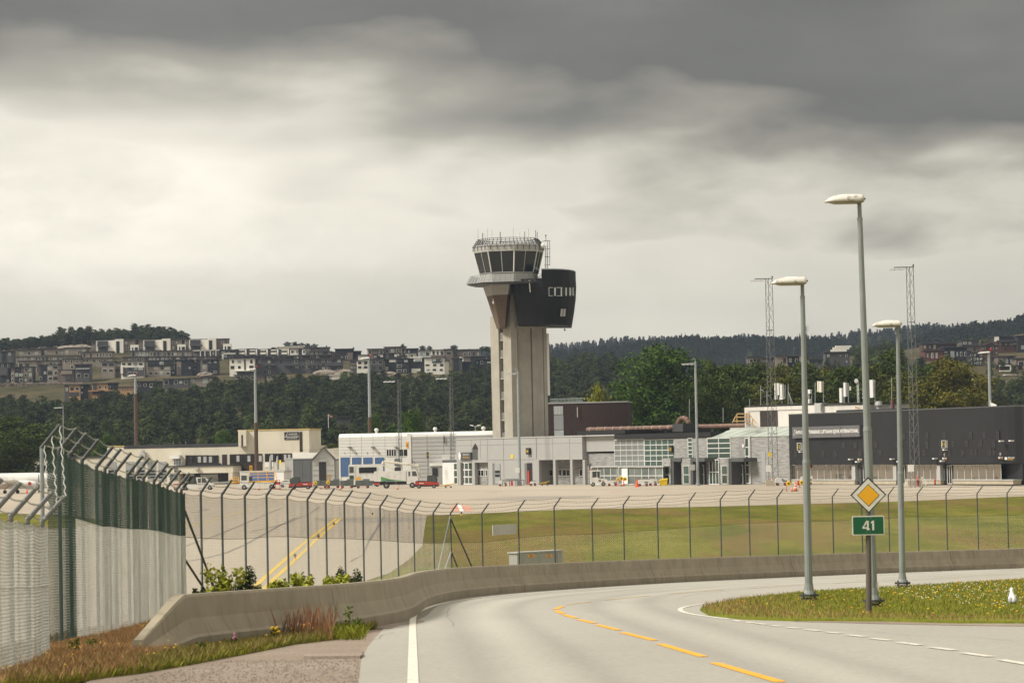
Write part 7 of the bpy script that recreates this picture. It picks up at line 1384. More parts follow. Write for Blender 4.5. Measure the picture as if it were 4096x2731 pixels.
k = M(); dia(k, 3473, 1979, 65.5, .02, .024); k.build('white_field', SW, dd); k = M(); dia(k, 3473, 1980, 45, .024, .027); k.build('inner_border', BLACK, dd); k = M(); dia(k, 3473, 1980, 42, .027, .03); k.build('yellow_field', AMBER, dd)
def rrect(k, x0, y0, x1, y1, r_, w0, w1):
    u0, u1, z0, z1 = Ws.R(x0, y0, x1, y1); rr = r_ / FPX * Y; pts = []
    for cx, cz, a0 in ((u1 - rr, z1 - rr, 0), (u0 + rr, z1 - rr, 90), (u0 + rr, z0 + rr, 180), (u1 - rr, z0 + rr, 270)):
        for q in range(5): a = R(a0 + q * 22.5); pts.append((cx + rr * math.cos(a), cz + rr * math.sin(a)))
    k.prism([Ws.pt(a, b, w0) for a, b in pts], Ws.n * (w1 - w0))
GRN = mat('sign_green', (.0, .085, .032), .5, .08, 1); k = M(); rrect(k, 3408, 2062, 3537, 2139, 5, 0, .02); rr_ = k.build('route_board', SW, B); k = M(); rrect(k, 3412, 2066, 3533, 2135, 4, .02, .024); k.build('green_field', GRN, rr_)
def glyph(pts): k = M(); k.prism([Ws.pt(*Ws.uz(x, y, .024), .024) for x, y in pts], Ws.n * .004); k.build('number', SW, rr_)
glyph([(3475, 2081.5), (3475, 2112), (3478.5, 2112), (3478.5, 2118.5), (3475, 2118.5), (3475, 2119.5), (3467.5, 2119.5), (3467.5, 2113.5), (3450, 2113.5), (3450, 2107.5), (3465, 2081.5)])
glyph([(3496.5, 2081), (3496.5, 2119.5), (3489, 2119.5), (3489, 2091), (3484, 2092), (3484, 2086.5), (3490, 2081)])
k = M(); k.prism([Ws.pt(*Ws.uz(x, y, .0285), .0285) for x, y in [(3467.5, 2089), (3467.5, 2107.5), (3457, 2107.5)]], Ws.n * .001); k.build('number_gap', GRN, rr_)
k = M()
for x, y in ((3464, 2073), (3481, 2073), (3464, 2127), (3481, 2127)): u, z = Ws.uz(x, y); p = Ws.pt(u, z, .024); k.tube(p, p + Ws.n * .008, .011, 6)
k.build('rivets', mat('rivet_green', (.12, .22, .17), .5), rr_)
# ------------------------------------------------------------------ gull
gb = G(4050, 2425); s_ = 1.0; B = root('seagull', gb + Vector((0, 0, .06)), 'white gull with grey wings sitting in the island grass, seen from behind', 'bird'); o_ = gb + Vector((0, 0, .06))
def gl_blob(k, c, rx, ry, rz): return k.blob((o_.x + c[0], o_.y + c[1], o_.z + c[2]), rx, ry, rz, 12, 8)
k = M(); rings = []
for z, r_, dx, dy in ((.0, .035, 0, 0), (.03, .085, 0, -.02), (.08, .105, 0, -.02), (.14, .095, 0, 0), (.20, .068, 0, .03), (.25, .048, .0, .05), (.30, .042, 0, .06), (.335, .045, 0, .065), (.365, .036, 0, .065), (.38, .012, 0, .065)): rings.append([(o_.x + dx + r_ * math.cos(t * math.pi / 6), o_.y + dy + r_ * 1.15 * math.sin(t * math.pi / 6), o_.z + z) for t in range(12)])
k.loft(rings); k.build('body', mat('gull_white', (.80, .79, .76), .8, .03, 8), B, smooth=True)
for q in (-1, 1): k = M(); gl_blob(k, (q * .045, -.06, .085), .062, .07, .085); k.build('wing', mat('gull_grey', (.36, .37, .39), .8, .06, 8), B, smooth=True)
k = M(); k.hexa([(o_.x - .05, o_.y - .15, o_.z + .012), (o_.x + .05, o_.y - .15, o_.z + .012), (o_.x + .04, o_.y - .06, o_.z + .02), (o_.x - .04, o_.y - .06, o_.z + .02), (o_.x - .05, o_.y - .15, o_.z + .035), (o_.x + .05, o_.y - .15, o_.z + .035), (o_.x + .04, o_.y - .06, o_.z + .05), (o_.x - .04, o_.y - .06, o_.z + .05)]); k.build('tail', BLACK, B)
for q in (-1, 1): k = M(); k.tube((o_.x + q * .03, o_.y, o_.z - .06), (o_.x + q * .03, o_.y, o_.z + .01), .006, 5); k.build('leg', AMBER, B)
k = M(); k.tube((o_.x, o_.y + .10, o_.z + .335), (o_.x - .03, o_.y + .15, o_.z + .325), .01, 6, .003); k.build('beak', AMBER, B)
# ------------------------------------------------------------------ grass, weeds and flowers
GA = mat('blade_green', (.13, .165, .016), .9, .0, 1, isl=.35, col2=(.25, .25, .03), spec=.15); GB_ = mat('blade_brown', (.27, .14, .055), .9, 0, 1, isl=.5, col2=(.46, .29, .15), spec=.15); GC = mat('blade_straw', (.30, .23, .09), .9, 0, 1, isl=.4, col2=(.19, .17, .035), spec=.15)
GR = mat('blade_reddish', (.20, .10, .06), .9, 0, 1, isl=.4, col2=(.34, .18, .10), spec=.15); FW = mat('clover_white', (.60, .56, .48), .9, .1, 5); FY = mat('hawkbit_yellow', (.75, .47, .02), .9, .1, 5); FO = mat('flower_orange', (.75, .28, .015), .9, .1, 5); FP = mat('thistle_pink', (.45, .18, .28), .9, .1, 5)
def inpoly(x, y, poly):
    c = False; n = len(poly)
    for i in range(n):
        x1, y1 = poly[i]; x2, y2 = poly[(i + 1) % n]
        if (y1 > y) != (y2 > y) and x < (x2 - x1) * (y - y1) / (y2 - y1) + x1: c = not c
    return c
def blades(pts, h, wd, m_, name, rs, lean=.35, seed=None):
    n = len(pts); P_ = np.array(pts); an = rs.rand(n) * 6.28; hh = h * (.5 + .8 * rs.rand(n)); w_ = wd * (.7 + .6 * rs.rand(n)); dx = np.cos(an) * w_ / 2; dy = np.sin(an) * w_ / 2; lx = rs.normal(size=n) * lean * hh; ly = rs.normal(size=n) * lean * hh
    V = np.stack([P_ + np.stack([-dx, -dy, -0.02 + 0 * dx], 1), P_ + np.stack([dx, dy, -0.02 + 0 * dx], 1), P_ + np.stack([dx * .7 + lx * .4, dy * .7 + ly * .4, hh * .55], 1), P_ + np.stack([lx, ly, hh], 1)], 1).reshape(-1, 3); F = (np.arange(n)[:, None] * 4 + np.array([[0, 1, 2, 3]]))
    me_ = bpy.data.meshes.new(name); me_.vertices.add(len(V)); me_.vertices.foreach_set('co', V.ravel()); me_.loops.add(F.size); me_.loops.foreach_set('vertex_index', F.ravel().astype(np.int32)); me_.polygons.add(n); me_.polygons.foreach_set('loop_start', np.arange(0, F.size, 4, dtype=np.int32)); me_.update(calc_edges=True); me_.materials.append(m_)
    ob = bpy.data.objects.new(name, me_); COL.objects.link(ob); ob['kind'] = 'stuff'; return ob
def dots(pts, r_, m_, name, rs):
    n = len(pts); P_ = np.array(pts); V = np.zeros((n, 5, 3)); q = r_ * (.6 + .8 * rs.rand(n))[:, None]
    for j, d in enumerate(((1, 0, 0), (0, 1, 0), (-1, 0, 0), (0, -1, 0), (0, 0, .9))): V[:, j, :] = P_ + q * np.array(d)
    F = (np.arange(n)[:, None, None] * 5 + np.array([[0, 1, 4, 4], [1, 2, 4, 4], [2, 3, 4, 4], [3, 0, 4, 4]])[None]).reshape(-1, 4)[:, :3]
    me_ = bpy.data.meshes.new(name); me_.from_pydata(V.reshape(-1, 3).tolist(), [], F.tolist()); me_.materials.append(m_); ob = bpy.data.objects.new(name, me_); COL.objects.link(ob); ob['kind'] = 'stuff'
rs = np.random.RandomState(11)
ip = [(v.x, v.y) for v in IW]; xs = [p[0] for p in ip]; ys = [p[1] for p in ip]; gsel = {0: [], 1: [], 2: []}; fl = {0: [], 1: [], 2: []}
ipx = np.array([px_of((x, y, zr(y))) for x, y in ip])
n = 0
while n < 120000:
    x = rs.uniform(min(xs), 24); y = rs.uniform(min(ys), max(ys))
    if not inpoly(x, y, ip): n += .3; continue
    n += 1; z = zr(y) + .06
    e = min(abs((bx - ax) * (ay - y) - (ax - x) * (by - ay)) / (math.hypot(bx - ax, by - ay) + 1e-6) if min(ax, bx) - 1.5 < x < max(ax, bx) + 1.5 else 9 for (ax, ay), (bx, by) in zip(ip[:9] + ip[9:10], ip[1:10])) if n % 3 == 0 else 9
    e2 = min(abs((bx - ax) * (ay - y) - (ax - x) * (by - ay)) / (math.hypot(bx - ax, by - ay) + 1e-6) if min(ax, bx) - 1.5 < x < max(ax, bx) + 1.5 else 9 for (ax, ay), (bx, by) in zip(ip[9:], ip[10:] + ip[:1]))
    brown = e2 < 1.6 + rs.normal() * .5 or e < 1.0 or (x - min(xs)) < 4 * rs.rand()
    gsel[(1 if rs.rand() < .5 else 2) if brown and rs.rand() < .8 else (2 if rs.rand() < .18 else 0)].append((x, y, z))
    if rs.rand() < .024 and not brown and x > 10:
        q = math.sin(x * .55 + 1) + math.sin(y * .35 + x * .2)
        fl[0 if q > -.4 and rs.rand() < .75 else (1 if rs.rand() < .6 else 2)].append((x, y, z + .05 + .04 * rs.rand()))
    elif rs.rand() < .004: fl[2 if rs.rand() < .6 else 1].append((x, y, z + .09))
blades(gsel[0], .06, .014, GA, 'grass', rs); blades(gsel[1], .10, .008, GB_, 'dry_grass', rs, .2); blades(gsel[2], .09, .008, GC, 'dry_grass', rs, .2)
dots(fl[0], .017, FW, 'clover_flowers', rs); dots(fl[1], .02, FY, 'yellow_flowers', rs); dots(fl[2], .02, FO, 'orange_flowers', rs)
# verge between fence and gravel, and along the foot of the barrier
va, vb, vc = [], [], []; vf = []
vp = [(v.x, v.y) for v in [G(*p) for p in [(-250, 2780), (300, 2731), (420, 2712), (560, 2695), (760, 2660), (980, 2618), (1180, 2578), (1330, 2560), (1440, 2536), (1470, 2512)]]] + [(x + .1, y) for x, y in BL[::-1] if 46.2 < y < 59] + [(-5.6, 46.0), (-6.2, 46.2), (-6.6, 50), (-6.5, 56), (-8.1, 64), (-8.6, 56), (-8.5, 47), (-7.9, 42), (-7.7, 39), (-7.4, 35)]
vx = [p[0] for p in vp]; vy = [p[1] for p in vp]; n = 0
while n < 95000:
    x = rs.uniform(min(vx), max(vx)); y = rs.uniform(min(vy), max(vy))
    if not inpoly(x, y, vp): continue
    n += 1; px, py = px_of((x, y, zr(y))); front = px > 600 or py > 2620 + (px - 0) * .06
    if y > 43 and x < -5.5 + (y - 44) * .02 or px < 560: (vb if rs.rand() < .75 else vc).append((x, y, zr(y))) if rs.rand() < (.85 if py < 2650 else .35) else va.append((x, y, zr(y)))
    else: (va if rs.rand() < .6 else vc).append((x, y, zr(y)))
    if rs.rand() < .0008: vf.append((x, y, zr(y) + .25))
blades(va, .12, .009, GA, 'grass', rs, .4); blades(vb, .19, .0042, GB_, 'dry_grass', rs, .25); blades(vc, .17, .0045, GC, 'dry_grass', rs, .35); dots(vf, .014, FY, 'yellow_flowers', rs)
vg = M(); vg.add([(x, y, zr(y) + .006) for x, y in vp], [tuple(range(len(vp)))]); o_ = struct('grass_verge', vg, mat('verge_soil', (.15, .11, .05), 1, .3, 1.2, col2=(.10, .09, .025), bump=.03, bscale=12, spec=.1))
# tall dry weeds before the barrier
def px_scatter(px0, px1, py0, py1, n): return [(lambda v: (v.x, v.y, v.z))(G(rs.uniform(px0, px1), rs.uniform(py0, py1))) for _ in range(n)]
blades(px_scatter(1120, 1335, 2525, 2565, 620), .55, .005, GR, 'tall_dry_grass', rs, .14); blades(px_scatter(1080, 1460, 2520, 2560, 2600), .22, .014, GA, 'grass', rs, .35); dots([(a, b, c + .3) for a, b, c in px_scatter(1085, 1260, 2535, 2565, 26)], .022, FO, 'orange_flowers', rs)
def weed(px, py, h, label, flower=None, n_=9, green=DEC1, spread=.09):
    b = G(px, py); B = root('weed', b, label, 'weed'); r2 = random.Random(int(px)); k = M(); lf = M(); fw = M()
    for i in range(n_):
        a = r2.uniform(0, 6.28); t = b + Vector((math.cos(a) * spread * r2.uniform(.2, 1.6), math.sin(a) * spread, h * r2.uniform(.6, 1))); k.tube(b, t, .006, 4, .003)
        for j in range(10):
            c = b.lerp(t, r2.uniform(.15, 1)); d = Vector((r2.uniform(-1, 1), r2.uniform(-1, 1), r2.uniform(-.2, .8))).normalized() * .06; e = d.cross(Vector((r2.uniform(-1, 1), r2.uniform(-1, 1), .3))).normalized() * .02; lf.add([c, c + d * .5 + e, c + d, c + d * .5 - e], [(0, 1, 2, 3)])
        if flower: fw.blob(t, .025, .025, .025, 6, 4)
    k.build('stem', GA, B); lf.build('leaves', green, B)
    if flower: fw.build('flower', flower, B)
weed(1392, 2545, .62, 'tall dark green weed at the barrier bend', n_=5, spread=.06); weed(1430, 2545, .42, 'short dark green weed beside the tall one', n_=6); weed(1095, 2575, .3, 'leafy weed with yellow flowers at the barrier foot', FY, 8); weed(935, 2600, .30, 'thistle with pale pink flowers before the barrier', FP, 4, spread=.05); weed(815, 2620, .2, 'small leafy weed before the barrier'); weed(300, 2640, .35, 'green leafy weed by the fence foot', n_=8); weed(355, 2620, .3, 'second green leafy weed by the fence foot', n_=8)
weed(660, 2640, .14, 'tiny dark red leaved weed at the barrier end', green=mat('red_leaf', (.12, .03, .025), .9), n_=8)
# shrubs growing between barrier and fence
def shrub(px, pyt, Y, wpx, label, m_, pine_=False, seed=1):
    t = P(px, pyt, Y); b = Vector((t.x, Y, zr(Y))); h = t.z - b.z; w_ = wpx / FPX * Y; B = root('shrub', b, label, 'shrub', 'young shrubs behind the barrier'); rs2 = np.random.RandomState(seed); bl = [(b.x + rs2.uniform(-.65, .65) * w_, Y + rs2.uniform(-.3, .3) * w_, b.z + h * rs2.uniform(.25, .85), w_ * .26, w_ * .26, h * .18) for _ in range(12)]
    k = M(); leaves(k, bl, 1500 if not pine_ else 1900, .09 if not pine_ else .06, rs2, inner=.4)
    o2 = np.array(k.v) - np.array(b); k.v = o2.tolist(); me_ = raw_mesh(k, 'foliage', m_); ob = bpy.data.objects.new('foliage', me_); COL.objects.link(ob); ob.parent = B
    k = M()
    for q in bl: k.tube(b, q[:3], .012, 4, .005)
    k.build('stems', BARK, B)
SHG = leafmat('shrub_leaf', (.22, .26, .025), (.42, .40, .06))
shrub(880, 2255, 66, 120, 'leafy yellow green shrub left behind the barrier', SHG, seed=3); shrub(945, 2262, 67, 90, 'young pine with upright tips beside the leafy shrub', PINE2, True, 4); shrub(1000, 2300, 67, 60, 'small young pine right of the tall one', PINE2, True, 5); shrub(1080, 2300, 68, 90, 'low leafy shrub between the pines and the red tinged birch shoot', SHG, seed=6); shrub(1180, 2278, 70, 80, 'leafy birch shoot in front of the yellow line', SHG, seed=7); shrub(1215, 2300, 71, 50, 'low yellowish shrub beside the birch shoot', SHG, seed=8); shrub(1340, 2300, 76, 70, 'yellowish shrub at the inner barrier bend', SHG, seed=9); shrub(1400, 2268, 78, 70, 'young pine at the inner barrier bend', PINE2, True, 10); shrub(805, 2345, 63, 40, 'small dark pine seedling at the barrier end', PINE2, True, 11)
# ------------------------------------------------------------------ vehicles and equipment on the apron
VW = mat('vehicle_white', (.70, .69, .66), .35, .03, 1, stain=((.42, .39, .34), .35, 1.5, (1, 1, .5))); VG = mat('vehicle_grey', (.16, .17, .17), .6, .12, 2); VD = mat('vehicle_dark', (.03, .03, .032), .5, .1, 1); VR = mat('vehicle_red', (.42, .045, .03), .4, .06, 1)
CG = mat('crate_grey_green', (.13, .145, .135), .8, .25, 2); GWV = mat('wave_green', (.10, .30, .08), .5, .2, .5); CLR = mat('cab_glass', (.06, .075, .075), .06, .3, .5, spec=.9); HUB = mat('wheel_hub', (.25, .24, .22), .5)
def V(name, px, py, label, cat, group=None, rz=0.0): p = A(px, py); return root(name, p, label, cat, group, local=True, rz=rz), p.y / FPX
def wheels(B, xs, r_, wd, t=.25, hub=HUB, inset=0):
    for x in xs:
        for y in (-wd / 2 + inset, wd / 2 - inset - t):
            k = M(); k.lathe_y([(r_ * .9, 0), (r_, .04), (r_, t - .04), (r_ * .9, t)], 14, (x, y, r_)); w_ = k.build('wheel', RUB, B); k = M(); k.lathe_y([(r_ * .5, -.01), (r_ * .45, t + .01)], 10, (x, y, r_)); k.build('hub', hub, w_)
def bxp(B, name, m_, *a, label=None): k = M(); k.box(*a); return k.build(name, m_, B, label=label)
def outl(B, name, m_, poly, y0, y1): k = M(); k.xz(poly, y0, y1); return k.build(name, m_, B)
# aeroplane
B, s_ = V('aeroplane', 60, 1973, 'white twin propeller aeroplane parked at the left edge of the apron', 'aeroplane')
k = M(); rg = []
for x, r_ in ((-22, .2), (-19, .8), (-15, 1.2), (-9, 1.38), (3.0, 1.38), (6.5, 1.2), (8.2, .85), (9.2, .35), (9.5, .08)): rg.append([(x, 3.6 + r_ * math.cos(t * math.pi / 9), 2.5 + (.5 if x < -15 else 0) * (-x - 15) / 6 + r_ * math.sin(t * math.pi / 9)) for t in range(18)])
k.loft(rg); k.build('fuselage', VW, B, smooth=True); k = M(); rg = []
for x, r_ in ((-2.0, .12), (-1.2, .35), (0, .6), (2.6, .72), (3.9, .6), (4.4, .38)): rg.append([(x, -.6 + r_ * .8 * math.cos(t * math.pi / 7), 1.75 + r_ * math.sin(t * math.pi / 7) + (2.6 - x) * .06) for t in range(14)])
k.loft(rg); k.build('engine_nacelle', VW, B, smooth=True); k = M(); k.lathe_y([(.0, 0), (.34, .02), (.34, .03)], 14, (3.0, -1.25, 1.85)); k.build('round_emblem', VR, B)
k = M(); k.tube((4.4, -.6, 1.75), (4.95, -.6, 1.75), .28, 10, .05); k.build('spinner', VW, B)
for a in (90, 180, 270, 0): k = M(); d = Vector((0, math.cos(R(a)), math.sin(R(a)))); e = Vector((.08, -d.z * .13, d.y * .13)); c = Vector((4.6, -.6, 1.75)); k.loft([[c + d * q - e * w_, c + d * q + e * w_, c + d * q + e * w_ + Vector((.05, 0, 0)), c + d * q - e * w_ + Vector((.05, 0, 0))] for q, w_ in ((.2, .5), (.9, 1.1), (1.7, .9))]); k.build('propeller_blade', VD, B)
k = M(); k.loft([[(-1.5, 3.0, 1.5), (1.9, 3.0, 1.6), (1.9, 3.0, 1.85), (-1.5, 3.0, 1.85)], [(-.6, -9, 2.5), (1.0, -9, 2.5), (1.0, -9, 2.6), (-.6, -9, 2.6)]]); k.build('wing', VW, B); k = M(); k.hexa([(-3.6, -1.3, .85), (-1.5, -1.3, .95), (1.0, -1.3, 2.35), (.0, -1.3, 2.5), (-3.6, -2.2, .95), (-1.5, -2.2, 1.05), (1.0, -2.2, 2.45), (0, -2.2, 2.6)]); k.build('flap', mat('flap_brown', (.26, .20, .16), .6), B)
k = M(); k.loft([[(-22, 3.5, 3), (-18, 3.5, 3.5), (-18, 3.7, 3.5), (-22, 3.7, 3)], [(-23.5, 3.5, 8), (-21.8, 3.5, 8), (-21.8, 3.7, 8), (-23.5, 3.7, 8)]]); k.build('fin', VW, B)
for x, y in ((-1.85, -.3), (.55, -.3), (8, 3.4)): k = M(); k.tube((x, y, .3), (x, y, 1.5), .1, 6); lg = k.build('landing_gear', VG, B); k = M(); k.lathe_y([(.3, -.15), (.36, -.1), (.36, .1), (.3, .15)], 14, (x, y, .36)); k.build('tyre', RUB, lg)
k = M(); k.box(-5.2, -4.8, 3.5, 3.7, 3.8, 4.5, .1); k.build('antenna_blade', VW, B)
# cones
def cone(px, py, h, label, stripe=True):
    B, s_ = V('traffic_cone', px, py, label, 'cone', 'traffic cones on the apron'); H = h * s_
    k = M(); k.box(-.28 * H, .28 * H, -.28 * H, .28 * H, 0, .08 * H); k.build('base', ORANGE if not stripe else VD, B); k = M(); k.lathe([(.22 * H, .08 * H), (.16 * H, .4 * H), (.05 * H, H)], 10); k.build('body', ORANGE, B)
    if stripe:
        for z0, z1 in ((.35, .5), (.68, .8)): r_ = lambda z: .225 - .17 * z; k = M(); k.lathe([(r_(z0) * H + .012, z0 * H), (r_(z1) * H + .012, z1 * H)], 10); k.build('white_band', WHITE, B)
for a in ((108, 1974, 20, 'left of two orange cones behind the aeroplane engine', 0), (129, 1974, 20, 'right of two orange cones behind the aeroplane engine', 0), (1036, 1959, 17, 'striped cone in front of the yellow railed vehicle'), (1283, 1956, 15, 'striped cone in front of the first yellow hose reel cart'), (1363, 1957, 18, 'striped cone before the row of grey crate carts'), (1590, 1957, 18, 'striped cone before the rear wheel of the boom truck'), (2494, 1943, 25, 'striped cone between the yellow hose reels'), (2548, 1947, 32, 'tall plain orange cone before the white cart', 0),
          (3089, 1942, 32, 'striped cone on the left of the ground power cart with star'), (3167, 1965, 18, 'small striped cone standing beside a larger one on the open apron'), (3182, 1964, 35, 'large striped cone on the open apron'), (3633, 1943, 17, 'small cone among the white ladders on the ground')): cone(*a[:4], *([bool(a[4])] if len(a) > 4 else []))
# red and black tugs
def tug(px, py, label, mir):
    B, s_ = V('baggage_tug', px, py, label, 'tug', 'red and black baggage tugs'); f = -1 if mir else 1; X = lambda *q: sorted([f * v for v in q])
    o_ = outl(B, 'body', VR, [(f * x, z) for x, z in ((-2.0, .55), (-1.95, 1.0), (-1.0, 1.05), (-.6, 1.15), (2.1, 1.2), (2.1, .62))], -.85, .85); outl(B, 'chassis', VD, [(f * x, z) for x, z in ((-2.05, .28), (-2.05, .56), (2.15, .63), (2.1, .3))], -.8, .8)
    outl(B, 'cab', VD, [(f * x, z) for x, z in ((-1.75, 1.0), (-1.45, 2.15), (-.05, 2.25), (.1, 1.1))], -.75, .75)
    outl(B, 'window', CLR, [(f * x, z) for x, z in ((-1.6, 1.12), (-1.35, 2.05), (-.85, 2.08), (-.85, 1.12))], -.78, .78); outl(B, 'window', CLR, [(f * x, z) for x, z in ((-.75, 1.2), (-.75, 2.1), (-.15, 2.1), (-.1, 1.2))], -.78, .78)
    a, b = X(-1.82, -1.62); bxp(B, 'windscreen', CLR, a, b, -.65, .65, 1.12, 2.0); k = M(); k.box(*X(.2, 2.0), -.7, .7, 1.2, 1.32); k.build('deck', VD, B)
    for y in (-.6, .5): bxp(B, 'headlight', WHITE, *X(-2.06, -2.0), y, y + .16, .75, .9)
    k = M(); k.box(*X(.6, 1.4), -.86, -.85, .82, .94); k.build('white_marking', WHITE, B); wheels(B, [f * -1.15, f * 1.45], .36, 1.7); return B
tug(1201, 1956, 'red and black baggage tug facing left before the portal house', False); tug(1710, 1952, 'red and black baggage tug facing right beside the boom truck', True)
# grey crate carts
def cart(px, py, label, top=None):
    B, s_ = V('baggage_cart', px, py, label, 'cart', 'grey crate carts in a train'); bxp(B, 'deck', VG, -1.25, 1.25, -.7, .7, .42, .55)
    for i, x in enumerate((-1.2, .02)):
        for j in range(5): bxp(B, 'slat', CG, x, x + 1.16, -.72, -.66, .58 + j * .17, .71 + j * .17)
        bxp(B, 'crate', CG, x, x + 1.16, -.64, .7, .55, 1.42 + (.25 if i == top else 0))
    wheels(B, (-.85, .85), .24, 1.3, .14, REDP)
for i, (x, lb, t) in enumerate(((1283, 'grey crate cart coupled behind the left tug', None), (1333, 'second grey crate cart under the leaning pallet', 1), (1388, 'third grey crate cart before the white vans', 1), (1452, 'last grey crate cart in the train, beside the boom truck', 1))): cart(x, 1952, lb, t)
B, s_ = V('pallet', 1316, 1950, 'wooden pallet leaning upright on the crate cart', 'pallet')
for j in range(5): bxp(B, 'board', WOOD, -.45, .45, .1, .15, 1.35 + j * .24, 1.5 + j * .24)
for x in (-.4, 0, .35): bxp(B, 'bearer', WOOD, x, x + .08, .15, .28, 1.3, 2.45)
# hose reels and red posts
def reel(px, pyc, pyb, label):
    B, s_ = V('hose_reel', px, pyb, label, 'hose reel', 'yellow hose reels'); z = (pyb - pyc) * s_; k = M(); k.lathe_y([(.3, 0), (.34, .03), (.34, .2), (.3, .23)], 16, (0, -.12, z)); k.build('reel', YEL, B); k = M(); k.lathe_y([(.13, -.13), (.13, -.1)], 10, (0, -.02, z)); k.build('centre', BLACK, B); k = M(); k.tube((-.32, 0, 0), (-.32, 0, z + .3), .04, 5); k.box(-.5, -.1, -.2, .2, 0, .08); k.build('stand', REDP, B)
for a in ((1262, 1931, 1955, 'yellow round hose reel behind the left tug'), (1313, 1929, 1955, 'yellow round hose reel before the second crate cart'), (2473, 1916, 1943, 'yellow hose reel left of three by the glass porch'), (2486, 1913, 1941, 'middle yellow hose reel by the glass porch'), (2500, 1915, 1942, 'right yellow hose reel by the glass porch'), (3155, 1933, 1963, 'yellow hose reel on red post on the open apron'), (3207, 1929, 1950, 'yellow hose reel behind the shorter lamp post')): reel(*a)
# vans and cars
def van(px, py, label, L_=4.6, H=1.9, m_=VW, mir=False, cat='van'):
    B, s_ = V('parked_van', px, py, label, cat); f = -1 if mir else 1; h = L_ / 2
    outl(B, 'body', m_, [(f * x, z) for x, z in ((-h, .35), (-h, .95), (-h + .5, 1.1), (-h + 1.15, H - .05), (-h + 1.5, H), (h - .15, H - .03), (h, 1.0), (h, .35))], -.85, .85); outl(B, 'side_window', CLR, [(f * x, z) for x, z in ((-h + .8, 1.1), (-h + 1.25, H - .2), (-h + 1.95, H - .2), (-h + 1.95, 1.1))], -.87, .87); bxp(B, 'side_window', CLR, *sorted((f * (-h + 2.1), f * (h - .5))), -.87, .87, 1.12, H - .22); wheels(B, (-h + .85, h - .85), .32, 1.72); return B
van(1228, 1936, 'white van parked behind the left red tug', 4.3, 1.8); van(1150, 1948, 'small white car front beside the left red tug', 3.6, 1.45, cat='car'); van(1363, 1938, 'white van behind the crate carts, left one', 4.0, 1.9); van(1398, 1936, 'white van with dark side window next to the lift vehicle', 4.4, 2.0, mir=True)
van(548, 1935, 'yellow car roof showing above the green fence net, left', 3.4, 1.45, YEL, cat='car'); van(600, 1935, 'yellow car roof showing above the green fence net, right', 3.2, 1.45, YEL, cat='car'); van(816, 1952, 'white pickup cab behind the low belt loader', 3.2, 2.2, mir=True)
# low belt loader with dark cab
B, s_ = V('belt_loader', 790, 1959, 'low white belt loader with dark cab and long conveyor', 'belt loader'); outl(B, 'body', VW, [(-3.1, .35), (-3.1, .95), (-2.6, 1.1), (3.1, 1.15), (3.1, .45)], -.9, .9); outl(B, 'cab', VD, [(-2.3, 1.1), (-1.9, 2.4), (-.4, 2.5), (-.1, 1.1)], -.7, .7); outl(B, 'window', CLR, [(-2.05, 1.25), (-1.75, 2.25), (-.6, 2.3), (-.4, 1.25)], -.72, .72); outl(B, 'conveyor', LGREY, [(2.8, 1.15), (2.8, 1.4), (6.4, 1.5), (6.4, 1.25)], -.4, .4); wheels(B, (-2.2, 2.4), .4, 1.9); k = M(); k.lathe([(.12, 2.5), (.1, 2.75)], 8, (-2.2, 0, 0)); k.build('beacon', ORANGE, B)
B, s_ = V('equipment_trolley', 716, 1960, 'small trolley with red handrails beside the belt loader', 'trolley'); bxp(B, 'deck', VG, -1, 1, -.5, .5, .4, .6); k = M()
for z in (.9, 1.2, 1.5): k.tube((-.9, -.4, z), (.9, -.4, z), .03, 4)
for x in (-.9, 0, .9): k.tube((x, -.4, .6), (x, -.4, 1.5), .03, 4)
k.build('handrail', REDP, B); wheels(B, (-.7, .7), .22, 1, .12)
# yellow railed loader
B, s_ = V('catering_loader', 1022, 1957, 'white loader with yellow platform and handrails before blue container', 'loader'); outl(B, 'chassis', VW, [(-2.9, .4), (-2.9, 1.1), (4.6, 1.2), (4.6, .55)], -1, 1); outl(B, 'cab', VW, [(-2.85, .5), (-2.7, 2.9), (-2.4, 3.0), (-1.1, 3.0), (-1.1, .5)], -1.02, 0); bxp(B, 'cab_window', CLR, -2.5, -1.5, -1.05, .02, 1.75, 2.65); outl(B, 'platform', AMBER, [(-4.6, 1.3), (-4.6, 1.55), (4.0, 1.6), (4.0, 1.3)], -.95, 1)
k = M()
for z in (2.2, 2.75, 3.25): k.tube((-1.0, -.9, z), (3.6, -.9, z), .045, 4); k.tube((-1, .9, z), (3.6, .9, z), .04, 4)
for x in (-1, .6, 2.2, 3.6): k.tube((x, -.9, 1.6), (x, -.9, 3.25), .045, 4)
for x in (2.5, 4.1): k.tube((x, -.95, 1.6), (x - .3, -.95, 3.0), .05, 4)
for z in (1.9, 2.3): k.tube((-4.5, -.8, z), (-3, -.8, z), .045, 4)
for x in (-4.5, -3.8, -3): k.tube((x, -.8, 1.5), (x, -.8, 2.3), .045, 4)
k.build('handrail', AMBER, B); bxp(B, 'control_box', VD, -1.05, -.5, -1.0, -.6, 1.6, 2.4); wheels(B, (-2.0, 3.1), .48, 2.05)
B, s_ = V('fire_extinguisher_cart', 1111, 1957, 'red extinguisher cart at the right end of the yellow railed loader', 'extinguisher'); k = M(); k.tube((-.4, 0, 0), (-.4, 0, 1.7), .05, 4); k.tube((.4, 0, 0), (.4, 0, 1.7), .05, 4); k.tube((-.4, 0, 1.7), (.4, 0, 1.7), .05, 4); k.build('frame', REDP, B); bxp(B, 'tank', REDP, -.35, .35, -.1, .2, .9, 1.4); bxp(B, 'base', REDP, -.7, .6, -.3, .3, .1, .22)
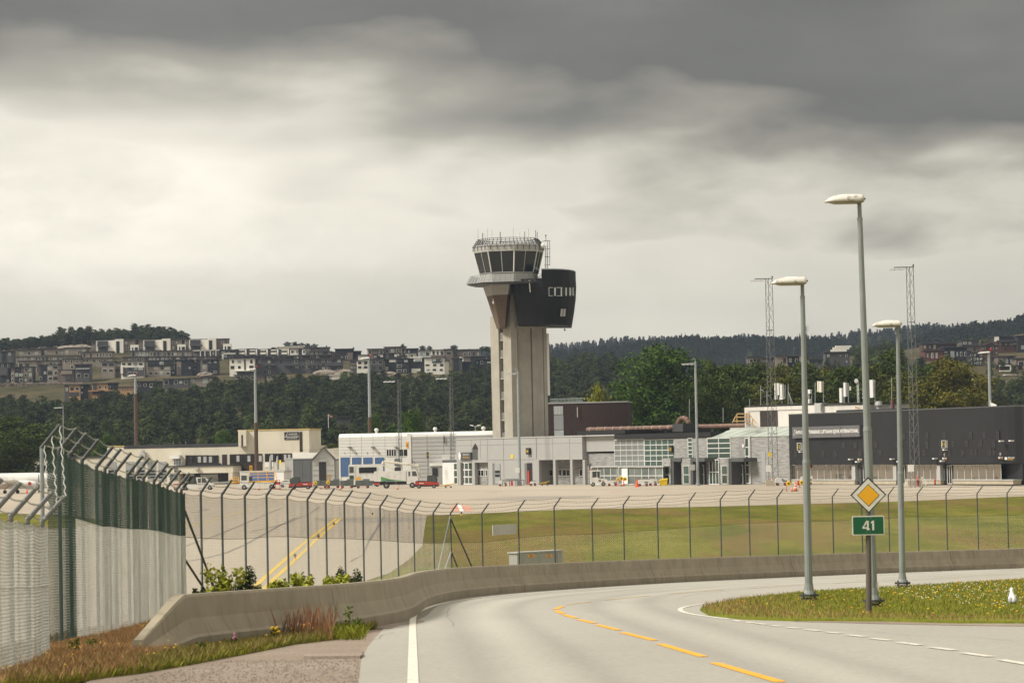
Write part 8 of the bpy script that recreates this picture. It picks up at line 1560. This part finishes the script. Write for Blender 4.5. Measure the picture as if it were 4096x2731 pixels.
# lift vehicle (ambulift)
B, s_ = V('lift_vehicle', 1466, 1946, 'tall white boxed passenger lift vehicle with dark window strip', 'lift vehicle'); bxp(B, 'box', VW, -3.2, 3.2, -1.2, 1.2, 1.1, 4.2, .04, .04); bxp(B, 'cab_column', VW, -3.25, -2.0, -1.25, 1.2, .4, 4.05); bxp(B, 'door_window', CLR, -3.1, -2.3, -1.3, 1.2, 2.7, 3.8); bxp(B, 'door_window', GREENGL, -3.1, -2.3, -1.3, 1.2, 1.5, 2.2); bxp(B, 'window_strip', GLASS, -1.3, 2.0, -1.25, -1.19, 2.6, 3.65)
k = M(); 
for x in (-.2, .9): k.box(x, x + .05, -1.27, -1.24, 2.6, 3.65)
k.build('mullion', VD, B); k = M(); k.xz([(-1.9, 1.3), (-1.9, 1.6), (-1.5, 2.0), (-1.1, 1.75), (-.9, 1.4)], -1.23, -1.2); k.build('orange_emblem', AMBER, B); bxp(B, 'chassis', VG, -3, 3, -.9, .9, .5, 1.1); wheels(B, (-2.2, 2.0), .42, 2.1)
# box truck with green wave and folded boom
B, s_ = V('boom_truck', 1578, 1952, 'white box truck with green wave artwork and folded boom on top', 'truck'); bxp(B, 'box', VW, -3.5, 2.1, -1.2, 1.2, 1.25, 3.05); outl(B, 'cab', VW, [(2.2, .7), (2.2, 3.05), (2.4, 3.25), (3.9, 3.25), (4.25, 2.1), (4.3, .7)], -1.15, 1.15); outl(B, 'cab_window', CLR, [(3.2, 2.1), (3.2, 2.95), (3.85, 2.95), (4.1, 2.1)], -1.17, 1.17); bxp(B, 'cab_window', CLR, 2.55, 2.85, -1.17, 1.17, 2.1, 2.9)
k = M(); k.xz([(-2.3, 1.28), (-2.3, 2.1), (-1.9, 2.0), (-.9, 1.65), (.2, 1.5), (1.9, 1.3), (1.9, 1.28)], -1.22, -1.2); k.build('green_wave', GWV, B); k = M(); k.xz([(-2.0, 1.27), (-1.4, 1.45), (-.8, 1.5), (0, 1.3), (.2, 1.27)], -1.235, -1.22); k.build('blue_wave', mat('wave_teal', (.02, .10, .12), .5), B); bxp(B, 'cab_grille', VD, 4.25, 4.32, -.9, .9, .8, 1.6)
bxp(B, 'chassis', VD, -3.6, 4.2, -.6, .6, .6, 1.2); k = M()
for x in (-2.7, .3): k.box(x, x + .06, -1.15, -1.1, .55, 1.25)
k.box(-3.0, 2.0, -1.15, -1.1, .6, .66); k.build('side_guard', LGREY, B); wheels(B, (-1.4, 3.2), .52, 2.3, .3); k = M(); k.tube((4.35, 0, 3.9), (-1.8, 0, 4.75), .2, 6); k.tube((-1.8, 0, 4.75), (-2.0, 0, 4.3), .28, 6); k.tube((-2.0, 0, 4.2), (.2, 0, 3.3), .16, 6); k.tube((4.35, 0, 3.9), (4.6, 0, 2.0), .14, 6); k.build('boom', CREAM, B); bxp(B, 'boom_turret', VD, .1, 1.2, -.4, .4, 3.05, 3.7); bxp(B, 'tail_light', ORANGE, -3.55, -2.6, -1.16, -1.1, .75, .95)
k = M(); vs, fs = text_mesh('LUFTHAVN', .28); k.add([(v[0] + 2.9, -.22, v[1] + 4.12) for v in vs], fs); k.build('lettering', BLUE, B)
# tow bars
def towbar(px, py, label, L_=3):
    B, s_ = V('tow_bar', px, py, label, 'tow bar'); k = M(); k.tube((-L_ / 2, 0, .35), (L_ / 2, 0, .75), .07, 5); k.tube((-.6, 0, .4), (.5, 0, .4), .09, 5); k.build('bar', mat('tow_bar_yellow', (.50, .30, .03), .6), B); wheels(B, (-.3, .6), .16, .7, .1)
towbar(1790, 1951, 'yellow tow bar on small wheels right of the red tug'); towbar(2176, 1942, 'short yellow tow bar before the stone clad recess', 2); 
# white carts and ground power units
def gpu(px, py, L_, H, label, star=False, mtop=None):
    B, s_ = V('ground_power_cart', px, py, label, 'ground power cart'); h = L_ / 2; outl(B, 'body', VW, [(-h, .4), (-h + .1, H * .85), (-h * .3, H), (h, H * .97), (h, .4)], -.5, .5); bxp(B, 'lid', VG, -h * .4, h, -.52, .52, H, H + .06); wheels(B, (-h * .6, h * .6), .22, 1.1, .14, REDP); k = M(); k.tube((-h, 0, .4), (-h - .7, 0, .3), .04, 4); k.build('drawbar', VG, B); bxp(B, 'vent', VG, h * .2, h * .8, -.52, -.49, H * .45, H * .65)
    if star: k = M(); k.xz([((.22 if i % 2 else .5) * .45 * math.sin(i * math.pi / 5) + .15, H * .72 + (.22 if i % 2 else .5) * .45 * math.cos(i * math.pi / 5)) for i in range(10)], -.54, -.5); k.build('star', BLUE, B)
gpu(3126, 1941, 2.0, 1.25, 'white ground power cart with blue star beside the concrete block', True); gpu(3226, 1939, 1.9, 1.45, 'white ground power cart with hoses before the glazed front'); gpu(2573, 1944, 1.9, 1.15, 'low white cart beneath a small cone near the glass porch'); gpu(2612, 1942, 1.4, 1.15, 'grey white cart left of the yellow bin'); gpu(2012, 1944, 1.6, 1.1, 'white and red cart beside the steel bench'); gpu(2132, 1943, 1.2, .85, 'small white wheeled tank by the black doorway')
gpu(2450, 1943, 1.8, 1.0, 'low trailer right of the white tractor')
B, s_ = V('steel_bench', 2050, 1944, 'dark steel pipe bench before the grey wing', 'bench'); k = M()
for a, b in (((-1.7, .95), (2.0, 1.05)), ((-1.7, .95), (-1.7, 0)), ((-.5, 1), (-.5, 0)), ((.6, 1), (.6, 0)), ((2.0, 1.05), (2.0, 0))): k.tube((a[0], 0, a[1]), (b[0], 0, b[1]), .06, 5)
k.build('frame', RUST, B); bxp(B, 'tool_box', REDP, -.3, .1, -.3, .1, .1, .9); bxp(B, 'crate', VG, .8, 1.6, -.1, .4, .05, 1.1); bxp(B, 'tray', GALV, -1.2, 1.4, .0, .5, 1.05, 1.35)
# white baggage tractor
B, s_ = V('baggage_tractor', 2392, 1944, 'white open cab baggage tractor before the stone wall', 'tractor'); outl(B, 'body', VW, [(-1.3, .45), (-1.3, 1.4), (-.2, 1.5), (.3, 1.25), (1.45, 1.15), (1.6, .9), (1.45, .4)], -.75, .75)
k = M()
for x in (-1.3, -1.0, -.2, .35): k.box(x, x + .08, -.74, -.66, 1.4, 2.55); k.box(x, x + .08, .66, .74, 1.4, 2.55)
k.build('cab_post', VW, B); bxp(B, 'cab_roof', VW, -1.35, .5, -.8, .8, 2.5, 2.65); bxp(B, 'rear_panel', VW, -1.32, -1.0, -.78, .78, .4, 2.5); bxp(B, 'cab_window', CLR, -.95, .3, -.6, .6, 1.5, 2.45); wheels(B, (-.85, .9), .36, 1.55); bxp(B, 'grille', VD, .1, .5, -.77, -.74, .8, 1.05); bxp(B, 'stain_panel', VR, .75, .95, -.77, -.74, .5, .95); k = M(); k.lathe([(.08, 2.65), (.07, 2.8)], 8, (-1.1, 0, 0)); k.build('beacon', ORANGE, B)
# yellow bins
def ybin(px, py, wpx, label):
    B, s_ = V('yellow_bin', px, py, label, 'bin', 'yellow wheeled bins'); w_ = wpx * s_ / 2; k = M(); k.hexa([(-w_ * .8, -.45, .1), (w_ * .85, -.45, .1), (w_ * .85, .45, .1), (-w_ * .8, .45, .1), (-w_, -.55, .85), (w_, -.55, 1.05), (w_, .55, 1.05), (-w_, .55, .85)]); k.build('body', YEL, B); k = M(); k.hexa([(-w_ * 1.04, -.58, .85), (w_ * 1.03, -.58, 1.05), (w_ * 1.03, .58, 1.05), (-w_ * 1.04, .58, .85), (-w_ * .6, -.5, 1.05), (w_, -.5, 1.22), (w_, .5, 1.22), (-w_ * .6, .5, 1.05)]); k.build('lid', YEL, B); wheels(B, (-w_ * .6, w_ * .6), .09, .8, .06)
ybin(2653, 1942, 34, 'yellow wheeled bin beside the glass porch'); ybin(3732, 1938, 36, 'yellow wheeled bin right of the leaning ladder')
def boxthing(name, px, py, wpx, h, m_, label, cat, d=.8): B, s_ = V(name, px, py, label, cat); w_ = wpx * s_ / 2; k = M(); k.box(-w_, w_, 0, d, 0, h, .04, .04); k.build('body', m_, B); return B
boxthing('concrete_block', 3080, 1943, 34, .9, PLINTH, 'concrete block at the foot of the left tall lattice mast', 'block'); boxthing('concrete_block', 3661, 1943, 60, .85, PLINTH, 'concrete block at the foot of the right tall lattice mast', 'block')
B = boxthing('green_bin', 3155, 1925, 28, 1.0, mat('dark_green', (.01, .07, .03), .6), 'dark green bin behind the power cart with star', 'bin'); bxp(B, 'lid', VD, -.52, .52, -.04, .85, 1.0, 1.06)
B, s_ = V('red_barrel', 3671, 1944, 'red barrel with white label and cone on top', 'barrel'); k = M(); k.lathe([(.2, 0), (.22, .45), (.2, .9)], 12); k.build('drum', mat('faded_barrel_red', (.28, .07, .07), .7), B); k = M(); vs, fs = text_mesh('10', .26, .01, 1, .02); k.add([(v[0], -.235, v[1] + .6) for v in vs], fs); k.build('number', WHITE, B); k = M(); k.lathe([(.2, .9), (.2, .95), (.13, .96), (.03, 1.5)], 10); k.build('cone_top', ORANGE, B)
B, s_ = V('step_ladder', 3700, 1940, 'white step ladder leaning beside the yellow bin', 'ladder'); k = M()
for a, b in (((-.55, 1.1), (.1, 0)), ((-.2, 1.15), (.55, .1)), ((-.55, 1.1), (-.2, 1.15))): k.tube((a[0], 0, a[1]), (b[0], -.1, b[1]), .045, 4)
for i in range(5): t = i / 5 + .1; k.tube((-.55 + .65 * t, 0, 1.1 - 1.1 * t), (-.2 + .75 * t, -.05, 1.15 - 1.05 * t), .035, 4)
k.build('frame', WHITE, B)
B, s_ = V('ladder_pile', 3628, 1943, 'pile of white ladder pieces lying by the concrete block', 'ladder')
for i in range(5): k = M(); k.tube((-.6 + i * .22, 0, .02), (-.2 + i * .2, .1, .5), .04, 4); k.build('piece', WHITE, B)
B, s_ = V('fire_extinguisher_cart', 3737, 1940, 'red wheeled extinguisher before the right yellow bin', 'extinguisher'); k = M(); k.lathe([(.12, .1), (.13, .8), (.05, .95)], 10, (0, -.8, 0)); k.build('tank', REDP, B); k = M(); k.lathe_y([(.13, 0), (.13, .06)], 10, (0, -1, .14)); k.build('wheel', RUB, B)
B, s_ = V('hydrant', 3193, 1941, 'small red hydrant beside the second power cart', 'hydrant'); k = M(); k.lathe([(.15, 0), (.12, .5), (.17, .55), (.1, .75)], 10); k.build('body', REDP, B)
B, s_ = V('white_trestle', 3845, 1938, 'white tubular trestle leaning on the plinth', 'trestle'); k = M()
for a, b in (((-.55, .75), (-.2, 0)), ((-.55, .75), (.3, .75)), ((.3, .75), (.6, 0))): k.tube((a[0], 0, a[1]), (b[0], -.2, b[1]), .04, 4)
k.build('frame', WHITE, B)
for x in (-.2, .55): bxp(B, 'foot', RUB, x - .15, x + .15, -.35, -.1, 0, .1)
B, s_ = V('sack_truck', 2480, 1944, 'pale sack truck standing between the yellow hose reels', 'sack truck'); k = M()
for a, b in (((-.45, 1.8), (.0, .1)), ((-.15, 1.85), (.35, .1)), ((-.45, 1.8), (-.15, 1.85)), ((-.3, 1.2), (0, 1.2))): k.tube((a[0], -.3, a[1]), (b[0], -.3, b[1]), .035, 4)
k.build('frame', LGREY, B); wheels(B, (.2,), .14, .5, .08)
# taxiway edge lights
for px, py, lb in ((1180, 2236, 'nearest amber taxiway light beside the double yellow line'), (1274, 2156, 'second amber taxiway light beside the double yellow line'), (1336, 2104, 'third amber taxiway light near the end of the double yellow line'), (1490, 2063, 'amber taxiway light on the dark apron patch'), (1846, 2060, 'amber taxiway light at the grass edge below the red marking')):
    B, s_ = V('taxiway_light', px, py, lb, 'taxiway light', 'taxiway edge lights'); k = M(); k.lathe([(.09, 0), (.06, .05), (.06, .16)], 10); k.build('stem', AMBER, B); k = M(); k.lathe([(.08, .16), (.09, .22), (.07, .32), (.0, .36)], 10); k.build('lens', mat('lens_blue_brown', (.08, .05, .06), .2), B)
# windsock flag, lattice poles and cottage in the forest; pylon on the ridge
p = LH.pt(1310, 850); B = root('flagpole', p, 'red and white flag on a pole before the forest cottage', 'flag'); zt = P(1315, 1655, 850).z; k = M(); k.tube(p, (p.x, p.y, zt), .1, 5); k.build('pole', WHITE, B); k = M(); k.hexa([(p.x, p.y, zt - .7), (p.x + 1.3, p.y, zt - 1.2), (p.x + 1.3, p.y + .05, zt - 1.2), (p.x, p.y + .05, zt - .7), (p.x, p.y, zt), (p.x + 1.3, p.y, zt - .8), (p.x + 1.3, p.y + .05, zt - .8), (p.x, p.y + .05, zt)]); k.build('cloth', mat('faded_flag', (.45, .2, .18), .8), B)
house(1346, 1668, 1400, 1682, 870, 'G', 'grey cottage half hidden in the forest above the white hall', 3, 1, grp=HGRP, deep=2, depth=4)
p = P(3223, 1366, 2450); B = root('pylon', p, 'distant lattice power pylon on the ridge', 'pylon'); zt = P(3223, 1306, 2450).z; h = zt - p.z; k = M()
for sx in (-1, 1): k.tube((p.x + sx * 2.2, p.y, p.z - 2), (p.x + sx * .5, p.y, zt), .22, 4)
for i in range(6): t = i / 6; k.tube((p.x - 2.2 * (1 - t) - .5 * t, p.y, p.z + h * t), (p.x + 2.2 * (1 - t) + .5 * t, p.y, p.z + h * (t + .16)), .14, 4)
for t in (.75, .88, 1): k.tube((p.x - 3, p.y, p.z + h * t), (p.x + 3, p.y, p.z + h * t), .16, 4)
k.build('frame', DKST, B)
p = LH.pt(1350, 1450)
# stones on the gravel verge
gp = []
rs5 = np.random.RandomState(4)
for _ in range(1500): v = G(rs5.uniform(500, 1440), rs5.uniform(2640, 2760)); gp.append((v.x, v.y, v.z + .01))
gp = [g for g in gp if px_of(g)[1] > interp(px_of(g)[0], [(500, 2720), (760, 2672), (980, 2630), (1440, 2560)])]
dots(gp, .016, mat('loose_stone', (.20, .17, .14), .9, .3, 9), 'loose_stones', rs5)
